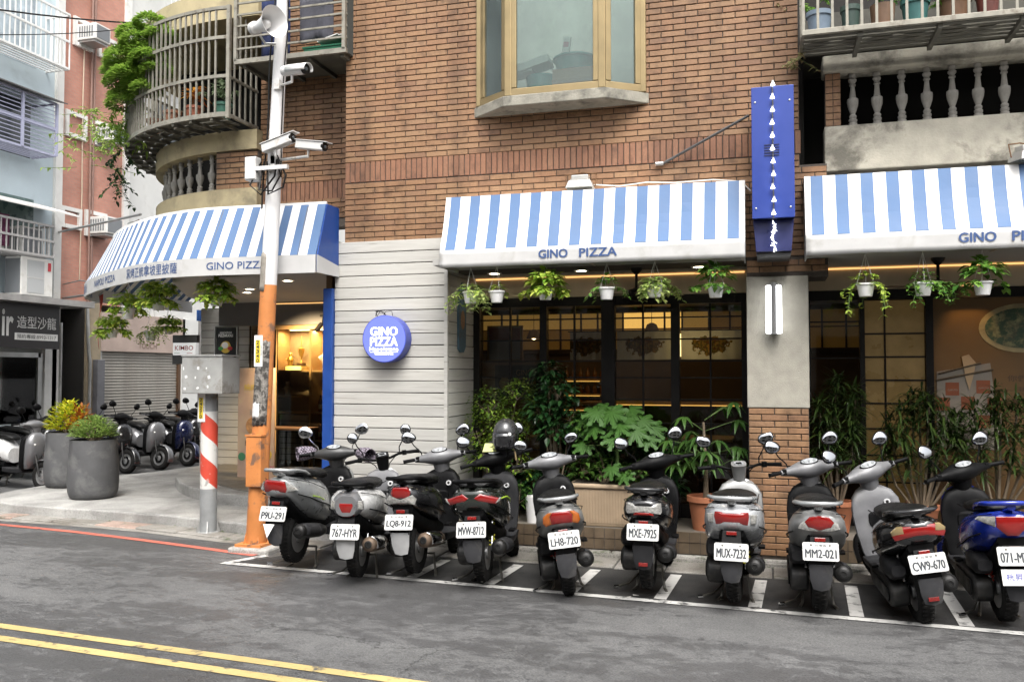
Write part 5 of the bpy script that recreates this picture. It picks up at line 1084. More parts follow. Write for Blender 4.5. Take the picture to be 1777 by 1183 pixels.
for q in range(2): obj('panel_line', MB().box(NX+.519,NX+.529,11.575,11.935,3.27+q*.012,3.276+q*.012), M_ACW, con)
obj('hose', MB().tube([(NX+.3,12.13,3.1),(NX+.3,12.25,3.0),(NX+.25,12.24,2.9),(NX+.1,12.1,2.85)], .02, 8), M_TRIM, con, smooth=60)
# balconies / cages on the blue wall
def cage(label, y0, y1, z0, z1, d, m_, nb, horiz=False, top=None):
    t = thing('window_cage', label, 'window cage', (NX+d, (y0+y1)/2, z0)); x1_ = NX+d
    for zz in (z0, (z0+z1)/2, z1): obj('rail', MB().box(x1_-.015,x1_+.015, y0,y1, zz-.018,zz+.018), m_, t)
    for yy in (y0,y1): 
        for zz in (z0,z1): obj('rail', MB().box(NX,x1_-.015, yy-.015,yy+.015, zz-.016,zz+.016), m_, t)
    if not horiz:
        bm__ = mesh_of('bar', MB().box(-.009,.009,-.009,.009,z0-z0,z1-z0), m_)
        for q in range(nb): inst('bar', bm__, t, Matrix.Translation((x1_, y0+(y1-y0)*q/(nb-1), z0)))
        for q in range(1,4): inst('bar', bm__, t, Matrix.Translation((NX+d*q/4, y1, z0)))
    else:
        bm__ = mesh_of('bar', MB().box(-.006,.006,y0-y1,0,-.006,.006), m_)
        for q in range(nb): inst('bar', bm__, t, Matrix.Translation((x1_, y1, z0+(z1-z0)*q/(nb-1))))
        for q in range(4): yy = y0+(y1-y0)*q/3; obj('post', MB().box(x1_-.002,x1_+.03,yy-.022,yy+.022,z0,z1), m_, t)
    fl_ = MB()
    for q in range(5): fl_.box(NX+.06+q*d/5.5,NX+.09+q*d/5.5,y0,y1,z0-.02,z0-.005)
    obj('floor_slats', fl_, m_, t); return t
M_WHC = mat('white_cage', (.72,.72,.70), .5, var=.05); M_LILC = mat('lilac_cage', (.33,.34,.45), .5, var=.1)
cage('white bar balcony cage at the top left', 10.0,12.42, 7.02,7.98, .5, M_WHC, 24)
obj('window', MB().box(NX-.02,NX+.004, 10.2,12.2, 7.0,8.6), mat('balcony_door', (.36,.42,.46), .4, var=.4, vscale=3), NB)
cage('dark window cage with lilac posts on the blue wall', 10.0,12.15, 5.42,6.32, .5, M_LILC, 14, True)
obj('window', MB().box(NX-.02,NX+.004, 10.0,12.1, 5.4,6.35), M_DGL, NB)
aw_ = obj('cage_roof', MB().prism([(NX,6.52),(NX+.62,6.34),(NX+.62,6.36),(NX,6.54)], 9.9,12.28,'y'), mat('dark_corrugated', (.10,.095,.09), .6, var=.3), NB)
cage('grey balcony rail with washing above the salon', 10.0,12.05, 3.66,4.18, .6, mat('grey_rail', (.35,.34,.33), .5, var=.1), 20)
obj('window', MB().box(NX-.02,NX+.004, 10.0,12.2, 3.65,4.7), mat('green_window', (.10,.16,.15), .3, var=.3), NB)
obj('canopy', MB().prism([(NX,4.62),(NX+.75,4.40),(NX+.75,4.43),(NX,4.65)], 9.9,12.45,'y'), M_TRIM, NB)
o = cloth('purple_cloth', 'purple cloths drying on the balcony above the salon', 0,1, 4.25,3.75, 0, mat('purple_cloth', (.13,.03,.075), .9, var=.3), 'washing')
for v in o.data.vertices: v.co = (NX+.5+v.co.y, 10.6+.62*v.co.x, v.co.z)
ac('fan unit standing on the grey balcony above the salon', 11.75, 3.68, .42, .45, .45)
for q in range(5):
    wn_ = obj('window', MB().box(NX-.02,NX+.003, 15.2+q*2.1,16.5+q*2.1, 6.2,7.4), M_DGL, NB); obj('frame', MB().box(NX-.01,NX+.02,15.1+q*2.1,16.6+q*2.1,7.4,7.5), M_TRIM, wn_)
cage('white bar balcony cage at the top of the pale wall', 15.0,19.0, 8.6,9.7, .6, M_WHC, 30)
obj('balcony_floor', MB().box(NX,NX+.6,14.6,19.0,8.35,8.58), M_PALE, NB)
# pipes, cables
pp = thing('drain_pipe', 'brown drain pipes running down the pink tiled wall', 'pipe', (NX+.05,13.5,3))
for q in range(2): obj('pipe', MB().tube([(NX+.05,13.46+q*.07,9.5),(NX+.05,13.45+q*.07,3.0)], .022, 8), mat('pipe_brown', (.25,.15,.12), .6, var=.15), pp, smooth=60)
obj('cable', MB().tube([(NX+.03,13.28,7.8),(NX+.04,13.25,6.5),(NX+.03,13.28,5.0),(NX+.06,13.22,3.4)], .010, 6), mat('cable_cream', (.55,.45,.33), .6), pp)
cd = thing('conduit', 'grey conduit running down the tan pillar by the shutter', 'conduit', (NX+.15,13.5,0)); obj('pipe', MB().tube([(NX+.08,13.50,0),(NX+.08,13.50,1.9),(NX+.10,13.44,2.1),(NX+.09,13.40,2.9)], .03, 8), M_STEEL, cd, smooth=60); obj('pipe', MB().tube([(NX+.07,12.80,0),(NX+.07,12.80,2.6)], .025, 8), M_STEEL, cd, smooth=60)
obj('shop_post', MB().box(NX+.0,NX+.06,12.46,12.72,0,2.95), M_TRIM, NB)
for q, (a, b_) in enumerate((((-13,9.2,6.95),(-11,17.5,9.4)),((-13,9.0,7.35),(-10.6,16,9.6)),((-12.6,9.6,6.4),(-10.5,15.5,8.9)))):
    P_ = [Vector(a).lerp(Vector(b_), i/12)+Vector((.9,-.6,-.25*math.sin(math.pi*i/12))) for i in range(13)]
    tag(obj('overhead_cable', MB().tube(P_, .014 if q == 0 else .008, 6), M_BLACK), ('thick','upper thin','lower thin')[q]+' black overhead cable crossing the top left', 'cable')
wl = thing('work_lamp', 'lit lamp hanging behind the curved awning by the pink wall', 'lamp', (NX+.7,12.85,3.2)); obj('shade', MB().lathe([(.02,.14),(.05,.12),(.11,.03),(.105,.03)], (NX+.7,12.85,3.18), 16), M_STEEL, wl, smooth=50); obj('bulb', MB().lathe([(.01,.09),(.04,.06),(.045,.03),(.01,.0)], (NX+.7,12.85,3.18), 14), mat('bulb_lit', (1,.9,.7), .4, emit=12, ecol=(1,.85,.6), lamp=True), wl, smooth=60); obj('arm', MB().tube([(NX+.7,12.85,3.31),(NX+.4,12.88,3.36),(NX,12.9,3.3)], .012, 6), M_STEEL, wl)
fr2 = thing('pipe_bracket', 'grey steel bracket arms between the pink wall and the curved awning', 'bracket', (NX+1,13,3)); 
for zz in (3.05,2.9): obj('arm', MB().tube([(NX,12.9,zz),(NX+2.6,12.2,zz+.1)], .022, 6), M_STEEL, fr2)
obj('arm', MB().tube([(NX,12.75,4.22),(NX+3.2,11.0,4.08)], .02, 6), M_STEEL, fr2)
M_PTXT = mat('plate_ink', (.018,.022,.028), .5)
# ================================================================ orange and white utility pole with cameras and loudspeaker
M_ORP = mat('orange_paint', (.50,.185,.052), .55, var=.14, vscale=5, bmp=.2, bscale=40, dirt=(.17,.095,.06), dscale=6, dlo=.54, dhi=.62)
M_WHP = mat('white_pole_paint', (.64,.63,.62), .5, var=.06, vscale=3, dirt=(.40,.36,.30), dscale=4, dlo=.62, dhi=.72)
M_SCAB = mat('bare_patch', (.20,.185,.165), .9, var=.5, vscale=40, bmp=.8, bscale=60, dirt=(.05,.045,.04), dscale=18, dlo=.48, dhi=.56)
POLE = thing('utility_pole', 'tall leaning pole painted orange below and white above', 'pole', (-4.76,7.50,.06))
def px_(z): return -4.76 + .045*z
def pr_(z): return .098 - .0075*z
def pole_seg(z0, z1, grow=0, a0=0, a1=360, n=16, k=6):
    rs = []
    for i in range(k+1):
        z_ = z0+(z1-z0)*i/k; r = pr_(z_)+grow; rs.append([(px_(z_)+r*math.cos(R(a0+(a1-a0)*j/n)), 7.50+r*math.sin(R(a0+(a1-a0)*j/n)), z_) for j in range(n if a1-a0 == 360 else n+1)])
    return MB().loft(rs, caps=(a1-a0 == 360), closed=(a1-a0 == 360))
obj('lower_shaft', pole_seg(.06,2.56), M_ORP, POLE, smooth=40); obj('upper_shaft', pole_seg(2.56,6.3), M_WHP, POLE, smooth=40)
for (z0, z1, a0, a1, m_) in ((1.20,2.02,195,330,M_SCAB),(2.50,2.86,190,275,mat('grey_patch', (.26,.235,.20), .8, var=.2, vscale=20)),(1.28,1.42,215,282,mat('white_smear', (.72,.71,.70), .8, var=.1, bmp=.4))):
    o = obj('peeled_patch', pole_seg(z0,z1,.004 if m_ is not M_SCAB else .003,a0,a1,10,8), m_, POLE, smooth=60)
    for v in o.data.vertices:      # ragged edge
        v.co.z += .035*noise.noise(Vector((v.co.x*45, v.co.y*45, v.co.z*14))); v.co.x += .004*noise.noise(v.co*30)
    s_ = o.modifiers.new('s','SOLIDIFY'); s_.thickness = .002; s_.offset = 1
obj('access_box', MB().box(-4.80,-4.635, 7.375,7.51, .62,1.10), M_ORP, POLE, bevel=.008); obj('box_lid', MB().box(-4.807,-4.628, 7.368,7.51, 1.102,1.118), M_ORP, POLE)
obj('base_plate', MB().box(-4.90,-4.62, 7.36,7.64, .05,.075), M_ORP, POLE)
for a in range(4): mb = MB(); mb.prism([(.085,0),(.115,0),(.092,.10),(.088,.11)], -.006,.006,'y').xf(Matrix.Translation((-4.76,7.50,.075)) @ Matrix.Rotation(R(45+90*a),4,'Z')); obj('gusset', mb, M_ORP, POLE)
tag(obj('footing', MB().box(-4.95,-4.51,7.31,7.73,-.03,.05), M_KERB, bevel=.02), 'rough concrete footing under the orange pole', 'footing', kind='thing')
def sticker(root, x, y, z, digits):
    o = obj('sticker', MB().box(x-.045,x+.045,y-.002,y,z-.15,z+.15), M_WBOX, root); obj('yellow_field', MB().box(x-.03,x+.02,y-.0035,y-.002,z-.115,z+.105), mat('sticker_yellow', (.70,.52,.03), .5), o)
    for i, d_ in enumerate(digits): t_ = text_mb(d_, .030, .036, .02); t_.xf(facing((x-.005,y-.0037,z+.083-i*.044))); obj('digit', t_, M_PTXT, o, fix=False)
    t_ = text_mb('台電公司', .018, .012); t_ = text_mb('電\n信\n桿', .012, .10, 0); t_.xf(facing((x+.033,y-.0037,z))); obj('small_print', t_, M_PTXT, o, fix=False)
sticker(POLE, px_(1.9)-.02, 7.50-pr_(1.9)-.004, 1.92, '24340')
cb = MB(); cb.tube([(px_(z_)-pr_(z_)-.006+.01*math.sin(z_*5), 7.45, z_) for z_ in [3.3+.25*i for i in range(12)]], .008, 6); obj('cable', cb, M_BLACK, POLE, smooth=60)
cb = MB(); cb.tube([(px_(z_)+pr_(z_)+.008+.02*max(0, math.sin(z_*4)), 7.47, z_) for z_ in [3.6+.2*i for i in range(11)]], .006, 6); obj('cable', cb, M_BLACK, POLE, smooth=60)
for q in range(3): cb = MB(); cb.tube([(-4.68+.03*q,7.41,3.75),(-4.78+.1*q,7.37,3.52-.05*q),(-4.66+.12*q,7.37,3.42+.03*q),(-4.53+.06*q,7.40,3.6),(-4.51,7.41,3.8)], .009, 6); obj('cable_loop', cb, M_BLACK, POLE, smooth=60)
M_CAMB = mat('camera_case', (.62,.61,.59), .4, .2, var=.06, dirt=(.42,.34,.24), dscale=8, dlo=.6, dhi=.75)
def cctv(label, base, tip, r=.042, square=False):
    """bullet camera: case from base to tip, sun hood, lens, bracket to the pole"""
    t = thing('security_camera', label, 'camera', tuple(base)); a, b_ = Vector(base), Vector(tip); d = (b_-a).normalized(); L_ = (b_-a).length
    rot = Vector((0,0,1)).rotation_difference(d).to_matrix().to_4x4(); Mc = Matrix.Translation(a) @ rot
    if square: x_ = d; y_ = Vector((0,0,1)).cross(x_).normalized(); z_ = x_.cross(y_); R3 = Matrix((x_,y_,z_)).transposed(); obj('case', MB().obox((a+b_)/2, (L_,r*1.8,r*1.8), R3), M_CAMB, t, bevel=.008); obj('hood', MB().obox((a+b_)/2+z_*r*1.0+d*.02, (L_+.05,r*2.2,.006), R3), M_CAMB, t)
    else: obj('case', MB().lathe([(r*.6,0),(r*.95,.01),(r,.03),(r,L_*.95)], n=20, M=Mc), M_CAMB, t, smooth=40); hd = obj('hood', MB().loft([[tuple(Mc @ Vector((r*1.13*math.cos(q), r*1.13*math.sin(q), h_))) for q in [math.atan2((rot.inverted() @ Vector((0,0,1))).y, (rot.inverted() @ Vector((0,0,1))).x)+R(-110+220*j/14) for j in range(15)]] for h_ in (L_*.25, L_*1.12)], caps=False, closed=False), M_CAMB, t, smooth=60); s_ = hd.modifiers.new('s','SOLIDIFY'); s_.thickness = .003
    obj('front_ring', MB().lathe([(r*.98,L_*.95),(r*.98,L_+.004),(r*.5,L_+.006)], n=20, M=Mc), M_BLACK, t, smooth=40); obj('lens', MB().lathe([(r*.42,L_+.006),(r*.36,L_+.012),(.004,L_+.015)], n=16, M=Mc), M_DGL, t, smooth=60)
    pz = a.z-.10; mid = a.lerp(b_, .4); obj('bracket', MB().tube([tuple(mid-Vector((0,0,r))),tuple(mid-Vector((0,0,r+.06))),(px_(pz)+pr_(pz)*.7,7.47,pz)], .014, 8), M_CAMB, t, smooth=50); obj('clamp', MB().obox((px_(pz)+pr_(pz)*.4,7.455,pz),(.06,.08,.10)), M_CAMB, t, bevel=.006)
cctv('upper bullet camera with dark front on the white pole', (-4.43,7.37,4.60), (-4.13,7.27,4.56), .05)
cctv('lower left box camera under the bullet camera on the pole', (-4.63,7.37,3.86), (-4.28,7.31,3.93), .045, True)
cctv('lower right box camera on the pole pointing right', (-4.25,7.34,3.87), (-3.93,7.28,3.81), .042, True)
jb = thing('junction_box', 'small white junction box on the left of the pole', 'box', (-4.76,7.41,3.6)); obj('case', MB().box(-4.84,-4.72,7.37,7.47,3.57,3.80), M_CAMB, jb, bevel=.008); obj('lid', MB().box(-4.835,-4.725,7.362,7.37,3.58,3.79), M_CAMB, jb, bevel=.004); obj('arm', MB().box(-4.72,-4.38,7.37,7.41,3.66,3.70), M_CAMB, jb)
LSK = thing('loudspeaker', 'white horn loudspeaker near the top of the pole', 'loudspeaker', (-4.55,7.33,5.03)); Mh = Matrix.Translation((-4.73,7.31,5.02)) @ Vector((0,0,1)).rotation_difference(Vector((.93,-.36,-.02)).normalized()).to_matrix().to_4x4()
o = obj('horn', MB().lathe([(.05,.06),(.055,.12),(.075,.20),(.11,.28),(.142,.335),(.150,.34),(.142,.33),(.10,.27),(.06,.18)], n=28, M=Mh, caps=False), M_WHP, LSK, smooth=50); obj('driver', MB().lathe([(.03,-.01),(.06,0),(.065,.05),(.05,.07)], n=22, M=Mh), M_CAMB, LSK, smooth=40); obj('phase_plug', MB().lathe([(.05,.17),(.035,.24),(.008,.262)], n=18, M=Mh), M_CAMB, LSK, smooth=50); obj('bracket', MB().tube([(-4.65,7.31,4.95),(-4.63,7.37,4.89),(-4.55,7.43,4.90)], .012, 6), M_STEEL, LSK)
# ================================================================ striped grey post with a steel box
GP = thing('striped_post', 'grey post with red and white spiral band carrying a steel box', 'post', (-5.73,8.12,0))
r = .088; obj('shaft', MB().lathe([(r,.0),(r,.48)], (-5.73,8.12,0), 24), mat('post_grey', (.27,.28,.28), .6, .2, var=.2, dirt=(.18,.15,.11), dscale=6, dlo=.58, dhi=.7), GP, smooth=40); obj('upper_shaft', MB().lathe([(r,1.30),(r,1.52)], (-5.73,8.12,0), 24), mat('post_grey', (.27,.28,.28)), GP, smooth=40)
M_BRED = mat('band_red', (.50,.055,.03), .5, dirt=(.45,.42,.38), dscale=9, dlo=.60, dhi=.66); M_BWH = mat('band_white', (.58,.57,.54), .5, dirt=(.32,.31,.29), dscale=9, dlo=.56, dhi=.64)
for s_ in range(2):
    mb = MB(); n = 72; K = 40
    for k_ in range(K):
        za, zb = .48+.82*k_/K, .48+.82*(k_+1)/K
        for j in range(n//2):
            def P_(jj, zz): a = 2*math.pi*(jj/n) - (zz-.48)*2*math.pi/.46 + s_*math.pi; return (-5.73+r*math.cos(a), 8.12+r*math.sin(a), zz)
            mb.quad(P_(j,za), P_(j+1,za), P_(j+1,zb), P_(j,zb))
    obj('spiral_band', mb, (M_BRED, M_BWH)[s_], GP, fix=True)
obj('base', MB().lathe([(.11,0),(.11,.02),(.088,.03)], (-5.73,8.12,.0), 20), M_STEEL, GP)
for q in range(4): mb = MB(); mb.prism([(.085,.0),(.125,.0),(.09,.12)], -.005,.005,'y').xf(Matrix.Translation((-5.73,8.12,.02)) @ Matrix.Rotation(R(30+90*q),4,'Z')); obj('gusset', mb, M_STEEL, GP)
sticker(GP, -5.765, 8.12-r-.003, 1.34, '24270')
SB = thing('steel_box', 'weathered steel cabinet with torn stickers on the striped post', 'cabinet', (-5.68,8.1,1.49)); M_SBX = mat('box_steel', (.36,.36,.345), .55, .35, var=.15, vscale=4, dirt=(.24,.22,.19), dscale=6, dlo=.55, dhi=.7)
obj('case', MB().prism([(7.90,1.49),(8.22,1.49),(8.22,1.86),(7.94,1.90),(7.90,1.88)], -5.92,-5.43,'x'), M_SBX, SB, bevel=.008); obj('lid', MB().box(-5.925,-5.425,7.89,8.23,1.882,1.897), M_SBX, SB)
for q in range(9): obj('sticker_scrap', MB().box(0,random.uniform(.012,.03),0,.001,0,random.uniform(.012,.035)).xf(Matrix.Translation((-5.89+(q%3)*.14+random.uniform(-.02,.02),7.898,1.54+(q//3)*.10+random.uniform(-.02,.02))) @ Matrix.Rotation(random.uniform(-.4,.4),4,'Y')), M_WBOX, SB)
# ================================================================ scooters
def paint(name, col, metal=0.0, rough=.28, coat=.6):
    return mat('paint_'+name, col, rough, metal, var=.10, vscale=9, coat=coat, dirt=tuple(c*.55+.03 for c in col), dscale=9, dlo=.50, dhi=.82)
M_TYRE = mat('tyre_rubber', (.008,.0078,.0075), .85, spec=.2, var=.3, vscale=20, bmp=.3, bscale=120, dirt=(.022,.02,.018), dscale=9, dlo=.52, dhi=.75)
M_PLAST = mat('black_plastic', (.005,.005,.0053), .48, spec=.10, var=.3, vscale=12, dirt=(.014,.0135,.0125), dscale=6, dlo=.60, dhi=.85)
M_PLGREY = mat('grey_plastic', (.020,.020,.0215), .55, spec=.2, var=.2, vscale=10, bmp=.1, bscale=300, dirt=(.035,.033,.03), dscale=6, dlo=.55, dhi=.8)
M_FLAP = mat('flap_plastic', (.042,.042,.045), .6, spec=.2, var=.2, vscale=10, dirt=(.09,.086,.08), dscale=7, dlo=.5, dhi=.75)
M_SEAT = mat('seat_vinyl', (.005,.005,.005), .45, spec=.2, var=.2, vscale=10, bmp=.25, bscale=260)
M_RED = mat('lens_red', (.20,.006,.005), .12, var=.1, coat=.8)
M_RED2 = mat('reflector_red', (.16,.008,.006), .2, var=.15, vscale=60, coat=.6)
M_AMBL = mat('lens_amber', (.34,.085,.008), .12, coat=.8)
M_CLR = mat('lens_clear', (.34,.335,.315), .14, .3, var=.45, vscale=60, coat=.9)
M_CREAM = mat('lens_cream', (.27,.20,.095), .16, var=.2, coat=.8)
M_CHROME = mat('chrome', (.65,.65,.65), .15, 1, var=.08)
M_ALLOY = mat('alloy_rim', (.33,.33,.33), .4, .8, var=.2)
M_ENG = mat('engine_case', (.012,.0118,.0115), .5, .3, var=.3, vscale=10, dirt=(.05,.045,.04), dscale=6, dlo=.5, dhi=.7)
M_EXH = mat('muffler_black', (.011,.0105,.010), .5, .3, var=.35, vscale=9, dirt=(.06,.042,.03), dscale=7, dlo=.58, dhi=.8)
M_MIRG = mat('mirror_glass', (.42,.43,.45), .05, 1)
M_PLATE = mat('plate_white', (.50,.50,.485), .45, var=.06, vscale=8, dirt=(.34,.325,.30), dscale=9, dlo=.55, dhi=.8)

M_BOLT = mat('bolt_steel', (.2,.19,.17), .4, .8)
M_METER = mat('meter_face', (.26,.27,.28), .3, var=.6, vscale=40, coat=.8)
M_WRING = mat('key_ring_white', (.42,.42,.42), .4)

def ring(y, hw, zb, zt, p=2.6, n=18, x0=0):
    out = []; zc, h = (zb+zt)/2, (zt-zb)/2
    for j in range(n):
        a = 2*math.pi*j/n; c, s_ = math.cos(a), math.sin(a)
        out.append((x0+hw*math.copysign(abs(c)**(2/p), c), y, zc+h*math.copysign(abs(s_)**(2/p), s_)))
    return out
def lens(poly, yf, t=.022, out=.004):
    """moulded lens: outline in x,z; surface follows yf"""
    m_ = MB(); n = len(poly); cx_ = sum(p[0] for p in poly)/n; cz = sum(p[1] for p in poly)/n
    V = []
    for sc_, o in ((1.0, t), (1.0, -out*.2), (.93, -out), (.5, -out*1.5)):
        for x_, z_ in poly:
            xx, zz = cx_+(x_-cx_)*sc_, cz+(z_-cz)*sc_; V.append((xx, yf(xx, zz)+o, zz))
    V.append((cx_, yf(cx_, cz)-out*1.6, cz)); Fc = []
    for k_ in range(3):
        for j in range(n): Fc.append((k_*n+j, k_*n+(j+1) % n, (k_+1)*n+(j+1) % n, (k_+1)*n+j))
    Fc += [(3*n+j, 3*n+(j+1) % n, 4*n) for j in range(n)] + [tuple(range(n))]
    return m_.add(V, Fc)
TAILS = {
 'wedge':  [('r', [(-.115,.60),(.075,.60),(.09,.635),(.07,.695),(-.10,.705),(-.125,.66)]), ('c', [(.092,.602),(.165,.62),(.12,.67),(.075,.695)]), ('c', mirx([(.122,.602),(.165,.62),(.14,.67),(.128,.69)]))],
 'small':  [('r', [(-.06,.545),(.06,.545),(.066,.61),(.05,.64),(-.05,.64),(-.066,.61)]), ('c', [(.085,.59),(.13,.59),(.125,.66),(.09,.66)]), ('c', mirx([(.085,.59),(.13,.59),(.125,.66),(.09,.66)]))],
 'tall':   [('r', [(-.065,.625),(.065,.625),(.085,.67),(.06,.715),(-.06,.715),(-.085,.67)]), ('c', [(-.11,.575),(.11,.575),(.125,.615),(.10,.655),(.07,.62),(-.07,.62),(-.10,.655),(-.125,.615)])],
 'wings':  [('r', [(.02,.655),(.06,.69),(.185,.645),(.165,.60),(.05,.63)]), ('c', [(.155,.602),(.19,.622),(.20,.652),(.186,.648)]), ('r', mirx([(.02,.655),(.06,.69),(.185,.645),(.165,.60),(.05,.63)])), ('c', mirx([(.155,.602),(.19,.622),(.20,.652),(.186,.648)]))],
 'wide_amber': [('r', [(-.075,.60),(.075,.60),(.085,.66),(.06,.69),(-.06,.69),(-.085,.66)]), ('a', [(.077,.602),(.12,.585),(.14,.61),(.135,.655),(.10,.685),(.065,.69),(.088,.66)]), ('a', mirx([(.077,.602),(.12,.585),(.14,.61),(.135,.655),(.10,.685),(.065,.69),(.088,.66)]))],
 'clear_bar': [('c', [(-.135,.625),(-.125,.605),(-.07,.61),(.07,.61),(.125,.605),(.135,.625),(.13,.685),(-.13,.685)]), ('r', [(-.075,.595),(.075,.595),(.07,.622),(-.07,.622)])],
 'bar':    [('r', [(-.095,.60),(.095,.60),(.105,.66),(.10,.69),(-.10,.69),(-.105,.66)]), ('c', [(.112,.605),(.145,.61),(.15,.67),(.112,.675)]), ('c', mirx([(.112,.605),(.145,.61),(.15,.67),(.112,.675)]))],
 'oval':   [('r', [(-.07,.625),(0,.605),(.07,.625),(.09,.66),(.06,.695),(0,.705),(-.06,.695),(-.09,.66)]), ('c', [(.0,.60),(.07,.60),(.13,.612),(.115,.65),(.093,.665),(.072,.622)]), ('c', mirx([(.0,.60),(.07,.60),(.13,.612),(.115,.65),(.093,.665),(.072,.622)]))],
 'wide_red': [('r', [(-.15,.60),(.15,.60),(.165,.63),(.10,.69),(-.10,.69),(-.165,.63)]), ('y', [(.095,.645),(.162,.632),(.168,.655),(.13,.69),(.10,.692)]), ('y', mirx([(.095,.645),(.162,.632),(.168,.655),(.13,.69),(.10,.692)]))],
 'shield': [('r', [(-.03,.575),(.03,.575),(.085,.63),(.085,.70),(-.085,.70),(-.085,.63)]), ('c', [(.09,.63),(.19,.675),(.17,.695),(.09,.70)]), ('c', mirx([(.09,.63),(.19,.675),(.17,.695),(.09,.70)]))],
}
def wheel(root, name, y, z, M4=None, style=0, drum=True, Rr=.213):
    ax = Matrix.Rotation(R(90), 4, 'Y'); k = Rr/.213
    prof = [(.128,-.036),(.150,-.047),(.182,-.052),(.202,-.040),(.211,-.018),(.213,0),(.211,.018),(.202,.040),(.182,.052),(.150,.047),(.128,.036)]
    T = Matrix.Translation((0,y,z)); TT = (M4 @ T) if M4 else T
    ty = MB().lathe([(r*k, q) for r, q in prof], n=36, M=ax, caps=False); ty.xf(TT)
    w_ = obj(name, MB().lathe([(.03,-.05),(.05,-.045),(.05,.045),(.03,.05)], n=16, M=TT @ ax), M_ALLOY, root, local=True, smooth=40)
    obj('tyre', ty, M_TYRE, w_, local=True, smooth=50)
    tr = MB()                                                # tread grooves as raised blocks
    for i in range(40):
        a = 2*math.pi*i/40
        for sx in (-1, 1):
            b_ = MB(); b_.box(sx*.008 if sx > 0 else -.036, .036 if sx > 0 else -.008, -.007, .007, .2075*k, .2165*k); b_.xf(Matrix.Rotation(a+(.04*sx), 4, 'X')); tr.merge(b_)
    tr.xf(TT); stuff(obj('tread', tr, M_TYRE, w_, local=True))
    rim = MB().lathe([(.105*k,-.034),(.131*k,-.038),(.131*k,.038),(.105*k,.034)], n=30, M=ax)
    for i in range(5 if style == 0 else 3):
        b_ = MB(); b_.box(-.018,.018,-.014 if style == 0 else -.03,.014 if style == 0 else .03,.03,.115*k); b_.xf(Matrix.Rotation(2*math.pi*i/(5 if style == 0 else 3), 4, 'X')); rim.merge(b_)
    rim.xf(TT); obj('rim', rim, M_ALLOY, w_, local=True, smooth=35)
    if drum: obj('brake_drum', MB().lathe([(.075,-.03),(.075,.02),(.06,.034)], n=22, M=TT @ ax), M_ENG, w_, local=True, smooth=40)
    return w_
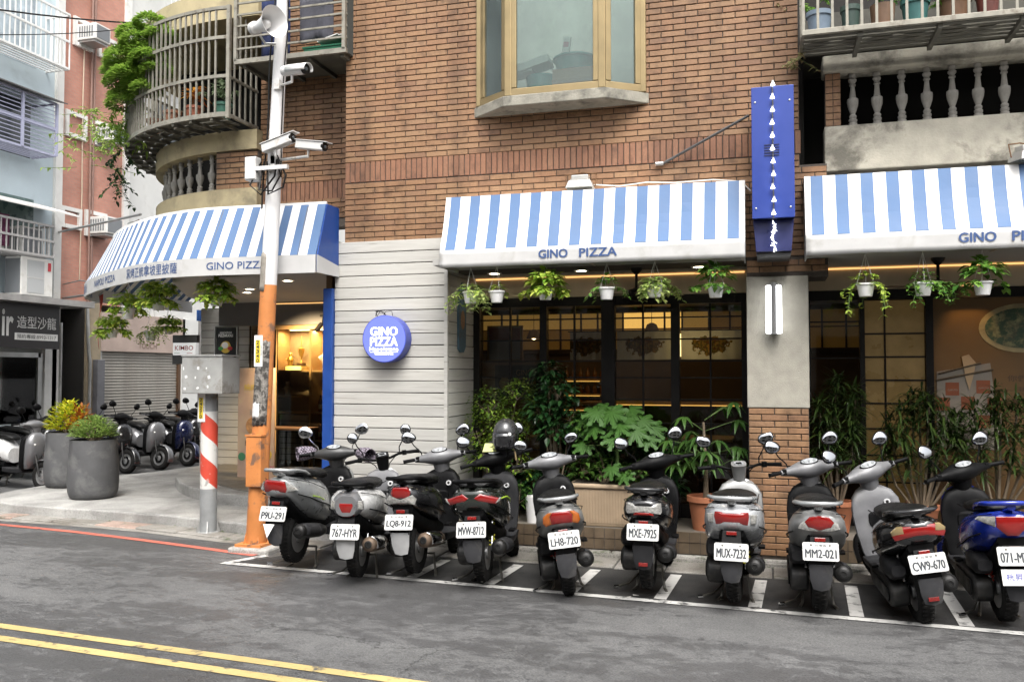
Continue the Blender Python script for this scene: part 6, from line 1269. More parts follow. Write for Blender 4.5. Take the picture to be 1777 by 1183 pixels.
def scooter(label, x, y, head, plate=None, lean=0, steer=0, lift=.05, body=None, tail='oval', rail=None, shield=None, cover=None, bar='cowl', mirror='oval', mirc=None, shock=None,
            small=True, flap=None, wid=1.0, front=None, muff='black', fine=True, grp='scooters parked in the bays', stand=True, brand=None, decal=None, mdir=(1,1), reflect=False, seat_w=1.0, kind='scooter', mufx=.15, tailz=0, pz=0, bp=2.6, deep=0):
    M_B = body; rail = rail or M_PLAST; shield = shield or M_PLAST; cover = cover or M_PLAST; mirc = mirc or M_PLAST; flap = flap or M_FLAP; front = front or body
    t = thing('scooter', label, 'scooter', (x, y, 0), group=grp); t.rotation_euler = (0, R(lean), R(-head))
    Z = lift; A = lambda n_, mb_, m_, p=None, **k: obj(n_, mb_, m_, p or t, local=True, **k)
    up = lambda rs: [[(a, b_, c+Z) for a, b_, c in r] for r in rs]
    tz = lambda y_: tailz*max(0, (.25-y_)/.6); dp_ = lambda y_: deep*min(1, max(0, (y_+.26)/.2))
    # ---- tail body
    B = [(-.345,.060,.615,.690),(-.325,.112,.575,.715),(-.27,.150,.535,.730),(-.14,.178,.485,.735),(.02,.190,.435,.725),(.18,.186,.385,.705),(.32,.170,.345,.675),(.43,.145,.325,.62),(.485,.11,.33,.55)]
    bd = A('body_panel', MB().loft(up([ring(q, hw*wid, zb+tz(q)-dp_(q), zt+tz(q), bp) for q, hw, zb, zt in B])), M_B, smooth=38)
    A('under_tail', MB().loft(up([ring(-.30,.085,.50+tz(-.3),.58+tz(-.3)), ring(-.1,.11,.36,.50), ring(.15,.12,.25,.42), ring(.42,.13,.24,.36)])), M_PLAST, smooth=40)
    # side seam strip, dark lower edge
    for sx in (-1, 1):
        A('side_strip', MB().tube([(sx*.162*wid,-.27,.585+Z+tz(-.27)),(sx*.189*wid,-.1,.545+Z+tz(-.1)),(sx*.198*wid,.08,.50+Z),(sx*.189*wid,.26,.455+Z),(sx*.162*wid,.40,.41+Z)], .0055, 6), M_PLAST, bd)
    S = [(-.235,.075,.735,.752),(-.205,.112,.725,.785),(-.08,.140,.715,.800),(.06,.145,.705,.792),(.15,.142,.70,.772),(.24,.132,.69,.778),(.38,.112,.675,.765),(.47,.088,.655,.735),(.505,.05,.66,.70)]
    st = A('seat', MB().loft(up([ring(q, hw*seat_w*wid, zb+tz(q), zt+tz(q), 2.3) for q, hw, zb, zt in S])), M_SEAT, smooth=60)
    A('seat_piping', MB().tube([(sx*.147*wid*seat_w, q, .728+Z+tz(q)) for sx, q in ((-1,.38),(-1,.2),(-1,.05),(-1,-.1))] + [(-.1*wid,-.215,.745+Z+tz(-.2)),(0,-.24,.748+Z+tz(-.2)),(.1*wid,-.215,.745+Z+tz(-.2))] + [(sx*.147*wid*seat_w, q, .728+Z+tz(q)) for sx, q in ((1,-.1),(1,.05),(1,.2),(1,.38))], .004, 5), M_PLAST, st)
    g = [(-.13*wid,.0,.735),(-.148*wid,-.12,.765),(-.142*wid,-.25,.782),(-.10*wid,-.345,.785),(0,-.375,.788),(.10*wid,-.345,.785),(.142*wid,-.25,.782),(.148*wid,-.12,.765),(.13*wid,.0,.735)]
    gr = A('grab_rail', MB().tube([(a, b_, c+Z+tz(b_)) for a, b_, c in g], [.010,.013,.015,.016,.016,.016,.015,.013,.010], 8), rail, smooth=60)
    A('rail_mount', MB().loft(up([ring(-.36,.025,.745+tz(-.3),.79+tz(-.3)), ring(-.24,.03,.72+tz(-.2),.755+tz(-.2))])), rail, gr, smooth=40)
    # ---- tail lights
    yf = lambda x_, z_: -.349 + 1.75*x_*x_/(wid*wid) - .10*(z_-.65) - (.03 if tail == 'small' else 0)
    lm = {'r': M_RED, 'c': M_CLR, 'a': M_AMBL, 'y': M_CREAM}
    for k_, (cc_, poly) in enumerate(TAILS[tail]):
        mb_ = lens([(px_*wid, pz) for px_, pz in poly], yf); mb_.v = [(a, b_, c+Z+tz(-.34)) for a, b_, c in mb_.v]
        A('tail_light' if cc_ == 'r' else 'turn_signal', mb_, lm[cc_], smooth=40)
    bz = .0
    if tail == 'wedge' or tail == 'wings': pass
    mb_ = MB(); mb_.box(-.035,.035,-.008,.008,-.013,.013); mb_.xf(Matrix.Translation((0,-.352,.545+Z)) @ Matrix.Rotation(-.2,4,'X')); A('reflector', mb_, M_RED2, bevel=.003)
    # ---- plate, bracket, flap
    Mp = Matrix.Translation((0,-.402,.425+Z+pz)) @ Matrix.Rotation(R(90-20), 4, 'X') @ Matrix.Scale(.88, 4)
    A('plate_bracket', MB().loft([[(-.06,-.33,.56+Z),(.06,-.33,.56+Z),(.06,-.27,.54+Z),(-.06,-.27,.54+Z)],[(-.07,-.392,.44+Z),(.07,-.392,.44+Z),(.07,-.345,.42+Z),(-.07,-.345,.42+Z)],[(-.075,-.385,.37+Z),(.075,-.385,.37+Z),(.075,-.345,.37+Z),(-.075,-.345,.37+Z)]]), M_PLAST)
    A('mudguard', MB().loft([[(-.078,-.385,.385+Z),(0,-.398,.385+Z),(.078,-.385,.385+Z),(.074,-.372,.385+Z),(0,-.385,.385+Z),(-.074,-.372,.385+Z)],[(-.070,-.375,.28+Z),(0,-.392,.28+Z),(.070,-.375,.28+Z),(.066,-.362,.28+Z),(0,-.378,.28+Z),(-.066,-.362,.28+Z)],[(-.052,-.362,.215+Z),(0,-.374,.205+Z),(.052,-.362,.215+Z),(.05,-.35,.215+Z),(0,-.362,.205+Z),(-.05,-.35,.215+Z)]]), flap, smooth=50)
    if reflect: A('flap_reflector', MB().box(-.033,.033,-.388,-.378,.235+Z,.262+Z), M_RED2, bevel=.002)
    if plate:
        poly = rrect(.262,.138,.014); mb_ = MB(); mb_.prism([(a, b_) for a, b_ in poly], 0, .0025); mb_.xf(Mp); pl_ = A('license_plate', mb_, M_PLATE)
        mb_ = bold(text_mb(plate, .224, .064 if small else .072, .0), .0028); mb_.xf(Mp @ Matrix.Translation((0,-.016 if small else -.010,.0012))); A('plate_number', mb_, M_PTXT, pl_, fix=False)
        if small: mb_ = text_mb('台灣省', .085, .020, 0); mb_.xf(Mp @ Matrix.Translation((.0,.046,.0012))); A('plate_region', mb_, M_PTXT, pl_, fix=False)
        for sx in (-1, 1): A('bolt', MB().lathe([(.008,0),(.008,.004),(.004,.006)], n=10, M=Mp @ Matrix.Translation((sx*.068,.050,.002))), M_BOLT, pl_)
    # ---- running gear
    wheel(t, 'rear_wheel', 0, .213+Z, style=1, Rr=.22)
    def cap(c0, r0, c1, r1, x0_, x1_, n=12):
        a0 = math.atan2(c1[1]-c0[1], c1[0]-c0[0]); P_ = []
        for i in range(n+1): a = a0+R(90)+R(180)*i/n; P_.append((c0[0]+r0*math.cos(a), c0[1]+r0*math.sin(a)))
        for i in range(n+1): a = a0-R(90)+R(180)*i/n; P_.append((c1[0]+r1*math.cos(a), c1[1]+r1*math.sin(a)))
        return MB().prism(P_, x0_, x1_, 'x')
    eng = A('engine_case', cap((0,.215+Z),.095,(.40,.25+Z),.08,-.195,-.068), M_ENG, bevel=.018, smooth=40)
    A('kick_cover', cap((.02,.215+Z),.06,(.36,.245+Z),.05,-.207,-.194), M_PLAST, eng, bevel=.006)
    A('air_cleaner', MB().loft(up([ring(-.16,.045,.36,.43,3,14,-.135), ring(-.10,.062,.325,.455,3.5,14,-.135), ring(.10,.062,.33,.46,3.5,14,-.135), ring(.2,.04,.35,.43,3,14,-.13)])), M_PLGREY if wid > 1 else M_PLAST, smooth=40)
    mm = {'black': M_EXH, 'silver': M_CHROME, 'rust': mat('muffler_rust', (.12,.085,.06), .6, .5, var=.35, vscale=10)}[muff]
    mx = MB().lathe([(.030,-.012),(.050,0),(.060,.02),(.062,.18),(.060,.40),(.045,.48),(.02,.52)], n=22, M=Matrix.Translation((mufx,-.245,.300+Z)) @ Matrix.Rotation(R(-98),4,'X')); mf = A('muffler', mx, mm, smooth=35)
    A('muffler_end', MB().lathe([(.0285,-.014),(.030,-.02),(.018,-.022),(.016,0)], n=18, M=Matrix.Translation((mufx,-.245,.300+Z)) @ Matrix.Rotation(R(-98),4,'X')), M_CHROME if muff == 'silver' else M_ENG, mf, smooth=35)
    hsd = MB(); rs_ = []
    for q in (0.04,.12,.28,.36):
        r_ = []
        for i in range(9): a = R(-30+120*i/8); rr = .068 if .06 < q < .3 else .064; r_.append((mufx+rr*math.cos(a), -.245+q, .300+Z-.14*q+rr*math.sin(a)))
        rs_.append(r_)
    hsd.loft(rs_, caps=False, closed=False); hs_ = A('heat_shield', hsd, M_PLGREY if muff != 'rust' else M_CHROME, mf, smooth=50); sd = hs_.modifiers.new('s','SOLIDIFY'); sd.thickness = .004
    for sx in (-1,) if wid <= 1 else (-1, 1):
        sp = []; N_ = 90
        for i in range(N_): a = i*2*math.pi*8/N_; q = i/N_; sp.append((sx*.085+.023*math.cos(a), -.055+.085*q+.0, .27+Z+.23*q+.023*math.sin(a)*.2))
        sh_ = A('shock_absorber', MB().tube([(sx*.085,-.06,.24+Z),(sx*.085,.04,.53+Z)], .011, 8), M_CHROME, smooth=40); A('spring', MB().tube(sp, .0048, 5), shock or M_PLAST, sh_, smooth=60)
    A('frame_rail', MB().tube([(0,.30,.30+Z),(0,.6,.22+Z),(0,.86,.24+Z),(0,.93,.6)], .028, 8), M_PLAST, smooth=50)
    if stand:
        A('centre_stand', MB().tube([(-.13,.12,.012),(-.11,.19,.02),(-.085,.25,.17),(.085,.25,.17),(.11,.19,.02),(.13,.12,.012)], .011, 7), M_BOLT, smooth=50)
        lv = A('stand_lever', MB().tube([(-.09,.24,.12),(-.16,.12,.06),(-.245,.05,.045)], .009, 6), M_BOLT); A('lever_tip', MB().tube([(-.238,.055,.045),(-.272,.03,.046)], .013, 7), M_CHROME, lv)
    # ---- floor, leg shield, nose
    A('floorboard', MB().loft([[(-.15,.42,.245),(.15,.42,.245),(.16,.42,.315),(-.16,.42,.315)],[(-.16,.6,.235),(.16,.6,.235),(.175,.6,.30),(-.175,.6,.30)],[(-.16,.80,.24),(.16,.80,.24),(.175,.80,.31),(-.175,.80,.31)]]), M_PLGREY, bevel=.012)
    def slab(zs, off=0, th=1):
        rr = []
        for z_, w_, yc, dp in zs:
            r_ = []; n = 20
            for j in range(n):
                a = 2*math.pi*j/n; c_, s_ = math.cos(a), math.sin(a); xx = w_*math.copysign(abs(c_)**.7, c_); r_.append((xx, yc+off+dp*math.copysign(abs(s_)**.8, s_)-.055*(xx/.2)**2, z_))
            rr.append(r_)
        return MB().loft(rr)
    A('leg_shield', slab([(.27,.14,.80,.03),(.34,.165,.825,.035),(.48,.182,.855,.04),(.62,.190,.865,.045),(.72,.178,.87,.05),(.785,.14,.88,.05),(.815,.085,.89,.04)]), shield, smooth=45)
    A('front_panel', slab([(.30,.12,.87,.03),(.38,.15,.91,.05),(.52,.168,.945,.07),(.64,.172,.955,.075),(.74,.155,.945,.065),(.80,.11,.93,.05),(.83,.06,.92,.03)]), front, smooth=45)
    for sx in (-1, 1): A('front_signal', MB().loft([ring(.985,.028,.615,.675,2.5,12,sx*.085), ring(1.012,.020,.625,.668,2.5,12,sx*.080), ring(1.018,.008,.64,.655,2.5,12,sx*.078)]), M_CLR, smooth=50)
    ks = A('key_switch', MB().lathe([(.024,-.03),(.024,.006),(.020,.009),(.013,.007)], n=20, M=Matrix.Translation((.082,.792,.70)) @ Matrix.Rotation(R(78),4,'X')), M_WRING if not decal == 'dark' else M_PLAST, smooth=40)
    A('keyhole', MB().lathe([(.0135,.004),(.012,.0085)], n=12, M=Matrix.Translation((.082,.792,.70)) @ Matrix.Rotation(R(78),4,'X')), M_BLACK, ks)
    for sx in (-1, 1): A('foot_peg', MB().obox((sx*.185,.36,.33+Z),(.05,.10,.022)), M_PLAST, bevel=.005)
    A('panel_seam', MB().tube([(-.105*wid,-.33,.716+Z+tz(-.33)),(-.148*wid,-.24,.70+Z+tz(-.24)),(-.182*wid,-.05,.665+Z+tz(-.05)),(-.186*wid,.2,.60+Z)], .003, 5), M_PLAST, bd)
    A('panel_seam', MB().tube([(.105*wid,-.33,.716+Z+tz(-.33)),(.148*wid,-.24,.70+Z+tz(-.24)),(.182*wid,-.05,.665+Z+tz(-.05)),(.186*wid,.2,.60+Z)], .003, 5), M_PLAST, bd)
    A('glove_box', MB().loft([ring(.80,.07,.52,.62,4), ring(.85,.085,.50,.66,4)]), M_PLAST, smooth=40)
    # ---- steering group
    H_ = Vector((0,.885,.80)); axis = Vector((0,-.40,.916)).normalized(); Q = Matrix.Translation(H_) @ Matrix.Rotation(R(steer), 4, axis) @ Matrix.Translation(-H_)
    def AS(n_, mb_, m_, p=None, **k): mb_.xf(Q); return obj(n_, mb_, m_, p or t, local=True, **k)
    hy, hz = .86, .925
    if bar == 'cowl':
        xs_ = [(-.235,.021,.023),(-.20,.028,.030),(-.15,.046,.040),(-.10,.076,.058),(-.05,.094,.072),(0,.098,.076),(.05,.094,.072),(.10,.076,.058),(.15,.046,.040),(.20,.028,.030),(.235,.021,.023)]
        rr = []
        for xx, dy, dz in xs_:
            rr.append([(xx, hy+.012*abs(xx)/.2*-1+dy*math.cos(2*math.pi*j/14), hz+.012-.02*(1-abs(xx)/.235)*0+dz*math.sin(2*math.pi*j/14)) for j in range(14)])
        hb_ = AS('handlebar_cover', MB().loft(rr), cover, smooth=50)
        AS('steering_neck', MB().loft([ring(0,0,0,0)]) if 0 else MB().loft([[(.085*c, hy+.015+.07*s_, .905) for c, s_ in [(math.cos(2*math.pi*j/14), math.sin(2*math.pi*j/14)) for j in range(14)]], [(.070*math.cos(2*math.pi*j/14), hy+.025+.058*math.sin(2*math.pi*j/14), .82) for j in range(14)], [(.056*math.cos(2*math.pi*j/14), hy+.035+.045*math.sin(2*math.pi*j/14), .76) for j in range(14)]]), cover, hb_, smooth=50)
        Mm = Matrix.Translation((0,hy-.050,hz+.076)) @ Matrix.Rotation(R(36),4,'X')
        me_ = AS('meter', MB().prism(ell(.074,.036), -.02, .004).xf(Mm), M_PLAST, hb_, bevel=.003); AS('meter_face', MB().prism(ell(.066,.029), .004, .006).xf(Mm), M_METER, hb_)
        AS('headlight', MB().lathe([(.052,-.01),(.050,.012),(.03,.026),(.006,.032)], n=20, M=Matrix.Translation((0,hy+.062,hz+.005)) @ Matrix.Rotation(R(-90),4,'X') @ Matrix.Diagonal((1.15,.75,1,1))), M_CLR, hb_, smooth=50)
    else:
        hb_ = AS('handlebar', MB().tube([(-.24,hy-.02,hz+.02),(-.17,hy,hz+.02),(-.08,hy+.03,hz-.01),(0,hy+.035,hz-.02),(.08,hy+.03,hz-.01),(.17,hy,hz+.02),(.24,hy-.02,hz+.02)], .012, 8), M_PLAST, smooth=50)
        AS('meter_pod', MB().loft([[( .062*math.copysign(abs(math.cos(a))**.6, math.cos(a)), hy-.012+.055*math.copysign(abs(math.sin(a))**.6, math.sin(a)), hz+.034+.35*.055*math.copysign(abs(math.sin(a))**.6, math.sin(a))) for a in [2*math.pi*j/16 for j in range(16)]], [(.058*math.copysign(abs(math.cos(a))**.6, math.cos(a)), hy+.005+.05*math.copysign(abs(math.sin(a))**.6, math.sin(a)), hz-.02) for a in [2*math.pi*j/16 for j in range(16)]], [(.046*math.cos(a), hy+.02+.04*math.sin(a), hz-.11) for a in [2*math.pi*j/16 for j in range(16)]]]), cover, hb_, smooth=40)
        Mm = Matrix.Translation((0,hy-.014,hz+.0352)) @ Matrix.Rotation(R(19),4,'X'); AS('meter_face', MB().prism(rrect(.075,.062,.014), 0, .003).xf(Mm), M_METER, hb_); AS('meter_dial', MB().prism(rrect(.048,.038,.008), .003, .0045).xf(Mm), M_PLAST, hb_)
        AS('headlight', MB().lathe([(.05,-.02),(.05,.012),(.03,.022),(.006,.026)], n=20, M=Matrix.Translation((0,hy+.055,hz-.03)) @ Matrix.Rotation(R(-90),4,'X')), M_CLR, hb_, smooth=50)
    for sx in (-1, 1): AS('cable', MB().tube([(sx*.19,hy+.01,hz+.005),(sx*.14,hy+.075,hz+.0),(sx*.07,hy+.07,hz-.06),(sx*.04,hy+.05,.80)], .0045, 6), M_PLAST, hb_, smooth=60)
    for k_, sx in enumerate((-1, 1)):
        AS('grip', MB().tube([(sx*.225,hy-.018,hz+.016),(sx*.25,hy-.024,hz+.016),(sx*.335,hy-.045,hz+.014),(sx*.34,hy-.046,hz+.014)], [.014,.0165,.0165,.019], 12), M_PLAST, hb_, smooth=40)
        AS('switch_box', MB().obox((sx*.205,hy-.018,hz+.018),(.036,.042,.046),Matrix.Rotation(sx*.2,3,'Z')), M_PLAST, hb_, bevel=.006)
        AS('brake_lever', MB().tube([(sx*.20,hy+.03,hz+.008),(sx*.26,hy+.025,hz+.004),(sx*.335,hy-.008,hz-.002)], [.006,.0055,.006], 6), M_ALLOY, hb_, smooth=50)
        up_ = .15 if mirror != 'low' else .115; ox = .065*mdir[k_]
        tip = Vector((sx*(.175+ox), hy+.015, hz+.045+up_))
        mr = AS('mirror', MB().tube([(sx*.165,hy+.005,hz+.03),(sx*.17,hy+.012,hz+.075),(sx*(.18+ox*.6),hy+.02,hz+.03+up_*.75),tuple(tip)], .0055, 7), M_PLAST if mirc != M_CHROME else M_CHROME, hb_, smooth=50)
        pl2 = {'round': ell(.047,.047,n=20), 'oval': [(.064*math.cos(2*math.pi*i/20), (.050+.010*math.cos(2*math.pi*i/20))*math.sin(2*math.pi*i/20)) for i in range(20)], 'angular': [(-.064,-.010),(-.036,-.040),(.034,-.040),(.064,.0),(.052,.042),(-.034,.042),(-.056,.024)], 'low': ell(.058,.042,n=20)}[mirror]
        if sx < 0: pl2 = mirx(pl2)
        Mm = Matrix.Translation(tip + Vector((sx*.012,0,.03))) @ Matrix.Rotation(R(-8*sx),4,'Z') @ Matrix.Rotation(R(82),4,'X') @ Matrix.Rotation(R(12*sx),4,'Z')
        hd = MB(); n = len(pl2); V = []
        for s_, z_ in ((.96,.006),(1.06,.004),(1.08,-.006),(.9,-.022),(.4,-.032)): V += [(a*s_, b_*s_, z_) for a, b_ in pl2]
        Fc = [(k2*n+j, k2*n+(j+1) % n, (k2+1)*n+(j+1) % n, (k2+1)*n+j) for k2 in range(4) for j in range(n)] + [tuple(range(n)), tuple(4*n+j for j in range(n))]
        hd.add(V, Fc); hd.xf(Mm); AS('mirror_housing', hd, mirc, hb_, smooth=50)
        gm = MB(); n = len(pl2); gm.add([(a*s_, b_*s_, z_) for s_, z_ in ((.96,.0045),(.94,.0068),(.7,.0092),(.45,.0107),(.2,.0115)) for a, b_ in pl2] + [(0,0,.0117)], [(k2*n+j, k2*n+(j+1) % n, (k2+1)*n+(j+1) % n, (k2+1)*n+j) for k2 in range(4) for j in range(n)] + [(4*n+j, 4*n+(j+1) % n, 5*n) for j in range(n)]); gm.xf(Mm); AS('mirror_glass', gm, M_MIRG, hb_, smooth=180)
    for sx in (-1, 1): AS('fork_leg', MB().tube([(sx*.062,1.10,.20),(sx*.06,1.02,.42),(sx*.05,.95,.6)], .016, 8), M_ENG, smooth=50)
    wheel(t, 'front_wheel', 1.12, .205, Q, drum=False, Rr=.203)
    AS('brake_disc', MB().lathe([(.05,.04),(.085,.041),(.085,.045),(.05,.046)], n=24, M=Matrix.Translation((0,1.12,.205)) @ Matrix.Rotation(R(90),4,'Y')), M_CHROME)
    ff = []
    for i in range(9):
        a = R(-15+150*i/8); ff.append([(xx, 1.12+(.235+.012*(1-(xx/.065)**2))*math.cos(a), .205+(.235+.012*(1-(xx/.065)**2))*math.sin(a)) for xx in (-.065,-.04,0,.04,.065)])
    fo = AS('front_fender', MB().loft(ff, caps=False, closed=False), front, smooth=60); sd = fo.modifiers.new('s','SOLIDIFY'); sd.thickness = .006
    return t
SILV = paint('silver', (.33,.34,.34), .5, .32); SILVD = paint('silver_dull', (.225,.225,.22), .35, .42, .3); BLK = paint('black', (.012,.012,.013), 0, .18); WHT = paint('white', (.52,.52,.51), 0, .25)
WSIL = paint('white_silver', (.42,.43,.44), .25, .28); BLU = paint('blue', (.01,.03,.30), .1, .2); DGRN = paint('black_green', (.018,.022,.018), .2, .22); GREYP = paint('grey', (.16,.16,.165), .35, .35)
REDS = mat('spring_red', (.40,.03,.015), .4); YELS = mat('spring_yellow', (.38,.36,.03), .4); LIME = mat('lime_strip', (.30,.45,.03), .4)
SHG = mat('shield_grey', (.115,.115,.12), .5, var=.2, vscale=8, dirt=(.17,.165,.15), dscale=5, dlo=.55, dhi=.8)
COWG = mat('cowl_grey', (.15,.15,.155), .45, .2, var=.15, vscale=8, dirt=(.21,.2,.185), dscale=6, dlo=.55, dhi=.8)
b1 = scooter('silver scooter with plate P9U-291 and chrome mirrors beside the orange pole', -3.93, 6.80, -4, 'P9U-291', 0, 10, .09, SILV, 'wedge', SILV, M_PLAST, mat('cowl_dark', (.03,.03,.03), .45, var=.2), mirror='oval', mirc=M_CHROME, front=SILV, mdir=(1.5,1.2), tailz=.03, pz=.04, bp=2.3, deep=.10)
b2 = scooter('white and grey scooter with plate 767-HYR and round mirrors', -3.24, 6.62, -11, '767-HYR', 0, 22, .05, WHT, 'small', M_PLAST, SHG, M_PLAST, 'naked', 'round', shock=None, small=False, muff='rust', front=WHT, wid=1.02, mdir=(.8,1.0), seat_w=.95, flap=mat('flap_light', (.34,.34,.34), .5, var=.15))
b3 = scooter('black scooter with plate LQ8-912 and tall red and clear tail light', -2.80, 6.80, -5, 'LQ8-912', -2, 16, .07, BLK, 'tall', M_PLAST, M_PLAST, COWG, mirror='oval', muff='rust', mdir=(1.2,.8), wid=.97, front=BLK, pz=.045, tailz=.02, bp=2.3, flap=mat('flap_light', (.34,.34,.34), .5))
b4 = scooter('black scooter with lime trim, slanted tail lights and plate MVW-8712', -2.20, 6.78, -7, 'MVW-8712', -3, 26, .05, DGRN, 'wings', M_PLAST, M_PLGREY, M_PLAST, 'cowl', 'oval', shock=YELS, small=False, wid=1.12, mdir=(1,1), front=DGRN, muff='black', pz=.04, bp=3.4, mufx=.175, tailz=.04)
b5 = scooter('silver scooter with plate LH8-720 and wide amber and red tail light', -1.49, 6.72, -16, 'LH8-720', -7, 4, .0, SILVD, 'wide_amber', SILV, M_PLAST, COWG, mirror='low', shock=REDS, stand=True, mdir=(.7,.5), front=SILVD, pz=.07, bp=2.2, deep=.05)
b6 = scooter('glossy black scooter with plate MXE-7925 and clear tail light', -.89, 6.82, -2, 'MXE-7925', 0, 26, .07, BLK, 'clear_bar', BLK, M_PLAST, M_PLAST, mirror='oval', small=False, reflect=True, wid=.98, mdir=(1.2,.6), flap=M_PLGREY, front=BLK, pz=.06, bp=2.3)
b7 = scooter('white scooter with plate MUX-7232 and red bar tail light before the pillar', -.24, 6.68, 1, 'MUX-7232', 0, 10, .05, WSIL, 'bar', SILV, SILVD, SILVD, 'naked', 'angular', small=False, wid=1.14, mdir=(1.3,.8), front=WSIL, shock=YELS, bp=3.6, deep=.04)
b8 = scooter('silver scooter with plate MM2-021 and oval red tail light', .345, 6.66, 0, 'MM2-021', -1, 20, .04, SILVD, 'oval', SILV, M_PLAST, COWG, mirror='oval', mdir=(1.1,.5), front=SILVD, wid=1.05, reflect=False, pz=.05, bp=2.2, deep=.09)
b9 = scooter('leaning black and grey scooter with plate CW9-670', 1.02, 6.66, -7, 'CW9-670', -9, 22, .0, BLK, 'wide_red', BLK, SHG, COWG, mirror='oval', reflect=True, mdir=(1.1,.3), front=SHG, wid=1.03, stand=False, pz=.06, tailz=.03)
b10 = scooter('blue scooter with plate 071-MYV at the right edge', 1.55, 6.76, -2, '071-MYV', -3, 24, .03, BLU, 'shield', BLU, M_PLAST, M_PLAST, mirror='oval', small=False, shock=REDS, mdir=(.9,.7), front=BLU, wid=1.08, mirc=M_PLAST, pz=.08, tailz=.05, deep=.03)
# individual extras
def on(root, name, mb_, m_, **k): return obj(name, mb_, m_, root, local=True, **k)
PLAID = None
def m_plaid():
    m, nt, b, n, l = nodes_of('plaid_cloth'); mp = coords(n, l); ck = n.new('ShaderNodeTexChecker'); ck.inputs['Scale'].default_value = 55; ck.inputs[1].default_value = (.03,.022,.03,1); ck.inputs[2].default_value = (.22,.19,.23,1); l.new(mp.outputs[0], ck.inputs[0]); l.new(ck.outputs[0], b.inputs['Base Color']); b.inputs['Roughness'].default_value = .9; return m
for sx in (-1, 1):
    mm = MB().tube([(sx*.205,.88,.94),(sx*.25,.865,.94),(sx*.33,.835,.93),(sx*.375,.80,.925)], [.03,.058,.072,.066], 14, caps=False); o = on(b1, 'hand_muff', mm, m_plaid(), smooth=60); s_ = o.modifiers.new('s','SOLIDIFY'); s_.thickness = .006
on(b1, 'lime_stripe', MB().tube([(.193,-.05,.66),(.206,.05,.635),(.207,.14,.60)], .005, 6), LIME)
tri = MB().prism([(-.05,0),(.05,0),(0,-.11)], 0, .003).xf(Matrix.Translation((-.02,-.432,.475)) @ Matrix.Rotation(R(75),4,'X')); on(b1, 'plate_tag', tri, M_WBOX)
on(b2, 'rear_panel', MB().loft([[(a, b_, c+.05) for a, b_, c in r] for r in (ring(-.375,.085,.54,.70), ring(-.33,.118,.53,.722), ring(-.2,.125,.53,.745), ring(-.05,.12,.6,.742))]), GREYP, smooth=40)
t_ = text_mb('SYM', .07, .022, .02); t_.xf(Matrix.Translation((0,-.215,.825)) @ Matrix.Rotation(R(50),4,'X')); on(b7, 'seat_badge', t_, M_WRING, fix=False)
on(b4, 'lime_stripe', MB().tube([(.205,-.2,.72),(.222,-.02,.71),(.218,.14,.67),(.19,.30,.62)], .006, 6), LIME)
on(b4, 'meter_emblem', MB().prism([(-.06,-.035),(.065,-.035),(.05,.045),(-.04,.05)], 0, .003).xf(Matrix.Translation((-.06,.80,1.035)) @ Matrix.Rotation(R(60),4,'X')), mat('emblem_lime', (.45,.48,.16), .5))
on(b4, 'windscreen_cover', MB().loft([ring(.80,.10,.93,1.05), ring(.90,.12,.90,1.10), ring(1.0,.08,.86,1.02)]), M_PLGREY, smooth=50)
on(b10, 'paper_notice', MB().prism(rrect(.25,.10,.004), 0, .002).xf(Matrix.Translation((.02,-.428,.405)) @ Matrix.Rotation(R(74),4,'X')), M_WBOX)
t_ = text_mb('桄昇車業', .20, .045, .01); t_.xf(Matrix.Translation((.02,-.4315,.41)) @ Matrix.Rotation(R(74),4,'X')); on(b10, 'paper_lettering', t_, mat('ink_violet', (.12,.13,.36), .6), fix=False)
# helmet hung on the handlebar of the black and lime scooter
HM = thing('helmet', 'black open-face helmet hanging over the lime-trimmed scooter', 'helmet', (-2.27,7.62,1.03))
sh_ = MB(); rr = []
for i in range(9):
    a = R(-35+125*i/8); rr.append([(-2.27+.115*math.cos(a)*math.cos(2*math.pi*j/24), 7.62+.135*math.cos(a)*math.sin(2*math.pi*j/24), 1.165+.135*math.sin(a)) for j in range(24)])
obj('shell', MB().loft(rr), paint('helmet_black', (.025,.025,.026), 0, .3), HM, smooth=60)
vz = []
for i in range(5): vz.append([(-2.27+.122*math.cos(a), 7.62+.142*math.sin(a), 1.17-.035*i+.0) for a in [R(200+140*j/12) for j in range(13)]])
o = obj('visor', MB().loft(vz, caps=False, closed=False), mat('smoke_visor', (.015,.015,.016), .08, coat=1), HM, smooth=60); s_ = o.modifiers.new('s','SOLIDIFY'); s_.thickness = .003
obj('badge', MB().lathe([(.014,0),(.014,.004),(.008,.006)], n=14, M=facing((-2.20,7.497,1.165),(.45,-1,.2))), M_WBOX, HM)
obj('strap', MB().tube([(-2.2,7.6,1.06),(-2.17,7.58,.98),(-2.16,7.57,.93)], .008, 6), mat('strap_khaki', (.22,.16,.08), .8), HM)
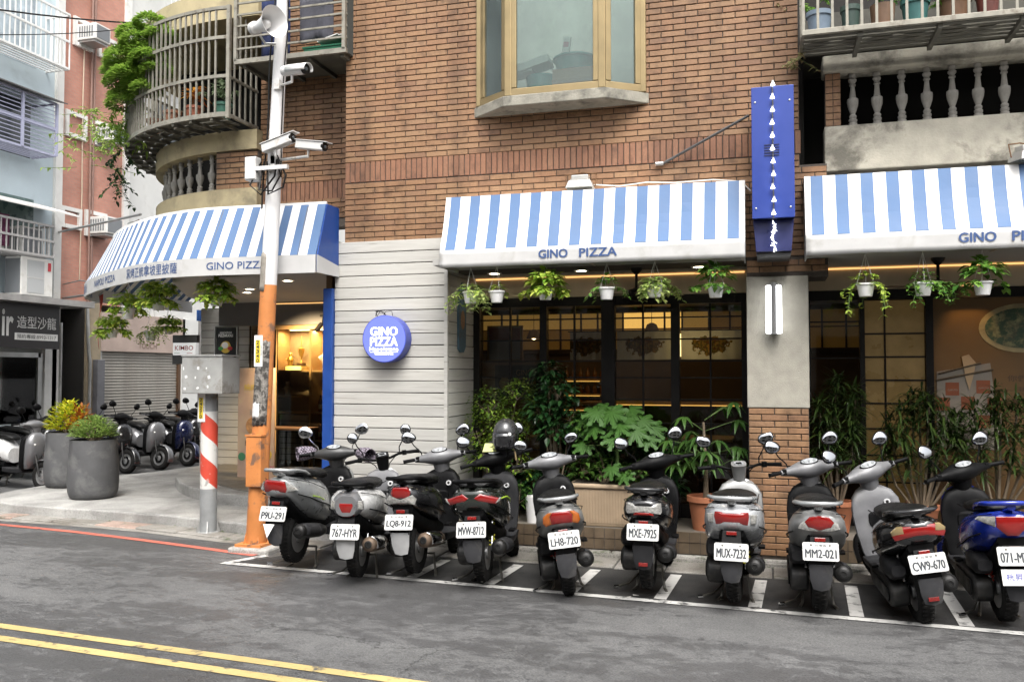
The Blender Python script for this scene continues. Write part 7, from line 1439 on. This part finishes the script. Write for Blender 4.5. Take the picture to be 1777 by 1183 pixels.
# ================================================================ foliage
def leaf(mb, p, d, L_, W_, droop=.3, up=None, seg=3, fold=.25, m=0):
    d = Vector(d).normalized(); u = Vector(up) if up else Vector((0,0,1)); s_ = d.cross(u)
    if s_.length < 1e-3: s_ = Vector((1,0,0))
    s_.normalize(); nrm = s_.cross(d); V = []; p = Vector(p)
    for i in range(seg+1):
        t = i/seg; c = p + d*(L_*t) - Vector((0,0,1))*(droop*L_*t*t); w_ = W_*.5*math.sin(math.pi*min(.98, max(.06, t**.75)))
        V += [tuple(c - s_*w_ + nrm*(w_*fold)), tuple(c), tuple(c + s_*w_ + nrm*(w_*fold))]
    Fc = []
    for i in range(seg):
        a = i*3; Fc += [(a,a+1,a+4,a+3),(a+1,a+2,a+5,a+4)]
    mb.add(V, Fc, m)
def rdir(zmin=-1, zmax=1):
    a = random.uniform(0, 2*math.pi); z_ = random.uniform(zmin, zmax); r = math.sqrt(max(0, 1-z_*z_)); return Vector((r*math.cos(a), r*math.sin(a), z_))
G_POTH = leafmat('pothos_leaf', (.16,.30,.035), (.46,.52,.10), .4, .45); G_POTHD = leafmat('pothos_dark', (.05,.15,.025), (.18,.32,.05)); G_VARI = leafmat('variegated_leaf', (.18,.30,.06), (.48,.52,.2), .4, .45)
G_FICUS = leafmat('ficus_leaf', (.022,.075,.010), (.20,.29,.03)); G_DARK = leafmat('dark_glossy_leaf', (.006,.026,.008), (.024,.068,.018), .3, .2); G_PAP = leafmat('papaya_leaf', (.022,.075,.011), (.058,.135,.022), .5, .3); G_DRAC = leafmat('dracaena_leaf', (.010,.024,.006), (.042,.068,.014), .35, .25)
G_CROT = leafmat('croton_leaf', (.20,.30,.02), (.62,.56,.03)); G_CRED = leafmat('croton_red', (.22,.05,.015), (.50,.22,.02)); G_BUSH = leafmat('bush_leaf', (.12,.20,.04), (.32,.42,.12)); G_FERN = leafmat('fern_leaf', (.11,.21,.03), (.28,.40,.07)); G_VINE = leafmat('vine_leaf', (.18,.28,.05), (.42,.50,.15))
M_STEM = mat('green_stem', (.10,.16,.04), .7); M_BARK = mat('thin_bark', (.15,.115,.075), .85, var=.3, vscale=20, bmp=.4); M_POTW = mat('white_pot', (.68,.67,.66), .45, var=.04, dirt=(.5,.48,.44), dscale=9, dlo=.6, dhi=.8)
def basket(label, x, y, zt, kind, hook=2.70, sc_=1.0, seed=0):
    random.seed(seed); t = thing('hanging_basket', label, 'hanging plant', (x, y, zt-.11), group='hanging plant pots under the awnings')
    obj('pot', MB().lathe([(.05*sc_,-.11*sc_),(.052*sc_,-.105*sc_),(.070*sc_,-.012*sc_),(.066*sc_,-.012*sc_),(.06*sc_,-.02*sc_)], (x,y,zt), 22), M_POTW, t, smooth=40)
    obj('rim', MB().lathe([(.070*sc_,-.016*sc_),(.078*sc_,-.014*sc_),(.078*sc_,.0),(.068*sc_,.0),(.066*sc_,-.016*sc_)], (x,y,zt), 22), M_POTW, t, smooth=40)
    a0 = random.uniform(0,2)
    for i in range(3): a = a0+i*2.094; obj('hanger', MB().tube([(x+.076*sc_*math.cos(a), y+.076*sc_*math.sin(a), zt-.004),(x, y, hook)], .0022, 5), M_POTW, t)
    lv = MB(); st = MB()
    n, rx, rz, up_, Lf, g, vines, vl, bias = {'trail': (45,.10,.05,.03,.052,G_VARI,16,.24,0), 'sparse': (22,.06,.05,.03,.045,G_POTH,3,.08,0), 'bushy': (190,.15,.10,.06,.078,G_POTH,14,.10,0), 'fernish': (45,.09,.07,.05,.05,G_POTHD,8,.14,0), 'wide': (80,.13,.06,.02,.05,G_VARI,20,.17,.6), 'upright': (75,.13,.10,.09,.085,G_POTHD,6,.10,0), 'strings': (36,.10,.06,.05,.05,G_POTH,9,.30,0), 'right': (30,.09,.06,.04,.045,G_POTHD,14,.24,.8), 'big': (230,.17,.12,.07,.08,G_POTH,18,.12,0)}[kind]
    c = Vector((x, y, zt+up_*sc_))
    for i in range(n):
        d = rdir(-.35,1); p = c + Vector((d.x*rx, d.y*rx, d.z*rz))*random.uniform(.45,1)*sc_; o_ = Vector((d.x, d.y, random.uniform(-.2,.5))); leaf(lv, p, o_, Lf*random.uniform(.7,1.25), Lf*random.uniform(.6,.85), random.uniform(.2,.6))
    for i in range(vines):
        a = random.uniform(0, 2*math.pi); p = Vector((x+.06*math.cos(a), y+.06*math.sin(a), zt+.01)); o_ = Vector((math.cos(a)+bias, math.sin(a), 0))*random.uniform(.35,.8); pts = [p]; ln = vl*random.uniform(.5,1.25); K = 7
        for k_ in range(K): o_ *= .72; p = p + (o_*.09 + Vector((random.gauss(0,.006), random.gauss(0,.006), -ln/K*(.3+1.0*k_/K)))); pts.append(p.copy())
        st.tube(pts, .0022, 4, caps=False)
        for q in pts[1:]:
            for _ in range(2 if vines > 8 else 1): dd = rdir(-.6,.3); leaf(lv, q, dd, Lf*random.uniform(.55,1), Lf*random.uniform(.5,.75), .3)
    stuff(obj('foliage', lv, g, t, fix=False)); 
    if st.v: stuff(obj('vine', st, M_STEM, t, fix=False))
for i, (x, z_, k_, lab) in enumerate(((-2.68,2.475,'trail','white pot with long pale trailing vines, leftmost under the middle awning'), (-2.42,2.475,'sparse','white pot with a few sprigs, second from left under the middle awning'), (-1.95,2.49,'bushy','white pot with a dense yellow-green bush under the middle awning'), (-1.38,2.48,'fernish','white pot with small fern and drooping sprigs under the middle awning'), (-.95,2.49,'wide','white pot with wide trailing foliage spilling right under the middle awning'), (-.42,2.475,'upright','white pot with dark broad leaves, rightmost under the middle awning'), (.80,2.455,'strings','white pot with long dangling strings beside the pillar under the right awning'), (1.24,2.45,'right','white pot with a vine hanging off its right side under the right awning'), (1.68,2.445,'upright','white pot with broad leaves, rightmost under the right awning'))):
    basket(lab, x, 7.82, z_, k_, 2.70, 1.0, 100+i)
for i, (x, y, z_, k_, sc_, lab) in enumerate(((-5.54,7.95,2.52,'big',1.0,'big leafy hanging plant nearest the pole under the curved awning'), (-6.45,8.2,2.52,'big',1.1,'big leafy hanging plant under the Chinese characters of the curved awning'), (-7.15,8.55,2.46,'bushy',1.15,'leafy hanging plant near the left end of the curved awning'), (-8.01,9.30,2.26,'big',.95,'drooping hanging plant at the far left under the curved awning'), (-8.47,10.6,2.30,'trail',1.2,'trailing hanging plant low in front of the roller shutter'), (-8.71,11.3,2.40,'bushy',1.0,'smaller hanging plant in front of the roller shutter beside the blue fascia'))):
    basket(lab, x, y, z_, k_, 2.76, sc_, 200+i)
random.seed(77)
# ---------------------------------------------------------------- big round planters on the pavement
M_PLNT = mat('planter_charcoal', (.075,.075,.077), .75, var=.25, vscale=5, bmp=.15, dirt=(.15,.15,.145), dscale=4, dlo=.52, dhi=.75)
def tub(label, x, y, z0, rs_, h, g_list):
    t = thing('planter', label, 'planter', (x, y, z0)); P_ = [(.80,0),(.90,.03),(.97,.12),(1.0,.28),(.98,.55),(.93,.85),(.92,1.0),(.86,1.0),(.84,.93),(.82,.90)]
    obj('tub', MB().lathe([(r*rs_, q*h) for r, q in P_], (x,y,z0), 36), M_PLNT, t, smooth=50); obj('soil', MB().lathe([(.83*rs_,.9*h),(.2*rs_,.93*h)], (x,y,z0), 20), mat('soil', (.035,.025,.016)), t)
    for gm, n, L_, W_, cx_, rx, rz in g_list:
        lv = MB(); st = MB()
        for i in range(n):
            d = rdir(-.15,1); p = Vector((x+cx_, y, z0+h)) + Vector((d.x*rx, d.y*rx, .04+abs(d.z)*rz))*random.uniform(.55,1); leaf(lv, p, (d.x, d.y, random.uniform(.2,1)), L_*random.uniform(.7,1.2), W_*random.uniform(.7,1.2), .25)
        for i in range(26): d = rdir(.2,1); st.tube([(x+cx_,y,z0+h*.92),(x+cx_+d.x*rx*.5,y+d.y*rx*.5,z0+h+d.z*rz*.5),(x+cx_+d.x*rx*.9,y+d.y*rx*.9,z0+h+d.z*rz*.85)], [.008,.006,.003], 4, caps=False)
        stuff(obj('foliage', lv, gm, t, fix=False)); stuff(obj('stems', st, M_BARK, t, fix=False))
tub('front dark grey planter with a green bush on the pavement', -8.27, 9.30, .12, .305, .74, [(G_BUSH, 1500, .05, .03, 0, .29, .26)])
tub('rear dark grey planter with yellow and red croton leaves', -9.43, 10.12, .12, .31, .76, [(G_CROT, 620, .085, .042, -.02, .27, .40), (G_CRED, 150, .12, .04, .20, .20, .34)])
# ---------------------------------------------------------------- plants in front of the middle window
def shrub(name, label, x, y, z0, blobs, gm, n, L_, W_, trunk=None, cat='shrub', dens=.55):
    t = thing(name, label, cat, (x, y, z0)); lv = MB(); st = MB()
    for (bx, by, bz, br, bh) in blobs:
        k_ = int(n*br*br*30)
        for i in range(k_):
            d = rdir(-.7,1); rr = random.uniform(dens,1.05); p = Vector((bx+d.x*br*rr, by+d.y*br*rr*.8, bz+d.z*bh*rr)); leaf(lv, p, (d.x+random.gauss(0,.4), d.y+random.gauss(0,.4), d.z*.3+random.gauss(0,.35)), L_*random.uniform(.7,1.25), W_*random.uniform(.7,1.2), .35)
        st.tube([(x,y,z0+.02),((x+bx)/2+random.gauss(0,.02),(y+by)/2,(z0+bz)/2),(bx,by,bz)], [.012,.009,.004], 5, caps=False)
        for i in range(6): d = rdir(-.3,1); st.tube([(bx,by,bz-bh*.4),(bx+d.x*br*.8,by+d.y*br*.6,bz+d.z*bh*.8)], [.005,.002], 4, caps=False)
    stuff(obj('crown', lv, gm, t, fix=False)); obj('trunk', MB().tube(trunk or [(x,y,z0),(x,y,z0+.3)], [.018]*len(trunk or [0,0]), 7), M_BARK, t, smooth=60); stuff(obj('branches', st, M_BARK, t, fix=False)); return t
shrub('shrub', 'bushy yellow-green shrub at the left of the middle window', -2.62, 8.52, .26, [(-2.72,8.5,1.38,.20,.20),(-2.42,8.52,1.50,.19,.16),(-2.85,8.5,1.12,.17,.2),(-2.50,8.45,1.16,.22,.20),(-2.25,8.5,1.25,.16,.18),(-2.75,8.45,.85,.2,.2),(-2.4,8.45,.80,.18,.22)], G_FICUS, 330, .036, .024, [(-2.62,8.52,.26),(-2.6,8.5,.8)])
shrub('small_tree', 'slim tree with dark glossy leaves in the middle window bay', -2.03, 8.46, .3, [(-2.08,8.44,1.72,.15,.12),(-1.98,8.44,1.52,.19,.18),(-2.12,8.42,1.34,.2,.16),(-1.85,8.44,1.30,.17,.16),(-2.02,8.42,1.14,.19,.12)], G_DARK, 150, .078, .05, [(-2.03,8.46,.28),(-2.015,8.46,.7),(-2.0,8.46,1.1),(-1.99,8.45,1.5)], 'tree')
shrub('shrub', 'low green undergrowth filling the trough planter', -1.45, 8.34, .6, [(-1.70,8.32,.78,.13,.12),(-1.45,8.32,.80,.15,.13),(-1.2,8.32,.76,.13,.12),(-1.65,8.36,1.0,.12,.16),(-1.72,8.36,1.2,.13,.14)], leafmat('undergrowth', (.018,.05,.008), (.065,.13,.02)), 190, .06, .04, [(-1.5,8.34,.6),(-1.5,8.34,.75)])
shrub('shrub', 'dark broad-leaved bush behind the papaya plant', -1.35, 8.62, .3, [(-1.65,8.6,1.05,.2,.22),(-1.3,8.62,.95,.22,.22),(-1.0,8.62,.9,.2,.22),(-1.5,8.62,.72,.2,.2),(-.95,8.62,.62,.18,.2),(-1.2,8.62,.70,.2,.2)], G_DARK, 150, .085, .055, [(-1.35,8.62,.262),(-1.35,8.62,.8)])
shrub('shrub', 'dark low bush at the foot of the slim tree', -2.1, 8.6, .3, [(-2.25,8.6,.62,.2,.22),(-1.95,8.62,.70,.2,.25),(-2.5,8.62,.6,.2,.2),(-1.85,8.6,.95,.15,.18)], G_DARK, 150, .08, .05, [(-2.1,8.6,.262),(-2.1,8.6,.6)])
shrub('shrub', 'leafy weeds beside the small white pot', -2.35, 8.3, .27, [(-2.55,8.3,.55,.12,.2),(-2.35,8.32,.5,.12,.18)], leafmat('undergrowth', (.018,.05,.008), (.065,.13,.02)), 150, .06, .04, [(-2.4,8.3,.27),(-2.4,8.3,.45)])
# papaya: each lobed leaf is its own piece
PY = thing('papaya_plant', 'young papaya plant with big lobed leaves in the trough planter', 'plant', (-1.38,8.33,.62))
obj('stem', MB().tube([(-1.38,8.33,.62),(-1.375,8.33,.9),(-1.37,8.32,1.22)], [.02,.017,.012], 8), M_STEM, PY, smooth=60)
def papaya_leaf_mesh():
    pts = []; lob = 7
    for i in range(lob):
        a = R(-140+280*i/(lob-1)); ln = .165*(1-.18*abs(i-3)/3); wd = R(17)
        for da, rr in ((-wd*1.36,.50),(-wd,.68),(-wd*.55,.80),(-wd*.6,.92),(0,1.0),(wd*.6,.92),(wd*.55,.80),(wd,.68),(wd*1.36,.50)): pts.append((ln*rr*math.sin(a+da), ln*rr*math.cos(a+da)))
    mb = MB(); V = [(x_, y_, -.35*(x_*x_+y_*y_)/.155*1.0 + .010*math.cos(math.atan2(x_, y_)*7)*min(1, math.hypot(x_, y_)/.1)) for x_, y_ in pts] + [(0,0,.004)]; n = len(pts); mb.add(V, [(i, (i+1) % n, n) for i in range(n-1)]); return mesh_of('leaf', mb, G_PAP, 180, False)
plm = papaya_leaf_mesh(); random.seed(5)
for i, (dx, dy, dz, s_) in enumerate(((-.28,-.02,.66,1.0),(-.17,-.08,.72,1.05),(-.03,-.10,.72,1.1),(.10,-.06,.66,1.05),(.24,-.02,.64,1.0),(.34,.0,.58,.95),(-.20,-.10,.57,.9),(.05,-.14,.60,1.0),(.20,-.12,.55,1.0),(-.36,.0,.55,.9),(.0,-.16,.48,.9),(-.30,-.08,.40,.8),(.12,.05,.74,.9),(-.1,.05,.76,.85),(.30,-.08,.48,.85),(-.02,-.17,.20,.75),(.10,-.15,.14,.7))):
    p = Vector((-1.38+dx, 8.33+dy, .62+dz)); base = Vector((-1.372,8.325,min(1.2, .62+dz-.06)))
    zn = Vector((random.uniform(-.25,.25)+dx*.4, -.62+random.uniform(-.2,.15), .75)).normalized(); yt_ = Vector((dx*2.2+random.uniform(-.2,.2), -.35, -.35)); yt_ = (yt_ - zn*yt_.dot(zn)).normalized(); xt_ = yt_.cross(zn)
    M4 = Matrix.Translation(p) @ Matrix((xt_, yt_, zn)).transposed().to_4x4() @ Matrix.Scale(s_, 4)
    inst('leaf', plm, PY, M4); obj('leaf_stalk', MB().tube([tuple(base), tuple(base.lerp(p, .5)+Vector((0,0,.03))), tuple(p)], [.005,.004,.003], 5), M_STEM, PY)
TP = thing('trough_planter', 'beige ribbed trough planter behind the scooters', 'planter', (-1.4,8.35,.262))
M_BEIGE = mat('beige_plastic', (.36,.27,.18), .65, var=.12, vscale=4, dirt=(.24,.18,.12), dscale=3, dlo=.52, dhi=.75)
obj('trough', MB().loft([[(-1.77,8.21,.264),(-.97,8.21,.264),(-.97,8.50,.264),(-1.77,8.50,.264)],[(-1.80,8.19,.62),(-.94,8.19,.62),(-.94,8.52,.62),(-1.80,8.52,.62)]]), M_BEIGE, TP, bevel=.012); obj('lip', MB().box(-1.83,-.91,8.17,8.54,.622,.662), M_BEIGE, TP, bevel=.012)
rb = MB()
for q in range(30): x_ = -1.75+q*.0275; rb.loft([[(x_,8.197,.30),(x_+.012,8.197,.30),(x_+.012,8.212,.30),(x_,8.212,.30)],[(x_,8.182,.60),(x_+.012,8.182,.60),(x_+.012,8.195,.60),(x_,8.195,.60)]])
stuff(obj('ribs', rb, M_BEIGE, TP)); obj('soil', MB().box(-1.79,-.95,8.21,8.50,.6625,.666), mat('soil', (.035,.025,.016)), TP)
t = pot('flower_pot', 'terracotta pot between the black and white scooters', -.555, 8.36, .262, .165, .31, M_TERRA)
pot('flower_pot', 'small white round pot at the left of the trough planter', -2.18, 8.30, .262, .095, .25, M_POTW, None, False)
# pachira: drooping fingered leaves
PA = thing('money_tree', 'young tree with drooping fingered leaves in the terracotta pot', 'plant', (-.555,8.36,.52)); obj('trunk', MB().tube([(-.555,8.36,.52),(-.55,8.36,.72),(-.56,8.35,1.0),(-.57,8.35,1.25)], [.028,.02,.016,.012], 8), M_BARK, PA, smooth=60)
G_PACH = leafmat('pachira_leaf', (.013,.042,.009), (.05,.11,.02), .4, .3); random.seed(9); lv_n = 0
for i in range(24):
    a = random.uniform(0, 6.28); hh = random.uniform(.75,1.35); ln = random.uniform(.12,.32); p = Vector((-.56+ln*math.cos(a)*1.1, 8.33+ln*math.sin(a)*.6, hh+random.uniform(0,.12))); lv = MB()
    for k_ in range(6): aa = a+R(-110+44*k_); leaf(lv, p, (math.cos(aa), math.sin(aa), -.1), random.uniform(.11,.17), .045, .75, seg=4)
    stuff(obj('leaf_fan', lv, G_PACH, PA, fix=False)); obj('leaf_stalk', MB().tube([(-.56,8.35,hh-.05),tuple(p)], .003, 5), M_STEM, PA)
# dracaenas in the right window bay
def dracaena(label, x, y, stems, seed):
    random.seed(seed); t = thing('dracaena', label, 'plant', (x, y, .262)); pt = obj('pot', MB().lathe([(.10,0),(.14,.24),(.15,.25),(.15,.29),(.13,.29),(.12,.25)], (x,y,.264), 20), M_TERRA, t, smooth=40)
    for (dx, dy, h) in stems:
        top = Vector((x+dx, y+dy, .262+h)); obj('cane', MB().tube([(x+dx*.2,y+dy*.2,.5),(x+dx*.7,y+dy*.7,.262+h*.6),tuple(top)], [.014,.012,.009], 6), M_BARK, t, smooth=60); lv = MB()
        for i in range(120): d = rdir(-.2,1); leaf(lv, top+Vector((random.gauss(0,.02),random.gauss(0,.02),random.uniform(-.24,.12))), d, random.uniform(.09,.21), random.uniform(.014,.024), random.uniform(.15,.8), seg=5, fold=.3)
        stuff(obj('leaf_tuft', lv, G_DRAC, t, fix=False))
dracaena('bushy dracaena directly right of the brick pillar', .60, 8.50, [(0,0,1.25),(-.14,-.04,1.10),(.12,-.06,1.08),(.04,.06,1.32),(-.08,-.08,.95),(.17,.02,1.2),(.0,-.1,.8),(.14,-.1,.85),(-.16,.0,.82)], 31)
dracaena('bushy dracaena in front of the amber panes', 1.30, 8.48, [(0,0,1.18),(-.16,-.04,1.05),(.18,-.06,1.08),(.06,-.1,1.15),(-.06,.06,1.2),(.26,0,.98),(-.25,0,.92),(.1,-.1,.8),(-.12,-.1,.78),(.3,-.06,.8),(-.3,-.05,.75)], 32)
dracaena('bushy dracaena at the right edge of the picture', 1.90, 8.48, [(0,0,1.2),(-.17,-.05,1.08),(.16,-.04,1.12),(.02,-.1,1.1),(-.28,0,1.0),(.3,0,1.1),(.1,-.1,.82),(-.12,-.1,.8),(.3,-.06,.85)], 33)
# plants of the rounded cage and the wall
random.seed(41)
def clump_tree(label, x, y, z0, blobs):
    t = thing('balcony_tree', label, 'tree', (x, y, z0)); lv = MB()
    for bx, by, bz, br in blobs:
        for i in range(int(1500*br/.2)):
            d = rdir(-.4,1); p = Vector((bx+d.x*br, by+d.y*br, bz+d.z*br*.55))*1.0; p += Vector((random.gauss(0,.012),random.gauss(0,.012),random.gauss(0,.012))); leaf(lv, p, (d.x,d.y,d.z*.4+.1), random.uniform(.035,.065), .024, .2, seg=2)
        obj('branch', MB().tube([(x,y,z0),((x+bx)/2,(y+by)/2,(z0+bz)/2+.05),(bx,by,bz-.04)], [.014,.01,.005], 6), M_BARK, t, smooth=60)
    stuff(obj('crown', lv, G_FERN, t, fix=False)); obj('trunk', MB().tube([(x+.3,y+.2,z0-.15),(x+.1,y+.05,z0-.05),(x,y,z0)], [.018,.016,.014], 7), M_BARK, t, smooth=60)
clump_tree('clipped green tree leaning out of the rounded cage', -6.95, 8.62, 4.95, [(-7.25,8.55,5.42,.19),(-7.0,8.45,5.62,.19),(-6.78,8.40,5.72,.15),(-7.1,8.5,5.22,.2),(-6.85,8.42,5.38,.2),(-7.35,8.6,5.15,.16),(-6.6,8.35,5.55,.13),(-6.95,8.45,5.05,.17),(-7.3,8.6,4.98,.14),(-6.65,8.36,5.15,.14),(-7.15,8.45,5.32,.2),(-6.9,8.4,5.5,.2),(-7.05,8.4,5.12,.2),(-6.75,8.35,5.28,.18),(-7.4,8.62,5.3,.15),(-7.2,8.5,4.85,.17),(-6.8,8.38,4.95,.14)])
def vinemass(name, label, pts, n, gm, L_, W_, spread, zdir):
    t = thing(name, label, 'plant', pts[0]); lv = MB(); st = MB()
    for k_ in range(n):
        p = Vector(random.choice(pts)) + Vector((random.gauss(0,.05),random.gauss(0,.05),random.gauss(0,.05))); o_ = rdir(-.3,.6); P_ = [p.copy()]
        for q in range(5): p = p + Vector((o_.x*spread, o_.y*spread, o_.z*spread*.5+zdir*.05)); o_ += Vector((random.gauss(0,.2),random.gauss(0,.2),random.gauss(0,.2))); P_.append(p.copy())
        st.tube(P_, .003, 4, caps=False)
        for q in P_[1:]:
            for _ in range(3): leaf(lv, q, rdir(-.7,.5), L_*random.uniform(.6,1.2), W_*random.uniform(.6,1.2), .4)
    stuff(obj('foliage', lv, gm, t, fix=False)); stuff(obj('stems', st, M_STEM, t, fix=False))
vinemass('climbing_plant', 'straggling pale vine reaching left from the rounded cage', [(-7.75,8.9,4.75),(-7.95,8.95,4.85),(-8.1,9.0,4.65),(-8.0,9.0,4.45),(-8.3,9.1,4.7),(-8.4,9.1,4.4),(-7.8,8.9,4.95),(-7.65,8.8,4.75),(-7.6,8.8,4.6)], 40, G_VINE, .06, .03, .075, -.3)
vinemass('fern', 'feathery green fern hanging out of the rounded cage', [(-7.35,8.70,4.72),(-7.45,8.75,4.65),(-7.3,8.68,4.6)], 26, G_FERN, .09, .03, .05, -.7)
vinemass('climbing_plant', 'vine hanging below the left of the rounded cage', [(-7.55,8.9,4.35),(-7.6,8.9,4.2),(-7.65,8.95,4.05),(-7.6,8.95,4.5)], 16, G_DARK, .06, .04, .035, -.8)
vinemass('climbing_plant', 'dry vine creeping down the brick wall by the right cage', [(.22,8.10,4.9),(.24,8.10,4.72),(.27,8.08,4.5),(.16,8.12,5.0)], 5, leafmat('dry_vine', (.20,.15,.08),(.30,.30,.14)), .05, .03, .025, -.4)
t = thing('cordyline', 'red-leaved cordyline standing in the rounded cage', 'plant', (-6.1,8.35,4.5)); lv = MB()
for i in range(26): leaf(lv, (-6.1,8.3,4.80+random.uniform(-.06,.06)), rdir(.1,.9), random.uniform(.14,.24), .045, .5, seg=4)
stuff(obj('leaf_tuft', lv, G_CRED, t, fix=False)); obj('stem', MB().cyl((-6.1,8.3,4.66),(-6.1,8.3,4.82),.01), M_BARK, t)
for i, (x_, y_, c_, nm) in enumerate(((-6.1,8.3,(.33,.10,.05),'red clay'),(-6.45,8.38,(.30,.13,.07),'brown clay'),(-5.72,8.28,(.05,.16,.11),'sea green'),(-6.85,8.6,(.28,.12,.06),'shadowed clay'))): pot('flower_pot', '%s flower pot in the rounded cage' % nm, x_, y_, 4.465, .10, .2, mat('cagepot_%d' % i, c_, .6, var=.2))
vinemass('potted_plant', 'grey-green leafy plant in the sea green pot of the rounded cage', [(-5.72,8.28,4.75),(-5.8,8.28,4.85),(-5.65,8.28,4.8)], 10, leafmat('grey_green', (.10,.15,.08),(.22,.27,.16)), .06, .04, .03, .2)
vinemass('potted_plant', 'wispy plants in the pots of the cage above the right balcony', [(.5,7.8,4.8),(1.0,7.8,4.82),(1.25,7.8,4.82),(1.6,7.8,4.85)], 18, G_POTHD, .05, .025, .03, .2)
# weeds along the kerb
wd = MB(); random.seed(3)
for i in range(170):
    x_ = random.choice([random.uniform(-7.5,-5), random.gauss(-.85,.12), random.uniform(-3,2)]); y_ = (8.14+.22*max(0,(-5.28-x_))*.9 if x_ < -5.0 else 8.055)-.01; y_ = min(y_, 8.44) if x_ < -5 else y_
    for q in range(3): leaf(wd, (x_+random.gauss(0,.01), y_, .01), rdir(.2,1), random.uniform(.015,.04), .008, .5, seg=2)
o = stuff(obj('weeds', wd, leafmat('weed', (.05,.09,.02),(.14,.2,.05)), None, fix=False)); o['label'] = 'small weeds sprouting along the kerb joints'; o['category'] = 'weeds'
# ================================================================ scooters parked along the side street
def bgs(label, x, y, head, body, front, **k): return scooter(label, x, y, head, None, k.pop('lean',0), k.pop('steer',0), .04, body, k.pop('tail','oval'), k.pop('rail',M_PLAST), k.pop('shield',M_PLAST), k.pop('cover',M_PLAST), front=front, grp='scooters parked along the side street', **k)
REDP = paint('red', (.36,.02,.025), 0, .25)
NAVY = paint('navy', (.007,.011,.045), .2, .25)
bgs('white and red scooter at the far left beside the planters', -11.25, 10.55, 97, WHT, GREYP, rail=REDP, lean=-3, cover=GREYP)
bgs('black scooter in front of the salon window behind the white one', -11.9, 11.5, 98, BLK, BLK, lean=-4)
bgs('black scooter in front of the dark alley behind the planters', -11.7, 12.2, 103, BLK, BLK, lean=-4)
bgs('black and blue scooter just right of the planters', -11.5, 12.85, 108, NAVY, BLK, lean=-4, steer=10)
bgs('dark grey scooter with silver nose right of the planters', -11.3, 13.5, 110, GREYP, GREYP, lean=-4, steer=15)
bgs('navy scooter with pale wheels in front of the roller shutter', -11.2, 14.2, 112, BLK, NAVY, lean=-4, steer=12)
bgs('black scooter behind the navy one in front of the roller shutter', -11.4, 14.85, 114, BLK, BLK, lean=-4, steer=5)
bgs('white and black scooter near the right end of the roller shutter', -11.3, 15.5, 116, WHT, BLK, lean=-4, steer=15)
bgs('black scooter beside the striped post down the side street', -11.3, 16.15, 118, BLK, BLK, lean=-4, steer=15)
bgs('white and red scooter farthest down the side street', -11.6, 17.0, 118, WHT, WHT, rail=REDP, lean=-4)
